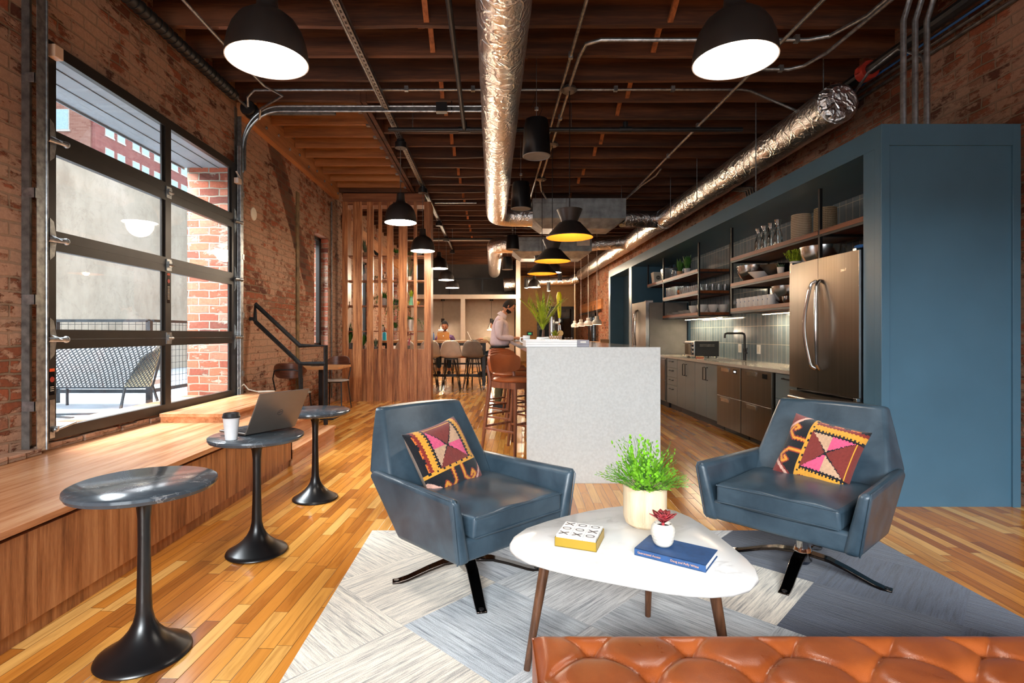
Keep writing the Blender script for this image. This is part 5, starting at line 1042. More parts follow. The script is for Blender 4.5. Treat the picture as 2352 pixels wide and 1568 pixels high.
# book
bk = thing('book', 'closed dark blue cloth book lying on the marble table', 'book', (.65, 1.92, TZ+.0005)); fbk = frame((.508, 1.912, TZ+.001), (.195, -.142, 0), (.142, .195, 0)); L_, W_b, H_b = .245, .158, .025
MB().box(0, L_, 0, W_b, 0, .003).box(0, L_, 0, W_b, H_b-.003, H_b).box(0, L_, 0, .003, 0, H_b).move(fbk).build('cover', M['navy'], bk, world=True, smooth=False, bevel=.0008)
MB().box(.004, L_-.004, .003, W_b-.005, .003, H_b-.003).move(fbk).build('pages', M['paper'], bk, world=True, smooth=False)
inv = chain_matrix(bk).inverted(); ftx = frame(fbk @ Vector((.012, -.0006, H_b/2)), fbk.to_3x3() @ Vector((1, 0, 0)), (0, 0, 1))
text_obj('spine_title', 'Guaranteed Access', .0105, M['copper'], bk, inv @ ftx); text_obj('spine_title', 'Doug and Polly White', .0105, M['copper'], bk, inv @ frame(fbk @ Vector((.128, -.0006, H_b/2)), fbk.to_3x3() @ Vector((1, 0, 0)), (0, 0, 1)))
# noughts and crosses box
fx = frame((.2335, 1.992, TZ+.001), (.1436, -.058, 0), (.058, .1436, 0)); gb = thing('game_tray', 'gold metal tray holding white noughts and crosses tiles', 'tray', (.31, 2.03, TZ+.0005)); q = .155
MB().box(0, q, 0, .002, 0, .034).box(0, q, q-.002, q, 0, .034).box(0, .002, 0, q, 0, .034).box(q-.002, q, 0, q, 0, .034).box(0, q, 0, q, 0, .003).move(fx).build('tray_body', M['gold'], gb, world=True, smooth=False)
grid = {(0, 0): 'X', (1, 0): 'X', (2, 0): 'O', (0, 1): 'O', (1, 1): 'O', (2, 1): 'X', (0, 2): 'X', (1, 2): 'O', (2, 2): 'O'}
pos_w = {0: 'front', 1: 'middle', 2: 'back'}; pos_c = {0: 'left', 1: 'centre', 2: 'right'}
for (i, j), ch in grid.items():
    u, v = .0035+i*.0495, .0035+j*.0495; c0 = fx @ Vector((u+.0245, v+.0245, .0035))
    tt = thing('game_tile', 'white tile marked %s, %s column of the %s row in the gold tray' % ({'X': 'with a cross', 'O': 'with a circle'}[ch], pos_c[i], pos_w[j]), 'tile', c0, 0, 'noughts and crosses tiles')
    MB().box(u, u+.0485, v, v+.0485, .0035, .044).move(fx).build('tile_block', M['white_g'], tt, world=True, smooth=False, bevel=.002)
    mm = MB(); cxx, cyy, r_ = u+.0243, v+.0243, .0165
    if ch == 'X': mm.beam((cxx-r_, cyy-r_*.8, .0443), (cxx+r_, cyy+r_*.8, .0443), .004, .0008).beam((cxx-r_, cyy+r_*.8, .0443), (cxx+r_, cyy-r_*.8, .0443), .004, .0008)
    else:
        ang = [2*pi*k/28 for k in range(28)]; base = [(cxx+r_*cos(a), cyy+r_*.8*sin(a), .0447) for a in ang] + [(cxx+(r_-.0036)*cos(a), cyy+(r_*.8-.0034)*sin(a), .0447) for a in ang]
        mm.add(base, [(k, (k+1) % 28, 28+(k+1) % 28, 28+k) for k in range(28)])
    mm.move(fx).build('mark', M['ink'], tt, world=True, smooth=False)

# ---------------------------------------------------------------- armchairs
def armchair(label, loc, rot, baserot):
    t = thing('armchair', label, 'armchair', (loc[0], loc[1], .011), rot, 'blue leather swivel armchairs'); L = M['leather_b']; z0 = -.011
    # seat frame: front rail, belly
    m = MB(); m.prism_x([(-.350, .255), (.115, .235), (.27, .40), (.20, .405), (.10, .352), (-.350, .352)], -.335, .335); m.build('seat_frame', L, t, bevel=.018, seg=4)
    for s in (-1, 1):
        # side panel: leaning outward, thick rounded top
        def pt(y, z, side):     # outer face leans outward towards the top
            k = (z-.24)/.29; xo = .345 + .048*k - max(0, y-.1)*.10
            return s*(xo if side else xo-.072+.02*k)
        poly = [(-.362, .252), (.115, .234), (.362, .50), (.30, .530), (-.372, .537)]
        o = [(pt(y, z, 1), y, z) for y, z in poly]; i_ = [(pt(y, z, 0), y, z) for y, z in poly]
        n = 5; fs = [list(range(n)), [n+k for k in range(n)][::-1]] + [[k, n+k, n+(k+1) % n, (k+1) % n] for k in range(n)]
        if s < 0: fs = [f[::-1] for f in fs]
        a = MB().add(o+i_, fs).build('armrest', L, t, bevel=.026, seg=5, dbl=1e-6)
        po = [(s*(abs(x)-.004), y, z) for x, y, z in (o[3], o[4], o[0], o[1])]
        pz = [(s*.357, .33, .520), (s*.388, -.352, .533), (s*.388, -.369, .515), (s*.350, -.357, .275), (s*.343, -.34, .254)]
        pz = [(x-s*.003, y, z) for x, y, z in pz]
        MB().tube(pz, .0035, 6).build('piping', L, a)
    # backrest
    lev = [(.300, .235, .300, .300, .300), (.40, .135, .285, .315, .325), (.52, .215, .375, .318, .362), (.67, .300, .432, .292, .318), (.822, .385, .470, .262, .276)]
    vs = []; N = 8
    for z, yi, yo, wi, wo in lev:
        for k in range(N+1): u = -1+2*k/N; vs.append((u*wi, yi + .022*(u*u) - .01, z + (.008*(1-u*u) if z > .8 else 0)))
        for k in range(N+1): u = 1-2*k/N; vs.append((u*wo, yo - .022*u*u, z + (.008*(1-u*u) if z > .8 else 0)))
    R = 2*(N+1); fs = []
    for l in range(len(lev)-1):
        for k in range(R): fs.append([l*R+k, l*R+(k+1) % R, (l+1)*R+(k+1) % R, (l+1)*R+k])
    fs.append([k for k in range(R)][::-1])
    for k in range(N): a_, b_ = k, R-1-k; T = (len(lev)-1)*R; fs.append([T+a_, T+a_+1, T+b_-1, T+b_])
    m = MB().add(vs, fs); bk_ = m.build('backrest', L, t, bevel=.030, seg=5, dbl=1e-6)
    # cushion, crowned
    nx, ny = 16, 12; vs = []; W2, y0, y1 = .285, -.375, .20
    def cz(u, v): return .446 + .022*(1-u**4)*(1-v**4) + .004*sin(7*u+3*v)
    for j in range(ny+1):
        for i in range(nx+1): u, v = -1+2*i/nx, -1+2*j/ny; vs.append((u*(W2-.012*abs(v)**3), y0+(y1-y0)*(v+1)/2, cz(u, v)))
    for j in range(ny+1):
        for i in range(nx+1): u, v = -1+2*i/nx, -1+2*j/ny; vs.append((u*(W2-.006), y0+.006+(y1-y0-.01)*(v+1)/2, .352-.008*(1-u**2)))
    q = lambda i, j, l: l*(nx+1)*(ny+1)+j*(nx+1)+i; fs = []
    for j in range(ny):
        for i in range(nx): fs += [[q(i, j, 0), q(i+1, j, 0), q(i+1, j+1, 0), q(i, j+1, 0)], [q(i, j, 1), q(i, j+1, 1), q(i+1, j+1, 1), q(i+1, j, 1)]]
    for i in range(nx): fs += [[q(i, 0, 1), q(i+1, 0, 1), q(i+1, 0, 0), q(i, 0, 0)], [q(i, ny, 0), q(i+1, ny, 0), q(i+1, ny, 1), q(i, ny, 1)]]
    for j in range(ny): fs += [[q(0, j, 0), q(0, j+1, 0), q(0, j+1, 1), q(0, j, 1)], [q(nx, j, 1), q(nx, j+1, 1), q(nx, j+1, 0), q(nx, j, 0)]]
    cu = MB().add(vs, fs).build('seat_cushion', L, t, bevel=.014, seg=4, angle=50)
    for zz, yy in ((.440, y0-.001), (.358, y0+.004)): MB().tube([(-W2+.012, yy, zz), (0, yy-.001, zz+.004), (W2-.012, yy, zz)], .0035, 6).build('piping', L, cu)
    MB().lathe([(.036, .05), (.038, .09), (.040, .25), (.0, .25)], (0, 0, z0), 28).build('swivel_column', M['chrome'], t); MB().lathe([(0, .035), (.03, .04), (.045, .06), (.045, .10), (.038, .125), (0, .125)], (0, 0, z0), 24).build('hub', M['chrome'], t)
    for k in range(4):
        a = baserot - rot + k*pi/2; d = Vector((cos(a), sin(a), 0)); sd = Vector((-sin(a), cos(a), 0)); m = MB(); prof = [(.02, .105, .030), (.12, .095, .028), (.2, .070, .026), (.3, .032, .024), (.345, .020, .023), (.375, .018, .023)]
        vs = []
        for r, z, wd in prof:
            zt_ = z; vs += [d*r-sd*wd+Vector((0, 0, zt_-.014+z0)), d*r+sd*wd+Vector((0, 0, zt_-.014+z0)), d*r+sd*wd+Vector((0, 0, zt_+z0)), d*r-sd*wd+Vector((0, 0, zt_+z0))]
        fs = [[4*i+j, 4*i+(j+1) % 4, 4*i+4+(j+1) % 4, 4*i+4+j] for i in range(len(prof)-1) for j in range(4)] + [[3, 2, 1, 0], [4*len(prof)-4+j for j in range(4)]]
        lg = m.add(vs, fs).build('leg', M['darkchrome'], t, bevel=.002, angle=40)
        MB().cyl(d*.355+Vector((0, 0, .006+z0)), d*.355+Vector((0, 0, .0115)), .012, seg=10).build('foot_pad', M['black'], lg)
    return t
RL, RR = radians(42.0), radians(-49.0)
armchair('blue leather swivel armchair left of the island end', (-.118, 2.685), RL, radians(-78.4)); armchair('blue leather swivel armchair in front of the blue cabinet', (1.605, 2.768), RR, radians(-132))
# kilim pillows: the woven pattern is evaluated per small face
C_ = dict(k=S(26, 28, 34), r=S(134, 46, 40), y=S(226, 160, 56), o=S(214, 112, 50), p=S(226, 92, 132), b=S(206, 166, 134), w=S(230, 178, 160), f=S(128, 52, 46))
def segd(px, py, ax, ay, bx, by):
    dx, dy = bx-ax, by-ay; t = max(0, min(1, ((px-ax)*dx+(py-ay)*dy)/(dx*dx+dy*dy))); return sqrt((px-ax-t*dx)**2+(py-ay-t*dy)**2)
def tri(px, py, a, b, c):
    s = lambda p, q, r: (p[0]-r[0])*(q[1]-r[1])-(q[0]-r[0])*(p[1]-r[1]); P_ = (px, py); d1, d2, d3 = s(P_, a, b), s(P_, b, c), s(P_, c, a)
    return not ((min(d1, d2, d3) < 0) and (max(d1, d2, d3) > 0))
def kilim(u, v):
    z = .010*((int(u*46) % 2)*2-1); zv = .010*((int(v*46) % 2)*2-1)
    if .345 < u < .395: return C_['k'] if (abs((v*9) % 1-.5) < .13 and u > .372) else C_['y']
    if u <= .345:
        r1 = sqrt((u-.40)**2+(v-.50)**2) 
        if v > .5 and (u+.0) < (v-.74)*.95: return C_['r']
        if v > .5 and u < (v-.68)*.95: return C_['w']
        if v < .5 and u < (.24-v)*1.25: return C_['r']
        if v < .5 and u < (.29-v)*1.25: return C_['w']
        if v < .5 and u < (.32-v)*1.25: return C_['r']
        for s_, c in ((.012, 'y'), (.022, 'o'), (.036, 'r')):
            for vv, sg in ((.60, 1), (.43, -1)):
                pts = [(.36, vv), (.17, vv), (.075, vv+sg*.10), (.14, vv+sg*.205), (.20, vv+sg*.165), (.15, vv+sg*.125)]
                if min(segd(u, v+z*.2, *pts[i], *pts[i+1]) for i in range(5)) < s_: return C_[c]
        return C_['k']
    if v > .93+z*.5: return C_['o'] if (v < .955 and (u*5 % 1) < .6) else C_['k']
    if v > .885+z: return C_['r']
    if v > .80+z: return C_['y']
    if v < .06: return C_['o'] if (v > .035 and (u*4 % 1) < .4) else C_['k']
    if v < .115+z: return C_['r']
    if v < .205+z: return C_['y']
    if v > .765 or v < .235: return C_['k']
    uc = .64
    if tri(u, v+z*.4, (.415, .755), (.93, .755), (uc, .525)): return C_['b'] if u < .655 else C_['p']
    if tri(u, v+z*.4, (.41, .245), (.93, .245), (uc, .485)): return C_['p'] if u < .655 else C_['b']
    if tri(u, v+z*.4, (.395, .80), (.99, .80), (uc, .495)) or tri(u, v+z*.4, (.39, .20), (.99, .20), (uc, .515)): return C_['k']
    if abs(u-.945) < .006: return C_['y']
    return C_['f']
def pillow(label, base, mtx, turn):
    t = thing('throw_pillow', label, 'pillow', base, 0, 'kilim throw pillows'); n = 84
    def shp(i, j, n_, side):
        u, v = i/n_, j/n_; a, b = 2*u-1, 2*v-1; pinch = 1-.10*(1-abs(a)**2)*(abs(b)**3)
        x = a*.20*(1-.085*(1-b*b)*0-.075*(1-abs(b)**1.6)*1.0+.02); y = b*.20*(1-.075*(1-abs(a)**1.6)+.02)
        x = a*.192*(1-.07*(1-b**2)*abs(a)**3); y = b*.192*(1-.07*(1-a**2)*abs(b)**3)
        h = .068*((1-a**4)*(1-b**4))**.55*side + .003*noise.noise((a*3, b*3, 1.7))*(1-a**4)*(1-b**4)
        return Vector((x, y, h))
    m = MB(); m.col = []; m.uv = []
    for j in range(n+1):
        for i in range(n+1): m.v.append(mtx @ shp(i, j, n, 1))
    for j in range(n):
        for i in range(n):
            u, v = (i+.5)/n, (j+.5)/n; 
            if turn: cu, cv = v, 1-u
            else: cu, cv = u, v
            m.f.append([j*(n+1)+i, j*(n+1)+i+1, (j+1)*(n+1)+i+1, (j+1)*(n+1)+i]); m.m.append(0); m.col.append(kilim(cu, cv))
            m.uv.append([(i/n, j/n), ((i+1)/n, j/n), ((i+1)/n, (j+1)/n), (i/n, (j+1)/n)])
    m.build('woven_front', M['pillow'], t, world=True, angle=180)
    m = MB(); n2 = 20
    for j in range(n2+1):
        for i in range(n2+1): m.v.append(mtx @ shp(i, j, n2, -1))
    for j in range(n2):
        for i in range(n2): m.f.append([j*(n2+1)+i, (j+1)*(n2+1)+i, (j+1)*(n2+1)+i+1, j*(n2+1)+i+1]); m.m.append(0)
    m.build('plain_back', M['pillowback'], t, world=True, angle=180)
def chairframe(loc, rot, cx, cy, cz, tilt, roll, yaw=0):
    return Matrix.Translation((loc[0], loc[1], 0)) @ Matrix.Rotation(rot, 4, 'Z') @ Matrix.Translation((cx, cy, cz)) @ Matrix.Rotation(yaw, 4, 'Z') @ Matrix.Rotation(pi/2-tilt, 4, 'X') @ Matrix.Rotation(roll, 4, 'Z')
# the first turn maps the pillow's up axis to a slope leaning on the backrest
m1 = chairframe((-.118, 2.685), RL, -.045, .140, .578, radians(28), radians(8), radians(6)); pillow('patterned kilim pillow leaning in the left armchair', (m1.translation.x, m1.translation.y, .47), m1, True)
m2 = chairframe((1.605, 2.768), RR, .030, .145, .580, radians(28), radians(-9), radians(-4)); pillow('patterned kilim pillow leaning in the right armchair', (m2.translation.x, m2.translation.y, .47), m2, False)

# ---------------------------------------------------------------- tufted ottoman
ot = thing('ottoman', 'tufted cognac leather ottoman in the foreground', 'ottoman', (1.2, .9, .011))
X0o, X1o, Y0o, Y1o, ZT = .108, 2.1, .35, 1.435, .425
def tuft(x, y):
    # diamond grid of buttons; pleats run along the diagonals
    px_, py_ = .2485, .1075; u = (x-.4996)/px_; v = (1.3535-y)/py_     # rows at integer v, offset half on odd rows
    best = 9
    for rv in (mfloor(v), mfloor(v)+1):
        off = .5 if rv % 2 else 0
        ru = round(u-off)+off; best = min(best, sqrt(((u-ru)*px_)**2+((v-rv)*py_)**2))
    p = u+v/2; q_ = u-v/2; dp = abs(p-round(p)); dq = abs(q_-round(q_)); pl = min(dp, dq)
    return best, pl
nx, ny = 300, 164; m = MB()
for j in range(ny+1):
    for i in range(nx+1):
        x = X0o+(X1o-X0o)*i/nx; y = Y0o+(Y1o-Y0o)*j/ny; ex = min(x-X0o, X1o-x); ey = min(y-Y0o, Y1o-y); b, pl = tuft(x, y); edge = min(ex, ey)
        fb_ = min(1, max(0, (edge-.01)/.05)); z = ZT - .030*math.exp(-(b/.026)**1.3)*fb_ - .011*math.exp(-(pl/.045)**1.0)*(fb_ if edge > .03 else fb_*.7) + .004*fb_
        rd = max(0, 1-edge/.035); z -= .022*rd**2.2
        m.v.append(Vector((x, y, z)))
for j in range(ny):
    for i in range(nx): a = j*(nx+1)+i; m.f.append([a, a+1, a+nx+2, a+nx+1]); m.m.append(0)
def skirt(idx):
    for a, b in zip(idx[:-1], idx[1:]):
        va, vb = m.v[a], m.v[b]; c = len(m.v); m.v += [Vector((va.x, va.y, .13)), Vector((vb.x, vb.y, .13))]; m.f.append([a, c, c+1, b]); m.m.append(0)
skirt([i for i in range(nx+1)]); skirt([ny*(nx+1)+i for i in range(nx, -1, -1)]); skirt([j*(nx+1) for j in range(ny, -1, -1)]); skirt([j*(nx+1)+nx for j in range(ny+1)])
cushion = m.build('tufted_top', M['leather_t'], ot, world=True, angle=60)
rowi = 0
for r in range(0, 9):
    y = 1.3535-.1075*r; off = .5 if r % 2 else 0
    for c in range(-2, 7):
        x = .4996+.2485*(c+off)
        if X0o+.06 < x < X1o-.06 and Y0o+.05 < y < Y1o-.04: MB().lathe([(0, .004), (.006, .003), (.009, 0)], (x, y, ZT-.026), 12).build('button', M['leather_t'], cushion, world=True)
MB().tube([(X0o, Y0o, ZT-.022), (X0o, Y1o, ZT-.022), (X1o, Y1o, ZT-.022)], .003, 6).build('piping', M['leather_t'], ot, world=True)
for x in (X0o+.08, X1o-.08):
    for y in (Y0o+.08, Y1o-.08): MB().cyl((x, y, .013), (x, y, .14), .015, .022, seg=12).build('leg', M['walnut_leg'], ot, world=True)

# ================================================================ island
isl = thing('kitchen_island', 'long kitchen island with a pale terrazzo waterfall end', 'island', (.83, 4.4, 0))
IX0, IX1, IY0, IY1, IZ = .285, 1.377, 4.375, 9.6, 1.113
MB().box(IX0, IX1, IY0, IY0+.04, 0, IZ).build('waterfall_end', M['island'], isl, world=True, smooth=False, bevel=.0015); MB().box(IX0, IX1, IY0+.0405, IY1, IZ-.04, IZ).build('counter_top', M['island_top'], isl, world=True, smooth=False)
MB().box(IX0+.33, IX1-.02, IY0+.05, IY1-.05, 0, IZ-.04).build('cabinet_body', M['cab'], isl, world=True, smooth=False)
t = thing('storage_trays', 'stack of white drawer trays with a grey end on the island', 'trays', (.5, 4.6, IZ)); ya, yb = 4.44, 4.9
sx = lambda px: (px-CXP)*4.44/FPX
for k in range(3): MB().box(sx(1208), sx(1325.5), ya, yb, IZ+.001+k*.0195, IZ+.001+(k+1)*.0195-.0012).build('tray', M['white_g'], t, world=True, smooth=False, bevel=.001)
t = thing('drawer_box', 'low grey drawer box with a cutout handle on the island', 'box', (.75, 4.6, IZ)); MB().box(sx(1326), sx(1353), ya, yb, IZ+.001, IZ+.058).build('box_body', plain('grey_plastic', S(150, 148, 158), .5), t, world=True, smooth=False); MB().box(sx(1333), sx(1346), ya-.001, ya, IZ+.035, IZ+.047).build('handle_slot', M['paper'], t, world=True, smooth=False); MB().box(sx(1326), sx(1353), ya-.0008, ya, IZ+.022, IZ+.0235).build('drawer_gap', M['toe'], t, world=True, smooth=False)
mg = thing('mug', 'white mug with a pale blue band at the island edge', 'mug', (.345, 5.35, IZ+.001)); MB().lathe([(0, 0), (.034, 0), (.036, .004), (.036, .092), (.033, .092), (.032, .01), (0, .008)], seg=28).build('mug_body', M['white_g'], mg); MB().tube([(-.034, 0, .072), (-.058, 0, .07), (-.064, 0, .045), (-.055, 0, .026), (-.034, 0, .022)], .006, 8).build('handle', M['white_g'], mg); MB().lathe([(.0365, .05), (.0365, .058)], seg=28).build('band', M['blue_cable'], mg)
pl = thing('potted_palm', 'yellow green palm in a white bowl pot on the island', 'plant', (.50, 5.25, IZ+.001)); MB().lathe([(0, 0), (.058, 0), (.064, .01), (.066, .06), (.060, .075), (.05, .078), (0, .07)], seg=32).build('pot', M['white_g'], pl)
MB().tube([(0, 0, .07), (.005, 0, .15)], [.016, .012], 10).build('trunk', M['walnut_leg'], pl)
m = MB(); rg = random.Random(9)
for i in range(30):
    a = rg.random()*2*pi; s = .1+.75*rg.random(); m.leaf((0, 0, .13+.06*rg.random()), (cos(a)*s, sin(a)*s*.8, 1.0), (0, 0, 1), .2+.2*rg.random(), .020, .25, 6, cup=.25, tip=.05)
for i in range(9):
    a = 2*pi*i/9+.3; s = .55; d = Vector((cos(a)*s, sin(a)*s, 1)).normalized(); p = Vector((0, 0, .15))
    for j in range(9):
        p = p + d*.035; d = (d+Vector((0, 0, -.05))).normalized(); sd = d.cross(Vector((0, 0, 1))).normalized()
        for sg in (-1, 1): m.leaf(p, d*.9+sd*sg*.7, (0, 0, 1), .10+.02*rg.random(), .011, .3, 3, cup=.2)
m.build('fronds', M['palm'], pl, angle=80)
t = thing('beer_tap', 'chrome tap tower with a bright yellow handle on the island', 'tap', (.83, 6.9, IZ+.001)); MB().cyl((-.06, 0, 0), (-.06, 0, .33), .035, seg=20).cyl((.03, 0, 0), (.03, 0, .22), .012, seg=12).cyl((-.06, 0, .25), (.03, -.02, .25), .014, seg=12).tube([(.03, -.02, .25), (.04, -.06, .22), (.045, -.07, .16)], .010, 8).build('tower', M['chrome'], t)
h_ = MB().tube([(.035, -.03, .30), (.035, -.03, .36), (.03, -.03, .5), (.03, -.03, .6), (.03, -.03, .645)], [.012, .022, .028, .034, .02], 12).build('tap_handle', M['yellow'], t); MB().cyl((.035, -.03, .25), (.035, -.03, .31), .014, seg=12).build('collar', M['chrome'], t)
mk = MB()
for k in range(7): mk.box(.026, .040, -.0625, -.060, .40+k*.02, .408+k*.02)
mk.build('print_marks', M['black'], h_, smooth=False)
t = potted('patterned_planter', 'tan and white patterned planter with spiky leaves on the island', 0, 0, .067, .09, plain('tan_glaze', S(186, 140, 104), .5), M['palm'], lambda m: spikes(m, 30, .07, .014, 1.0, 61, .08, bend=.2)); t.location = (.66, 5.55, IZ+.001)
m = MB()
for r in range(4):
    for k in range(16):
        a = 2*pi*(k+.5*(r % 2))/16; rad_ = .0565+.012*(r*.022+.012)/.09; c = Vector((cos(a)*rad_*1.0, sin(a)*rad_, .012+r*.022)); tn_ = Vector((-sin(a), cos(a), 0)); o_ = Vector((cos(a), sin(a), 0))*.0015
        m.add([c-tn_*.009+o_, c-Vector((0, 0, .006))+o_, c+tn_*.009+o_, c+Vector((0, 0, .006))+o_], [(0, 1, 2, 3)])
m.build('diamond_pattern', M['white_g'], t, smooth=False)
MB().cyl((.045, -.03, .115), (.045, -.026, .115), .031, seg=24).cyl((.035, -.028, .02), (.038, -.028, .1), .002, seg=5).build('round_tag', plain('kraft_tag', S(206, 164, 104), .8), t)
t = thing('glass_jar', 'short glass jar of amber sweets on the island', 'jar', (.80, 5.6, IZ+.001)); MB().lathe([(0, 0), (.04, 0), (.043, .008), (.043, .045), (.04, .06), (.043, .064), (.043, .07), (0, .07)], seg=24).build('jar_glass', M['glassware'], t); MB().lathe([(0, .003), (.038, .003), (.038, .04), (0, .045)], seg=20).build('contents', plain('amber_sweets', S(210, 150, 80), .5, 0, .5, 90), t)

# bar stools
def stool():
    t = thing('bar_stool', 'nearest tan leather bar stool at the island', 'stool', (.24, 5.50, 0), radians(45), 'tan leather bar stools along the island'); Wd = M['stoolwood']; Lh = M['leather_s']      # local front is -Y... seat faces -Y
    MB().lathe([(0, .735), (.19, .735), (.215, .745), (.22, .757), (.205, .772), (0, .780)], seg=40, fn=lambda a, z: 1+.07*abs(sin(2*a))**2).build('seat', Lh, t, angle=60)
    MB().box(-.19, .19, -.175, -.15, .675, .74).box(-.19, .19, .15, .175, .675, .74).box(-.19, -.165, -.175, .175, .675, .74).box(.165, .19, -.175, .175, .675, .74).build('seat_rail', Wd, t, bevel=.004)
    for sx in (-1, 1):
        MB().tube([(sx*.178, -.165, .735), (sx*.19, -.168, 0)], [.020, .015], 12).build('leg', Wd, t); MB().tube([(sx*.19, .215, .90), (sx*.182, .180, .735), (sx*.20, .290, 0)], [.016, .021, .015], 12).build('leg', Wd, t)
    for za, pa_, pb_ in ((.33, (-.19, -.167), (.19, -.167)), (.27, (-.192, .245), (.192, .245)), (.25, (-.19, -.167), (-.194, .25)), (.25, (.19, -.167), (.194, .25))):
        MB().beam((pa_[0], pa_[1], za), (pb_[0], pb_[1], za), .018, .022).build('stretcher', Wd, t, bevel=.003)
    N, K = 20, 18; vs = []; th = .036; nn = (N+1)*(K+1)
    for side in (0, 1):
        for i in range(N+1):
            u = -1+2*i/N
            for j in range(K+1):
                v = -1+2*j/K; w_ = .228*max(.0015, 1-abs(v)**4.0)**.30*(1+.07*v); x = u*w_; bul = .012*(1-u*u)*(1-v*v)
                y = .245 - 1.5*x*x + .018*v + (bul if side == 0 else -th-bul); vs.append((x, y, .912+v*.100))
    q = lambda i, j, s: s*nn+i*(K+1)+j; fs = []
    for i in range(N):
        for j in range(K): fs += [[q(i, j, 0), q(i, j+1, 0), q(i+1, j+1, 0), q(i+1, j, 0)], [q(i, j, 1), q(i+1, j, 1), q(i+1, j+1, 1), q(i, j+1, 1)]]
        fs += [[q(i, 0, 0), q(i+1, 0, 0), q(i+1, 0, 1), q(i, 0, 1)], [q(i, K, 0), q(i, K, 1), q(i+1, K, 1), q(i+1, K, 0)]]
    for j in range(K): fs += [[q(0, j, 0), q(0, j, 1), q(0, j+1, 1), q(0, j+1, 0)], [q(N, j, 0), q(N, j+1, 0), q(N, j+1, 1), q(N, j, 1)]]
    MB().add(vs, fs).build('backrest', Lh, t, bevel=.010, seg=3, angle=60); return t
s0 = stool()
for y, l, dr_ in ((6.30, 'second tan leather bar stool at the island', 1), (7.08, 'third tan leather bar stool at the island', -2), (7.75, 'fourth tan leather bar stool, nearest the standing man', 2)): clone(s0, (.24, y, 0), radians(45+dr_), l)

# ---------------------------------------------------------------- communal table with shell stools
cm = thing('communal_table', 'long bar height oak table on a black steel frame', 'table', (-1.3, 12.2, 0)); TA, TB_, TY0, TY1, TH = -2.55, -.11, 11.8, 12.75, 1.075
MB().box(TA, TB_+.02, TY0, TY1, TH-.05, TH).build('table_top', M['oak_top'], cm, world=True, smooth=False, bevel=.003)
for x in (TA+.06, TB_-.07):
    for y in (TY0+.06, TY1-.06): MB().box(x-.035, x+.035, y-.035, y+.035, .08, TH-.05).build('leg', M['black'], cm, world=True, smooth=False); MB().cyl((x-.015, y, .035), (x+.015, y, .035), .035, seg=12).box(x-.02, x+.02, y-.02, y+.02, .06, .09).build('caster', M['galv'], cm, world=True)
MB().box(TA+.05, TB_-.05, TY0+.05, TY0+.09, TH-.11, TH-.05).box(TA+.05, TB_-.05, TY1-.09, TY1-.05, TH-.11, TH-.05).build('apron', M['black'], cm, world=True, smooth=False)
MB().box(TA+.05, TB_-.05, TY0+.5, TY0+.56, .24, .30).box(TA+.05, TB_-.05, TY1-.08, TY1-.04, .5, .54).build('foot_bar', M['black'], cm, world=True, smooth=False)
def shell():
    t = thing('shell_stool', 'x', 'stool', (0, 0, 0), 0, 'shell stools at the communal table'); N, K = 16, 12; vs = []
    prof = [(-.20, .70), (-.17, .715), (-.10, .705), (0, .695), (.08, .70), (.14, .73), (.175, .78), (.195, .85), (.21, .92), (.222, .99), (.228, 1.035), (.230, 1.055), (.229, 1.065)]
    for j, (y, z) in enumerate(prof):
        w_ = [.19, .215, .225, .23, .235, .235, .23, .22, .205, .18, .145, .10, .05][j]
        for i in range(N+1): u = -1+2*i/N; up = .055*u*u*(1 if j < 7 else .3); vs.append((u*w_, y-(.05*u*u if j > 5 else 0), z+up))
    fs = [[j*(N+1)+i, j*(N+1)+i+1, (j+1)*(N+1)+i+1, (j+1)*(N+1)+i] for j in range(len(prof)-1) for i in range(N)]
    o = MB().add(vs, fs).build('seat_shell', M['shell'], t, angle=80); s = o.modifiers.new('thick', 'SOLIDIFY'); s.thickness = .012
    for sx in (-1, 1):
        for sy in (-1, 1): MB().tube([(sx*.06, sy*.10, .69), (sx*.20, sy*.20, 0)], .009, 6).tube([(sx*.13, sy*.12, .69), (sx*.20, sy*.20, 0)], .009, 6).build('leg', M['black'], t)
    MB().tube([(-.17, -.17, .27), (.17, -.17, .27), (.17, .17, .27), (-.17, .17, .27)], .007, 6, closed=True).build('foot_ring', M['black'], t)
    MB().box(-.13, .13, -.13, .13, .675, .69).build('seat_plate', M['black'], t); return t
sh = shell(); sh.location = (-.885, 11.62, 0); sh.rotation_euler[2] = pi; sh['label'] = 'pale shell stool tucked in just right of the seated man'
clone(sh, (-1.36, 11.55, 0), pi+.2, 'pale shell stool partly hidden by the slat screen edge')
for o_ in (clone(sh, (-.40, 11.70, 0), pi-.15, 'grey shell stool behind the pale one near the table end'),):
    for c in o_.children:
        if c.name.startswith('seat_shell'): c.data = c.data.copy(); c.data.materials[0] = M['shell2']
clone(sh, (-1.85, 11.6, 0), pi, 'pale shell stool seen through the fifth and sixth slats'); clone(sh, (-2.25, 13.1, 0), .1, 'pale shell stool at the far left of the communal table')
def padstool(x, y, l):
    t = thing('padded_stool', l, 'stool', (x, y, 0), 0, 'orange padded stools'); MB().box(-.2, .2, -.18, .18, .64, .76).build('seat', M['orange_seat'], t, bevel=.03, seg=4)
    for sx in (-1, 1):
        for sy in (-1, 1): MB().cyl((sx*.17, sy*.16, .65), (sx*.19, sy*.18, 0), .012, seg=6).build('leg', M['black'], t)
    MB().tube([(-.17, -.17, .3), (.17, -.17, .3), (.17, .17, .3), (-.17, .17, .3)], .009, 6, closed=True).build('foot_ring', M['black'], t)
padstool(-.78, 13.2, 'orange padded stool behind the communal table, left one'); padstool(-.30, 13.2, 'orange padded stool behind the communal table, right one')
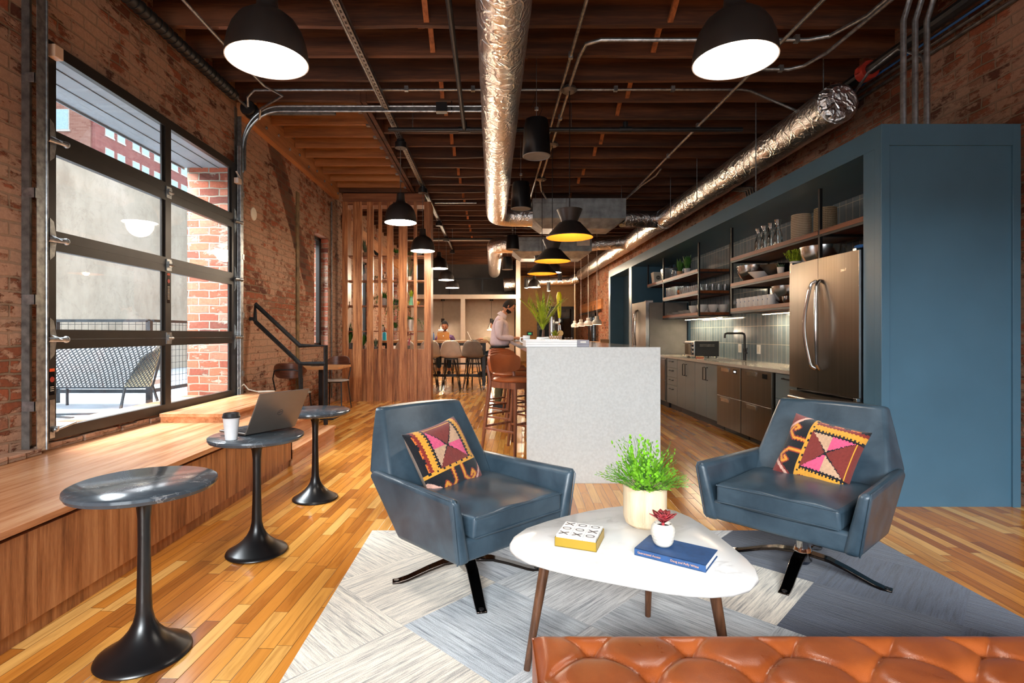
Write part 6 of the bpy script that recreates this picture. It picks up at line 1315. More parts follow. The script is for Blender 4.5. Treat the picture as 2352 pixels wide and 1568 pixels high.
lp2 = thing('laptop', 'gold laptop in front of the seated man in purple plaid', 'laptop', (-1.12, 12.35, TH+.001)); MB().box(-.14, .14, 0, .2, 0, .012).build('keyboard_base', M['lapgold'], lp2, bevel=.003)
ld = MB().hexa([(-.14, 0, .012), (.14, 0, .012), (.14, .006, .012), (-.14, .006, .012)], [(-.14, -.05, .19), (.14, -.05, .19), (.14, -.044, .19), (-.14, -.044, .19)]).build('lid', M['lapgold'], lp2, smooth=False); MB().ball((0, -.03, .10), .014, .003, .016, 12, 8).build('round_logo', M['white_g'], ld)
t = thing('water_bottle', 'blue bottle on the communal table beside the gold laptop', 'bottle', (-1.36, 12.3, TH+.001)); MB().lathe([(0, 0), (.038, 0), (.04, .01), (.04, .13), (.03, .15), (.03, .17), (0, .17)], seg=20).build('bottle_body', plain('blue_bottle', S(50, 104, 168), .4), t); MB().lathe([(0, .168), (.028, .168), (.028, .19), (0, .19)], seg=16).build('cap', M['black'], t)
t = thing('drinking_glass', 'clear glass on the communal table beside the blue bottle', 'glass', (-1.47, 12.3, TH+.001)); MB().lathe([(0, .005), (.03, 0), (.035, .13), (.032, .13), (.028, .008)], seg=18).build('glass_wall', M['glassware'], t); MB().lathe([(0, .006), (.027, .006), (.031, .09), (0, .09)], seg=16).build('water', M['glassware'], t)
t = thing('sports_bottle', 'teal sports bottle seen through the slat screen', 'bottle', (-2.45, 12.2, TH+.001)); MB().lathe([(0, 0), (.045, 0), (.046, .16), (.03, .19), (0, .19)], seg=20).build('bottle_body', M['teal'], t); MB().lathe([(0, .19), (.03, .19), (.03, .23), (.01, .24), (.012, .3), (0, .3)], seg=16).build('spout_cap', M['black'], t)
t = thing('laptop', 'thin open laptop at the right end of the communal table', 'laptop', (-.38, 12.3, TH+.001)); MB().box(-.10, .12, -.15, .15, 0, .012).build('keyboard_base', M['lapdark'], t, bevel=.003); MB().hexa([(-.10, -.15, .012), (-.094, -.15, .012), (-.094, .15, .012), (-.10, .15, .012)], [(-.19, -.15, .2), (-.184, -.15, .2), (-.184, .15, .2), (-.19, .15, .2)]).build('lid', M['lap'], t, smooth=False)
t = thing('high_table', 'high table under the white clay pendants by the far brick wall', 'table', (2.8, 14.5, 0)); MB().box(-.35, .35, -1.6, 1.6, .95, 1.0).build('table_top', M['oak_top'], t, smooth=False)
for y in (-1.5, 1.5): MB().box(-.04, .04, y-.3, y+.3, 0, .95).build('leg', M['black'], t, smooth=False)
for i, (x, y, l) in enumerate([(2.62, 12.3, 'tan backed stool beyond the island before the brick wall'), (2.45, 10.9, 'pale seated stool beyond the island beside the pantry nook')]):
    t = thing('back_stool', l, 'stool', (x, y, 0)); MB().box(-.2, .2, -.2, .2, .7, .76).build('seat', [M['shell'], M['white']][i], t, bevel=.015); 
    if i == 0: MB().box(-.11, .11, .16, .2, .86, 1.10).build('backrest', M['terra'], t, bevel=.02, seg=3)
    for sx in (-1, 1):
        for sy in (-1, 1): MB().cyl((sx*.17, sy*.17, .7), (sx*.2, sy*.2, 0), .012, seg=6).build('leg', M['black'], t)
    if i == 0:
        for sx in (-1, 1): MB().cyl((sx*.08, .18, .72), (sx*.08, .18, .9), .01, seg=6).build('back_post', M['black'], t)
# ================================================================ kitchen wall
XB = 2.743
ks = thing('kitchen_surround', 'tall blue grey cabinet surround framing the whole kitchen wall', 'cabinet', (3.2, 8, 0)); B_ = M['blue']
MB().box(XB, 3.724, 3.785, 3.84, 0, 2.699).build('end_panel', B_, ks, world=True, smooth=False)
MB().box(XB, XB+.055, 3.77, 3.785, 0, 2.70).box(3.669, 3.724, 3.77, 3.785, 0, 2.70).box(XB+.055, 3.669, 3.77, 3.785, 2.55, 2.70).build('panel_frame', B_, ks, world=True, smooth=False, bevel=.0012)
MB().box(XB, 3.724, 3.84, 12.6, 2.545, 2.70).build('fascia_box', B_, ks, world=True, smooth=False)
MB().box(XB, 3.52, 3.841, 3.955, 0, 2.544).build('pillar', B_, ks, world=True, smooth=False)
for a, b in ((10.53, 10.72), (12.42, 12.6)): MB().box(XB, 3.52, a, b, 0, 2.544).build('pillar', B_, ks, world=True, smooth=False)
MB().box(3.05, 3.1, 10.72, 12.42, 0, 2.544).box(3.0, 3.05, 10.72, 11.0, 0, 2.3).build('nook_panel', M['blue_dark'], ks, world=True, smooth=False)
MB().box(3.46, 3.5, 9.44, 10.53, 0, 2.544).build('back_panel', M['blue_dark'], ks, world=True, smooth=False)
t = thing('conduit_tray', 'flat dark tray lying on top of the blue cabinet at the wall', 'tray', (3.5, 4.4, 2.7)); MB().box(3.38, 3.72, 4.0, 4.05, 2.701, 2.73).box(3.38, 3.72, 4.05, 5.5, 2.701, 2.708).build('tray_body', M['galv_dull'], t, world=True, smooth=False)
struct('wall_backsplash', MB().box(3.5, 3.52, 3.956, 9.44, .8, 2.544).box(3.52, 3.76, 3.956, 12.6, 0, 2.0), M['tile'], smooth=False)
# countertop and base units
XD, ZC = 2.89, .865
ct_ = thing('countertop', 'pale quartz countertop along the tiled backsplash', 'countertop', (3.2, 7, ZC)); MB().box(2.865, 3.5, 4.92, 7.0, ZC-.035, ZC).box(2.865, 3.5, 7.55, 9.44, ZC-.035, ZC).box(2.865, 3.02, 7.0, 7.55, ZC-.035, ZC).box(3.38, 3.5, 7.0, 7.55, ZC-.035, ZC).build('slab', M['ctop'], ct_, world=True, smooth=False)
sk = thing('sink', 'undermounted steel sink below the black faucet', 'sink', (3.2, 7.27, .7)); MB().box(3.02, 3.38, 7.0, 7.55, .66, .67).box(3.01, 3.02, 7.0, 7.55, .66, ZC-.036).box(3.38, 3.39, 7.0, 7.55, .66, ZC-.036).box(3.02, 3.38, 6.99, 7.0, .66, ZC-.036).box(3.02, 3.38, 7.55, 7.56, .66, ZC-.036).build('basin', M['steel_lite'], sk, world=True, smooth=False)
def bar_handle(par, x, y0, z0, y1, z1, r=.006):
    MB().tube([(x, y0, z0), (x-.028, y0, z0), (x-.028, y1, z1), (x, y1, z1)], r, 4).build('handle', M['black'], par, world=True, angle=20)
def base_unit(name, label, y0, y1, kind, mat, grp=None, cat='cabinet'):
    t = thing(name, label, cat, (3.2, (y0+y1)/2, 0), 0, grp); MB().box(XD+.02, 3.49, y0, y1, .1, ZC-.036).build('carcass', M['toe'], t, world=True, smooth=False); MB().box(XD+.07, 3.45, y0, y1, 0, .1).build('toe_kick', M['toe'], t, world=True, smooth=False); g = .002
    if kind == 'doors':
        ym = (y0+y1)/2
        for a, b, hy_ in ((y0+g, ym-g, ym-.05), (ym+g, y1-g, ym+.05)): d = MB().box(XD, XD+.02, a, b, .1, ZC-.045).build('door', mat, t, world=True, smooth=False, bevel=.001); bar_handle(d, XD, hy_, .60, hy_, .77)
    else:
        zs = kind
        for a, b in zip(zs[:-1], zs[1:]): d = MB().box(XD, XD+.02, y0+g, y1-g, a+g, b-g).build('drawer', mat, t, world=True, smooth=False, bevel=.001); yc = (y0+y1)/2; zc_ = b-.045 if b-a < .3 else b-.06; bar_handle(d, XD, yc-.08, zc_, yc+.08, zc_)
    return t
base_unit('drawer_cabinet', 'grey blue four drawer cabinet at the far end of the counter', 8.36, 8.84, [.1, .40, .53, .68, .825], M['cab'])
base_unit('door_cabinet', 'two door base cabinet beside the far drawer stack', 7.63, 8.355, 'doors', M['cab']); base_unit('door_cabinet', 'two door base cabinet beside the dishwashers under the sink', 6.82, 7.625, 'doors', M['cab'])
nd = base_unit('drawer_cabinet', 'blue drawer cabinet between the dishwasher and the near refrigerator', 4.97, 5.46, [.1, .33, .57, .825], M['cab'])
for z in (.745, .50): MB().box(XD-.0015, XD, 5.07, 5.13, z+.02, z+.045).build('drawer_label', M['paper'], nd, world=True, smooth=False)
for y0, y1, l, dsp in ((6.165, 6.81, 'stainless two drawer dishwasher farther from the refrigerator', True), (5.475, 6.15, 'stainless two drawer dishwasher nearer the refrigerator', False)):
    t = thing('dishwasher', l, 'dishwasher', (3.1, (y0+y1)/2, 0)); MB().box(XD+.03, 3.48, y0+.004, y1-.004, .1, ZC-.037).build('casing', M['toe'], t, world=True, smooth=False); MB().box(XD+.07, 3.45, y0+.01, y1-.01, 0, .1).build('plinth', M['toe'], t, world=True, smooth=False)
    for za, zb_ in ((.08, .455), (.46, .825)):
        d = MB().box(XD-.03, XD+.03, y0+.004, y1-.004, za, zb_).build('drawer', M['steel'], t, world=True, smooth=False, bevel=.002)
        yc = y0+(y1-y0)*.62; MB().box(XD-.033, XD-.03, yc-.10, yc+.12, zb_-.065, zb_-.02).box(XD-.045, XD-.033, yc-.10, yc+.12, zb_-.028, zb_-.02).build('recessed_grip', M['steel_lite'], d, world=True, smooth=False); MB().box(XD-.031, XD-.0305, y0+.002, y0+.004, za, zb_).build('edge_trim', M['steel_lite'], d, world=True, smooth=False)
        if zb_ > .8:
            q = MB().box(XD-.032, XD-.03, y0+.09, y0+.19, zb_-.075, zb_-.025).build('control_panel', M['screen'], d, world=True, smooth=False)
            if dsp: MB().box(XD-.033, XD-.032, y0+.115, y0+.165, zb_-.06, zb_-.04).build('display', emit('white_display', (.8, .9, 1, 1), 1.2), q, world=True, smooth=False)
wf_ = thing('wine_cooler', 'narrow stainless appliance at the far end of the counter by the island edge', 'appliance', (3.1, 9.1, 0)); MB().box(XD, 3.48, 8.87, 9.42, .1, ZC-.037).build('casing', M['steel'], wf_, world=True, smooth=False); MB().box(XD-.02, XD, 8.9, 9.4, .12, .45).box(XD-.02, XD, 8.9, 9.4, .46, .80).build('drawer', M['steel'], wf_, world=True, smooth=False); MB().box(XD+.05, 3.4, 8.9, 9.4, 0, .1).build('plinth', M['toe'], wf_, world=True, smooth=False)
# refrigerators
def fridge(label, y0, y1, zt=1.80, logo=True):
    t = thing('refrigerator', label, 'refrigerator', (3.1, (y0+y1)/2, 0)); xf = 2.70
    MB().box(xf+.085, 3.45, y0+.006, y1-.006, .02, min(zt-.015, 1.78)).build('body', M['grey_pot'] if not logo else M['screen'], t, world=True, smooth=False, bevel=.004); MB().box(xf+.1, 3.4, y0+.03, y1-.03, 0, .02).build('foot_strip', M['black'], t, world=True, smooth=False)
    ym = (y0+y1)/2
    def door(a, b, za, zb_, nm):
        n = 8; v = []
        for i in range(n+1):
            y = a+(b-a)*i/n; c = (y-ym)/((y1-y0)/2); x = xf + .022*c*c
            v += [(x, y, za), (x, y, zb_), (xf+.075, y, zb_), (xf+.075, y, za)]
        fs = [[4*i+j, 4*i+(j+1) % 4, 4*i+4+(j+1) % 4, 4*i+4+j] for i in range(n) for j in range(4)] + [[3, 2, 1, 0], [4*n+j for j in range(4)]]
        d = MB().add(v, fs).build(nm, M['steel'], t, world=True, angle=30); return d
    zs = .745
    for a, b, sg in ((y0, ym-.002, -1), (ym+.002, y1, 1)):
        d = door(a, b, zs, zt, 'door'); hy_ = ym + sg*.045; zz0, zz1 = .93, 1.66
        pts = [(xf+.0, hy_-sg*.012, zz0), (xf-.028, hy_, zz0+.02)] + [(xf-.04-.028*sin(pi*k/12), hy_+sg*.035*sin(pi*k/12), zz0+.05+(zz1-zz0-.1)*k/12) for k in range(13)] + [(xf-.028, hy_, zz1-.02), (xf+.0, hy_-sg*.012, zz1)]
        MB().tube(pts, .0135, 10).build('handle', M['steel_lite'], d, world=True)
        if sg == -1: MB().box(xf+.02, xf+.078, a-.0015, a, zs, zt).build('edge_trim', M['steel_lite'], d, world=True, smooth=False)
    fz = door(y0, y1, .09, .715, 'freezer_drawer'); MB().tube([(xf+.01, y0+.08, .67), (xf-.05, y0+.12, .67), (xf-.055, ym, .67), (xf-.05, y1-.12, .67), (xf+.01, y1-.08, .67)], .012, 8).build('handle', M['steel_lite'], fz, world=True)
    for y in (y0+.03, y1-.05): MB().box(xf+.02, xf+.16, y, y+.04, zt-.075, zt+.02).build('hinge_cover', M['steel_lite'], t, world=True, bevel=.004)
    MB().box(xf+.005, xf+.14, y0+.003, y0+.04, zs-.03, zs-.004).build('hinge_cover', M['steel_lite'], t, world=True, bevel=.002)
    return t
f1 = fridge('large brushed steel french door refrigerator beside the blue pillar', 3.97, 4.90, 1.845)
text_obj('brand_plate', 'Whirlpool', .034, M['steel_lite'], f1, chain_matrix(f1).inverted() @ frame((2.697+.012, 4.24, 1.715), (0, -1, 0), (0, 0, 1)), .001)
fridge('farther steel french door refrigerator at the end of the counter', 9.47, 10.42, 1.80, False)
t = thing('plastic_lid', 'blue plastic lid lying on top of the near refrigerator', 'lid', (2.80, 4.03, 1.866)); MB().lathe([(0, 0), (.06, 0), (.065, .01), (.06, .022), (0, .024)], seg=24).build('lid_body', M['blue_cable'], t)
# shelf units hung from the soffit
SX0, SX1 = 2.98, 3.46
def shelf_unit(label, posts, shelves):
    t = thing('shelf_unit', label, 'shelf unit', (3.2, posts[0][0], 2.1), 0)
    for y, zlow in posts:
        for x in (SX0+.001, SX1-.026): MB().box(x, x+.025, y, y+.025, zlow, 2.544).build('post', M['black'], t, world=True, smooth=False)
    for y0, y1, z in shelves:
        s = MB().box(SX0-.002, SX1, y0+.026, y1-.002, z-.04, z).build('shelf', M['walnut_shelf'], t, world=True, smooth=False)
        MB().box(SX0+.002, SX0+.022, y0, y1, z-.062, z-.041).box(SX1-.022, SX1-.002, y0, y1, z-.062, z-.041).box(SX0, SX1, y0+.001, y0+.022, z-.062, z-.041).box(SX0, SX1, y1-.022, y1-.001, z-.062, z-.041).build('shelf_frame', M['black'], t, world=True, smooth=False)
    return t
S1, S2, S3 = 2.165, 1.85, 1.537
shelf_unit('right hand walnut and black metal shelf unit above the counter', [(4.87, 1.80), (6.665, S3-.062)], [(3.96, 4.87, S1), (4.87, 6.69, S1), (4.2, 6.69, S2), (4.93, 6.69, S3)])
shelf_unit('left hand walnut and black metal shelf unit near the far refrigerator', [(7.73, S3-.062), (9.32, S3-.062), (10.25, S1-.062)], [(7.73, 9.345, S1), (9.345, 10.275, S1), (7.73, 9.345, S2), (7.73, 9.345, S3)])
for y0, y1, l in ((4.95, 6.6, 'right'), (7.8, 9.25, 'left')):
    t = thing('led_strip', 'warm led strip glowing under the %s shelf unit' % l, 'light strip', (3.3, (y0+y1)/2, S3-.066), 0, 'led strips'); MB().box(3.33, 3.36, y0, y1, S3-.075, S3-.063).build('housing', M['white'], t, world=True, smooth=False); MB().box(3.335, 3.355, y0, y1, S3-.078, S3-.0755).build('glowing_face', M['led'], t, world=True, smooth=False)
for i, (y, z) in enumerate([(7.55, 1.02), (7.02, 1.10), (5.15, 1.05), (7.02, 1.02)]):
    if i == 1: continue
    t = thing('wall_outlet', ['white outlet left of the faucet on the tiled wall', '', 'white outlet on the tiles beside the near refrigerator', 'white outlet just behind the faucet'][i], 'outlet', (3.5, y, z), 0, 'white wall outlets'); MB().box(-.008, 0, -.045, .045, -.06, .06).build('cover_plate', M['white'], t, smooth=False, bevel=.002); MB().box(-.010, -.008, -.02, .02, -.035, .035).build('socket_face', M['cream'], t, smooth=False)
# faucet, toaster oven
t = thing('faucet', 'matte black angular kitchen faucet', 'faucet', (3.43, 7.27, ZC+.001)); MB().cyl((0, 0, 0), (0, 0, .16), .022, seg=16).tube([(0, 0, .12), (0, 0, .33), (-.01, 0, .355), (-.035, 0, .365), (-.24, 0, .365), (-.265, 0, .355), (-.27, 0, .33), (-.27, 0, .30)], .014, 12).build('spout', M['black'], t); MB().cyl((0, -.02, .10), (0, -.06, .10), .014, seg=12).tube([(0, -.05, .10), (.01, -.055, .17)], .007, 8).build('lever', M['black'], t)
to = thing('toaster_oven', 'black and steel toaster oven on the counter', 'toaster oven', (3.2, 8.15, ZC+.001)); MB().box(-.17, .19, -.16, .20, .02, .25).build('oven_body', M['black'], to, bevel=.006); MB().box(-.19, -.17, -.16, .20, .02, .25).build('front_frame', M['steel_lite'], to, bevel=.003); dd = MB().box(-.197, -.19, -.07, .19, .045, .225).build('glass_door', M['darkglass'], to, smooth=False)
MB().tube([(-.19, -.05, .215), (-.225, -.05, .22), (-.225, .17, .22), (-.19, .17, .215)], .008, 8).build('handle', M['black'], dd)
for z in (.06, .12, .18): MB().cyl((-.19, -.115, z), (-.21, -.115, z), .018, seg=14).build('knob', M['black'], to)
MB().box(-.10, .12, -.162, -.16, .17, .18).box(-.10, .12, -.162, -.16, .19, .2).build('vent_slot', M['galv_dull'], to, smooth=False)
for x in (-.14, .16):
    for y in (-.13, .17): MB().cyl((x, y, 0), (x, y, .022), .015, seg=8).build('foot', M['black'], to)
t = thing('sponge', 'red and yellow sponge lying in front of the toaster oven', 'sponge', (3.05, 7.86, ZC+.001)); MB().box(-.05, .05, -.03, .03, 0, .012).build('scrub_layer', M['red'], t, bevel=.002); MB().box(-.05, .05, -.03, .03, .0122, .03).build('foam_layer', M['terra'], t, bevel=.003)
# -------- things on the shelves
def on(x, px): return x*FPX/(px-CXP)        # distance along the wall at which a thing at depth x appears at a column
car = None
def carafe(y, l, k=1.0):
    t = thing('carafe', l, 'carafe', (3.13, y, S1+.001), 0, 'glass carafes on the top shelf'); MB().lathe([(0, 0), (.045, 0), (.048, .01), (.048, .13), (.03, .19), (.022, .22), (.024, .25), (.038, .295), (.036, .295), (.021, .25), (.019, .22), (.027, .19), (.045, .13), (.045, .012), (0, .008)], seg=28).build('carafe_body', M['glassware'], t); t.scale = (k,)*3; return t
for y, l, k in ((5.86, 'glass carafe nearest the baskets', 1.03), (6.0, 'second glass carafe from the baskets', 1), (6.14, 'third glass carafe from the baskets', 1), (6.28, 'glass carafe farthest from the baskets', .98)): carafe(y, l, k)
def basket(x, y, r, h, m, l):
    t = thing('woven_basket', l, 'basket', (x, y, S1+.001), 0, 'woven baskets on the top shelf'); MB().lathe([(0, 0), (r*.9, 0), (r, .02), (r*1.02, h*.5), (r*.98, h), (r*.93, h), (r*.96, h*.5), (r*.92, .02), (0, .012)], seg=48, fn=lambda a, z: 1+.012*sin(a*24)).build('basket_body', m, t)
basket(3.17, 5.49, .092, .275, M['basket'], 'pale woven basket left of its neighbour on the top shelf'); basket(3.28, 5.27, .10, .29, M['basket2'], 'tan woven basket partly behind the black shelf post')
def bowl(name, l, x, y, z, r, h, m=None, grp=None, cat='bowl'):
    t = thing(name, l, cat, (x, y, z+.001), 0, grp); MB().lathe([(0, 0), (r*.45, 0), (r*.5, .004), (r*.78, h*.3), (r*.95, h*.65), (r, h), (r*.97, h), (r*.92, h*.66), (r*.74, h*.32), (r*.4, .012), (0, .01)], seg=44).build('bowl_body', m or M['steel_lite'], t); return t
bowl('mixing_bowl', 'large steel mixing bowl at the left of the middle right shelf', 3.2, 6.56, S2, .19, .20); bowl('mixing_bowl', 'large steel mixing bowl above the near refrigerator', 3.2, 5.18, S2, .2, .21); bowl('mixing_bowl', 'large steel mixing bowl on the lowest right shelf', 3.22, 5.78, S3, .185, .2)
bowl('prep_bowl', 'small steel bowl in front of the large one, left of the pair', 3.06, 5.56, S3, .045, .075); bowl('prep_bowl', 'small steel bowl in front of the large one, right of the pair', 3.06, 5.40, S3, .045, .078)
t = thing('serving_dish', 'white boat shaped dish on the middle right shelf', 'dish', (3.06, 6.10, S2+.001)); MB().lathe([(0, 0), (.05, 0), (.085, .04), (.11, .075), (.105, .075), (.08, .04), (0, .01)], seg=30, fn=lambda a, z: 1+.25*abs(cos(a))**3).build('dish_body', M['white_g'], t)
t = thing('square_bowl', 'black angular serving bowl on the middle right shelf', 'bowl', (3.16, 5.83, S2+.001)); MB().hexa([(-.08, -.1, 0), (.08, -.1, 0), (.08, .1, 0), (-.08, .1, 0)], [(-.15, -.2, .12), (.15, -.2, .12), (.15, .2, .14), (-.15, .2, .14)]).build('bowl_body', M['blackgloss'], t, smooth=False)
def pot_on(l, x, y, z, r, h, m, lm, fn, grp=None):
    t = potted('potted_plant', l, 0, 0, r, h, m, lm, fn); t.location = (x, y, z+.001); return t
pot_on('tiny white pot with a blue green succulent beside the black bowl', 3.03, 5.62, S2, .036, .07, M['white'], M['leaf_grey'], lambda m: spikes(m, 24, .06, .016, .9, 71, .06, bend=0))
def sprigs(m):
    rg = random.Random(77)
    for i in range(46):
        a = rg.random()*2*pi; s = rg.random(); d = Vector((cos(a)*s, sin(a)*s, 1)).normalized(); p = Vector((cos(a)*.03*s, sin(a)*.03*s, .08)); 
        for j in range(7):
            p = p + d*.018; d = (d + Vector((rg.uniform(-.2, .2), rg.uniform(-.2, .2), .03))).normalized()
            for sg in (-1, 1): m.leaf(p, d+Vector((rg.uniform(-1, 1), rg.uniform(-1, 1), .2)), (0, 0, 1), .026, .012, 0, 2)
pot_on('yellow green bushy plant in a white pot beside the steel bowl', 3.06, 5.40, S2, .052, .10, M['white'], M['leaf2'], sprigs)
def cup(x, y, z, l):
    t = thing('coffee_mug', l, 'mug', (x, y, z+.001), 0, 'white mugs on the lowest right shelf'); MB().lathe([(0, 0), (.036, 0), (.042, .01), (.044, .115), (.041, .115), (.038, .012), (0, .01)], seg=24).build('mug_body', M['white_g'], t); MB().box(-.0455, -.0445, -.006, .006, .06, .075).build('blue_mark', M['blue_cable'], t, smooth=False); MB().tube([(0, .042, .09), (0, .066, .085), (0, .066, .045), (0, .042, .035)], .005, 6).build('handle', M['white_g'], t); return t
c0 = None
names_ = ['first', 'second', 'third', 'fourth', 'fifth', 'sixth', 'seventh', 'eighth']
for k in range(8):
    y = 6.58-.105*k; l = names_[k] + ' white mug from the left on the lowest right shelf'
    if c0 is None: c0 = cup(3.05, y, S3, l)
    else: clone(c0, (3.05, y, S3+.001), None, l)
cup(3.12, 5.98+.0, S3, 'white mug half hidden behind the large steel bowl').location = (3.2, 6.02, S3+.001)
def pail(y, l, logo, x=3.08):
    t = thing('planter_pail', l, 'pail', (x, y, S1+.001), 0, 'pale pails on the top left shelf'); MB().hexa([(-.07, -.07, 0), (.07, -.07, 0), (.07, .07, 0), (-.07, .07, 0)], [(-.09, -.09, .20), (.09, -.09, .20), (.09, .09, .20), (-.09, .09, .20)]).build('pail_body', M['cream'] if logo else M['steel_lite'], t, bevel=.008); MB().tube([(-.09, -.09, .2), (.09, -.09, .2), (.09, .09, .2), (-.09, .09, .2)], .004, 6, closed=True).build('rim', M['white'], t)
    if logo:
        MB().cyl((.0, -.0835, .1), (0, -.087, .1), .038, seg=24).build('round_badge', M['ink'], t); MB().tube([(.026*cos(a), -.0885, .1+.026*sin(a)) for a in [2*pi*k/20 for k in range(20)]], .002, 5, closed=True).box(-.014, .014, -.0895, -.0875, .094, .106).build('badge_ring', M['cream'], t)
pail(10.0, 'cream pail with a round dark badge on the top left shelf', True); pail(9.42, 'plain metal pail right of the badged pail', False)
for i, (x, y) in enumerate([(3.12, 9.1), (3.2, 8.95), (3.14, 8.8)]):
    t = thing('glass_canister', ['left', 'middle', 'right'][i] + ' clear glass canister on the top left shelf', 'canister', (x, y, S1+.001), 0, 'glass canisters'); MB().lathe([(0, 0), (.06, 0), (.065, .01), (.065, .14), (.05, .16), (.048, .16), (.06, .14), (.06, .012), (0, .01)], seg=24).build('canister_body', M['glassware'], t); MB().lathe([(0, .162), (.05, .162), (.05, .18), (.012, .19), (.012, .21), (0, .215)], seg=18).build('lid', M['glassware'], t)
pot_on('upright green plant in a tan and white pot on the top left shelf', 3.06, 8.72, S1, .05, .075, M['terra'], M['leaf'], lambda m: spikes(m, 26, .2, .05, .45, 81, .06, bend=.05)); pot_on('upright green plant in a white pot nearest the shelf post', 3.07, 8.42, S1, .05, .085, M['white'], M['leaf'], lambda m: spikes(m, 26, .22, .05, .4, 83, .07, bend=.05))
def tumbler(h, r):
    t = thing('drinking_glass', 'x', 'glass', (0, 0, 0)); MB().lathe([(0, 0), (r*.85, 0), (r*.88, .004), (r, h), (r*.95, h), (r*.83, .01), (0, .008)], seg=18).build('glass_wall', M['glassware'], t); return t
ORD = ['first', 'second', 'third', 'fourth', 'fifth', 'sixth', 'seventh', 'eighth', 'ninth', 'tenth', 'eleventh', 'twelfth', 'thirteenth']
tall, low = tumbler(.155, .034), tumbler(.095, .038); ft = fl_ = True
rows_x = [3.03, 3.12, 3.21, 3.30, 3.39]
for i in range(18):
    y = 9.22 - .084*i
    if 8.60 < y < 8.78: continue
    for j, x in enumerate(rows_x):
        src = tall if y > 8.7 else low; g_ = 'tall clear glasses on the middle left shelf' if src is tall else 'short clear glasses on the middle left shelf'; lb = ('tall' if src is tall else 'short') + ' clear glass, %s of its kind from the near end in the %s file' % (ORD[(17-i) if src is low else (7-i)], ['front', 'second', 'third', 'fourth', 'back'][j])
        if src is tall and ft: ft = False; tall.location = (x, y, S2+.001); tall['label'] = lb; tall['group'] = g_; continue
        if src is low and fl_: fl_ = False; low.location = (x, y, S2+.001); low['label'] = lb; low['group'] = g_; continue
        clone(src, (x, y, S2+.001), None, lb, g_)
bowl('copper_bowl', 'small copper steel bowl between the rows of glasses', 3.06, 8.69, S2, .055, .08, plain('copper_bowl', S(200, 140, 100), .2, 1.0), None)
t0 = None
def plates(x, y, n, l):
    for k in range(n):
        t = thing('plate', l + (', number %d up' % (k+1) if False else ''), 'plate', (x, y, S3+.001+k*.014), 0, 'stacked white plates'); MB().lathe([(0, 0), (.06, 0), (.085, .010), (.095, .013), (.09, .0135), (.06, .004), (0, .004)], seg=28).build('plate_body', M['white_g'], t)
        t['label'] = l + [', bottom of its stack', ', second up in its stack', ', third up in its stack', ', fourth up in its stack'][k]
for (x, y, n, l) in ((3.09, 9.18, 2, 'white plate in the leftmost stack'), (3.09, 8.93, 3, 'white plate in the second stack'), (3.10, 8.66, 4, 'white plate in the third stack'), (3.10, 8.43, 4, 'white plate in the fourth stack')): plates(x, y, n, l)
for i, (x, y) in enumerate([(3.09, 8.2), (3.09, 7.88), (3.24, 7.86), (3.39, 7.86), (3.24, 8.1)]): bowl('soup_bowl', ['leftmost white bowl on the lowest left shelf', 'white bowl behind the black shelf post corner', 'white bowl second from the right on the lowest left shelf', 'rightmost white bowl on the lowest left shelf', 'white bowl behind the front row on the lowest left shelf'][i], x, y, S3, .073, .115, M['white_g'], 'white bowls on the lowest left shelf')

# ================================================================ people
def skin_obj(name, verts, edges, mat, parent, sub=2, extra=None):
    me = bpy.data.meshes.new(name); me.from_pydata([v[0] for v in verts], edges, []); o = bpy.data.objects.new(name, me); COL.objects.link(o)
    md = o.modifiers.new('skin', 'SKIN'); md.use_smooth_shade = True; md.branch_smoothing = .6
    for i, v in enumerate(verts):
        r = v[1]; me.skin_vertices[0].data[i].radius = (r, r) if not isinstance(r, tuple) else r
    me.skin_vertices[0].data[0].use_root = True
    s = o.modifiers.new('sub', 'SUBSURF'); s.levels = sub; s.render_levels = sub
    dg = bpy.context.evaluated_depsgraph_get(); dg.update(); nm = bpy.data.meshes.new_from_object(o.evaluated_get(dg)); bpy.data.objects.remove(o)
    if extra:
        bm = bmesh.new(); bm.from_mesh(nm); tmp = bpy.data.meshes.new('t'); tmp.from_pydata([tuple(v) for v in extra.v], [], extra.f); bm.from_mesh(tmp); bm.to_mesh(nm); bm.free()
    nm.materials.clear(); nm.materials.append(mat); nm.polygons.foreach_set('use_smooth', [True]*len(nm.polygons)); nm.polygons.foreach_set('material_index', [0]*len(nm.polygons))
    r = bpy.data.objects.new(name, nm); COL.objects.link(r); r.parent = parent; return r
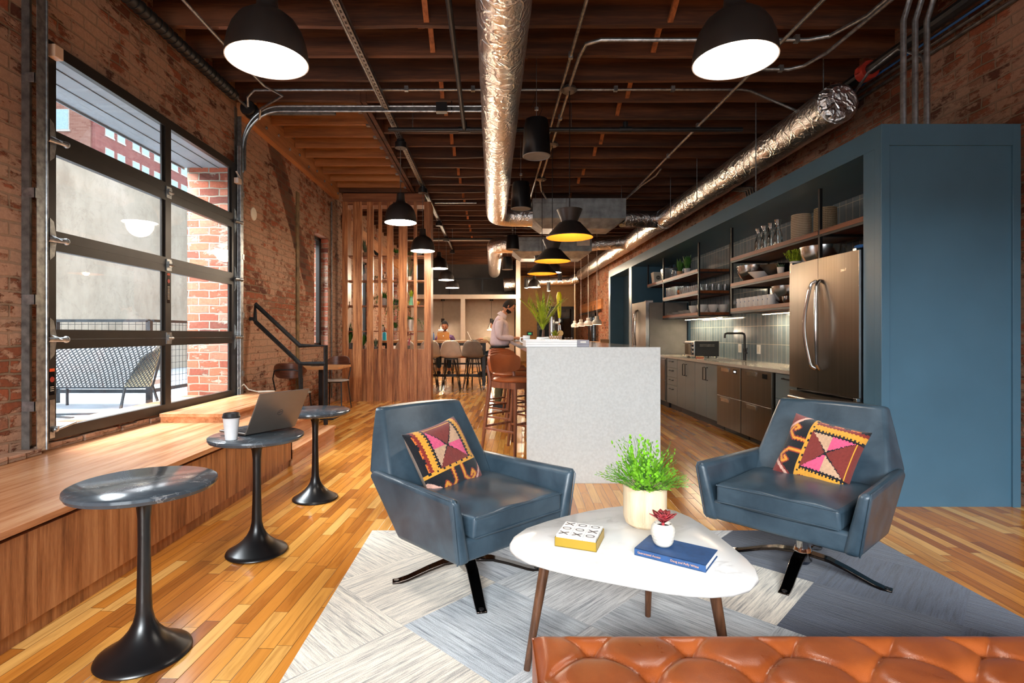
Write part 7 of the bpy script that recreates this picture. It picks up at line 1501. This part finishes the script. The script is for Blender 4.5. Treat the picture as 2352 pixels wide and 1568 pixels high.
def headgeo(c, pitch, yaw, s=1.0):
    # local head: face toward -Y, z up; returns matrix and skin coloured geometry
    mt = Matrix.Translation(c) @ Matrix.Rotation(yaw, 4, 'Z') @ Matrix.Rotation(pitch, 4, 'X') @ Matrix.Scale(s, 4); m = MB(); N, R = 28, 22
    for i in range(R+1):
        t = pi*i/R; z = -cos(t)
        for k in range(N):
            a = 2*pi*k/N; x, y = sin(t)*sin(a), -sin(t)*cos(a); wx, wy, wz = .076, .096, .118
            if z < 0: wx *= 1-.30*z*z; wy *= 1 - (.12*z*z if y < 0 else .42*z*z)
            if z < -.3 and y < -.5: wy *= 1.03
            fy = y*wy; 
            if y < -.6 and abs(x) < .55 and -.05 < z < .25: fy += .007*(1-abs(z-.1)/.16)*(abs(x) > .15)
            m.v.append(mt @ Vector((x*wx, fy, z*wz)))
    for i in range(R):
        for k in range(N): k2 = (k+1) % N; m.f.append([i*N+k, i*N+k2, (i+1)*N+k2, (i+1)*N+k]); m.m.append(0)
    s0 = len(m.v); m.add([(-.011, -.090, .02), (.011, -.090, .02), (.016, -.094, -.022), (-.016, -.094, -.022), (0, -.104, .018), (0, -.120, -.016), (0, -.100, -.030)], [(0, 4, 5, 3), (4, 1, 2, 5), (3, 5, 6), (5, 2, 6)]); 
    for sx in (-1, 1):
        m.ball((sx*.076, .008, .0), .010, .020, .032, 10, 8)
    m.ball((0, -.086, -.052), .026, .012, .006, 10, 6)
    m.move(mt, s0); return mt, m
def headparts(par, mt, beard=True, hairlen=1.0):
    m = MB(); N, R = 28, 16
    for i in range(R+1):
        t = pi*.56*i/R
        for k in range(N):
            a = 2*pi*k/N; y_ = -cos(a); tt = t; lim = 1.0
            if y_ < -.2: tt = min(t, pi*(.56 - .27*min(1, (-y_-.2)/.45)))
            elif y_ > .2: tt = t*1.14
            x, y, z = sin(tt)*sin(a), -sin(tt)*cos(a), cos(tt); lift = .010*hairlen + .012*max(0, z)*max(0, -y+.3)*hairlen
            m.v.append(mt @ Vector((x*(.078+lift*.7), y*(.097+lift*.8), z*(.118+lift*1.3)+.002)))
    for i in range(R):
        for k in range(N): k2 = (k+1) % N; m.f.append([i*N+k, (i+1)*N+k, (i+1)*N+k2, i*N+k2]); m.m.append(0)
    m.build('hair', M['hair'], par, world=True, angle=180)
    if beard:
        m = MB(); N = 20; R = 8
        for i in range(R+1):
            z = -.40 - .58*i/R
            for k in range(N+1):
                a = radians(-92+184*k/N); c = sqrt(max(0, 1-z*z)); x, y = c*sin(a), -c*cos(a); wx, wy = .076*(1-.30*z*z)+.003, .096*(1-.12*z*z)+.004; up = 0 if abs(a) > .55 else -.02*(1-abs(a)/.55)
                m.v.append(mt @ Vector((x*wx, y*wy, z*.122+up*(1-i/R))))
        for i in range(R):
            for k in range(N): q0 = i*(N+1)+k; m.f.append([q0, q0+1, q0+N+2, q0+N+1]); m.m.append(0)
        m.build('beard', M['hair'], par, world=True, angle=180)
    m = MB()
    for sx in (-1, 1): m.ball((sx*.030, -.084, .012), .012, .008, .007, 10, 6)
    m.move(mt).build('eyes', M['screen'], par, world=True)
    m = MB()
    for sx in (-1, 1): m.tube([(sx*.014, -.097, .032), (sx*.030, -.096, .037), (sx*.046, -.084, .032)], .004, 6)
    m.move(mt).build('eyebrows', M['hair'], par, world=True)
def hand(par, wrist, dirv, upv, side, mat=None, curl=.35):
    d = Vector(dirv).normalized(); u = Vector(upv); u = (u-d*u.dot(d)).normalized(); s = d.cross(u)*side; w = Vector(wrist); V = [(w, (.020, .026)), (w+d*.045, (.016, .036)), (w+d*.085, (.013, .034))]
    E = [(0, 1), (1, 2)]
    for k, (o, L) in enumerate(((-.030, .062), (-.010, .074), (.011, .070), (.030, .054))):
        b = w+d*.082+s*o; i0 = len(V); V.append((b+d*.012, (.0085, .0085))); E.append((2, i0)); p = b+d*.012; dd = d.copy()
        for j in range(3): dd = (dd - u*curl*(.5+.3*j)).normalized(); p = p+dd*L/3; V.append((p, (.0078-.0008*j,)*2)); E.append((i0+j, i0+j+1))
    i0 = len(V); V.append((w+d*.03-s*.034, (.011, .011))); V.append((w+d*.058-s*.056-u*.008, (.0095, .0095))); V.append((w+d*.082-s*.060-u*.016, (.0085, .0085))); E += [(1, i0), (i0, i0+1), (i0+1, i0+2)]
    return [(tuple(v), r) for v, r in V], E
def merge(A, B, link=None):
    n = len(A[0]); V = A[0]+B[0]; E = A[1]+[(a+n, b+n) for a, b in B[1]]
    if link is not None: E.append((link, n))
    return V, E
# --- standing man: faces +X, leaning slightly over the island
px0, py0 = .13, 8.72
man = thing('person', 'bearded man in pale pink shirt and olive trousers standing at the island looking down', 'person', (px0, py0, 0))
W = lambda x, y, z: (px0+x, py0+y, z)
pel, sp1, sp2, chest, nk, hd0 = W(.0, 0, .98), W(.0, 0, 1.10), W(-.01, 0, 1.25), W(-.01, 0, 1.41), W(.065, 0, 1.55), W(.10, 0, 1.60)
V = [(pel, (.11, .13)), (sp1, (.105, .125)), (sp2, (.105, .13)), (chest, (.05, .055)), (W(.025, 0, 1.49), (.043, .045)), (nk, (.058, .056)), (hd0, (.055, .055))]
E = [(0, 1), (1, 2), (2, 3), (3, 4), (4, 5), (5, 6)]
arms = {}
for sy in (-1, 1):
    sh_, el, wr = W(-.01, sy*.185, 1.44), W(-.02, sy*.235, 1.17), W(.22, sy*.13, 1.158); i = len(V); V += [(sh_, (.02, .02)), (W(-.02, sy*.22, 1.30), (.034, .034)), (el, (.036, .036)), (W(.10, sy*.19, 1.16), (.032, .032)), (wr, (.024, .024))]; E += [(3, i), (i, i+1), (i+1, i+2), (i+2, i+3), (i+3, i+4)]
    hV, hE = hand(man, W(.235, sy*.125, 1.158), (1, -sy*.25, -.08), (0, 0, 1), -sy, curl=.25); n0 = len(V); V += hV; E += [(a+n0, b+n0) for a, b in hE]; E.append((i+4, n0))
for sy in (-1, 1):
    i = len(V); V += [(W(-.02, sy*.09, .90), (.095, .09)), (W(.0, sy*.10, .52), (.062, .062)), (W(-.04, sy*.10, .10), (.042, .042)), (W(-.03, sy*.10, .055), (.036, .04)), (W(.12, sy*.115, .03), (.03, .02))]; E += [(0, i), (i, i+1), (i+1, i+2), (i+2, i+3), (i+3, i+4)]
inv = chain_matrix(man).inverted()
mt, hg = headgeo(W(.145, 0, 1.665), radians(32), radians(90), .95)
hgl = MB(); hgl.v = [inv @ v for v in hg.v]; hgl.f = hg.f
loc = lambda VV: [((inv @ Vector(v[0]))[:], v[1]) for v in VV]
skin_obj('body', loc(V), E, M['skin'], man, 2, hgl); headparts(man, mt)
def sub_chain(V, E, idx, grow):
    mp = {i: k for k, i in enumerate(idx)}; g = lambda r: tuple(x+grow for x in r); return [(V[i][0], g(V[i][1])) for i in idx], [(mp[a], mp[b]) for a, b in E if a in mp and b in mp]
na = 18
ai = [0, 1, 2, 3, 4]; arm_starts = [7, 7+5+len(hand(man, (0, 0, 0), (1, 0, 0), (0, 0, 1), 1)[0])]
for a in arm_starts: ai += [a, a+1, a+2, a+3, a+4]
sV, sE = sub_chain(V, E, ai, .020); sV[0] = (W(-.0, 0, 1.0), (.175, .175)); sV[1] = (sV[1][0], (.18, .18)); sV[2] = (sV[2][0], (.185, .185)); sV[3] = (sV[3][0], (.175, .18)); sV[4] = (W(.03, 0, 1.505), (.125, .125))
for k_ in (5, 10): sV[k_] = (sV[k_][0], (.085, .085)); sV[k_+1] = (sV[k_+1][0], (.07, .07))
skin_obj('shirt', loc(sV), sE, M['shirt'], man)
MB().lathe([(.088, -.055), (.078, -.02), (.066, .012), (.061, .014), (.062, -.02)], seg=24).move(Matrix.Translation(W(.056, 0, 1.546)) @ Matrix.Rotation(radians(38), 4, 'Y')).build('collar', M['shirt'], man, world=True)
leg0 = len(V)-10; sV, sE = sub_chain(V, E, [0] + [leg0, leg0+1, leg0+2, leg0+5, leg0+6, leg0+7], .018); skin_obj('trousers', loc(sV), sE, M['khaki'], man)
MB().tube([W(.0+.140*cos(a), .155*sin(a), 1.015) for a in [2*pi*k/24 for k in range(24)]], .017, 8, closed=True).build('belt', M['black'], man, world=True)
for sy in (-1, 1):
    s_ = MB().ball(W(.02, sy*.11, .055), .145, .052, .052, 16, 10).build('shoe', M['shoe'], man, world=True); MB().prism([(px0+.02+.15*cos(a), py0+sy*.11+.055*sin(a)) for a in [2*pi*k/20 for k in range(20)]], .001, .03).build('sole', M['white'], s_, world=True, smooth=False)
t = thing('tablet', 'dark thin tablet under the hands of the standing man', 'tablet', (.49, 8.72, IZ+.001)); MB().box(-.12, .13, -.16, .16, 0, .010).build('tablet_body', M['lap'], t, smooth=False); MB().box(-.11, .12, -.15, .15, .010, .0115).build('screen', M['screen'], t, smooth=False)
# --- seated people at the communal table
def sitter(label, x, y, yaw, shirtm, cat_hair=True, pitch=22, mirror=False, seat=.70):
    t = thing('person', label, 'person', (x, y, 0), yaw); V = [((0, .02, seat+.10), (.12, .11)), ((0, .0, seat+.24), (.11, .09)), ((0, -.02, seat+.36), (.12, .09)), ((0, -.03, seat+.45), (.10, .075)), ((0, -.045, seat+.53), (.055, .055)), ((0, -.06, seat+.62), (.05, .05))]
    E = [(i, i+1) for i in range(5)]; st = []
    for s in (-1, 1):
        i = len(V); st.append(i); V += [((s*.165, -.03, seat+.45), (.048, .048)), ((s*.215, -.06, seat+.34), (.042, .042)), ((s*.225, -.12, seat+.25), (.038, .038)), ((s*.17, -.26, TH+.045), (.034, .034)), ((s*.115, -.36, TH+.035), (.025, .025))]; E += [(3, i), (i, i+1), (i+1, i+2), (i+2, i+3), (i+3, i+4)]
        hV, hE = hand(t, (s*.11, -.375, TH+.035), (-s*.25, -1, -.05), (0, 0, 1), s, curl=.22); n0 = len(V); V += hV; E += [(a+n0, b+n0) for a, b in hE]; E.append((i+4, n0))
    lg = []
    for s in (-1, 1):
        i = len(V); lg.append(i); V += [((s*.09, -.02, seat+.08), (.085, .085)), ((s*.12, -.36, seat+.06), (.065, .065)), ((s*.12, -.33, .40), (.045, .045)), ((s*.12, -.30, .33), (.034, .034)), ((s*.12, -.40, .30), (.03, .022))]; E += [(0, i), (i, i+1), (i+1, i+2), (i+2, i+3), (i+3, i+4)]
    mt, hg = headgeo((0, -.10, seat+.715), radians(pitch), 0); skin_obj('body', V, E, M['skin'], t, 2, hg)
    W4 = chain_matrix(t) @ mt; headparts(t, W4, cat_hair)
    ai = [0, 1, 2, 3, 4] + [a+k for a in st for k in range(5)]; sV, sE = sub_chain(V, E, ai, .022); sV[1] = (sV[1][0], (.19, .16)); sV[2] = (sV[2][0], (.20, .17)); sV[3] = (sV[3][0], (.185, .15)); sV[4] = (sV[4][0], (.095, .095)); skin_obj('shirt', sV, sE, shirtm, t)
    sV, sE = sub_chain(V, E, [0]+[l+k for l in lg for k in range(3)], .015); skin_obj('trousers', sV, sE, M['blue_dark'], t)
    for l in lg:
        c = Vector(V[l+4][0]); MB().ball(c+Vector((0, .04, .01)), .05, .13, .05, 12, 8).build('shoe', M['shoe'], t)
    return t
sitter('bearded man in purple plaid shirt seated behind the gold laptop', -1.13, 12.95, 0, M['plaid'], True, 24)
sitter('person in a cream sweater reaching to a laptop, mostly hidden by the standing man', .16, 12.3, radians(-90), M['knit'], False, 15)
for x, y, l in ((-1.13, 12.95, 'dark stool under the seated man in plaid'), (.18, 12.3, 'dark stool under the person in the cream sweater')):
    t = thing('round_stool', l, 'stool', (x, y, 0)); MB().lathe([(0, .66), (.18, .66), (.18, .69), (0, .695)], seg=24).build('seat', M['black'], t)
    for a in range(4): MB().cyl((.12*cos(a*pi/2), .12*sin(a*pi/2), .66), (.2*cos(a*pi/2), .2*sin(a*pi/2), 0), .012, seg=6).build('leg', M['black'], t)
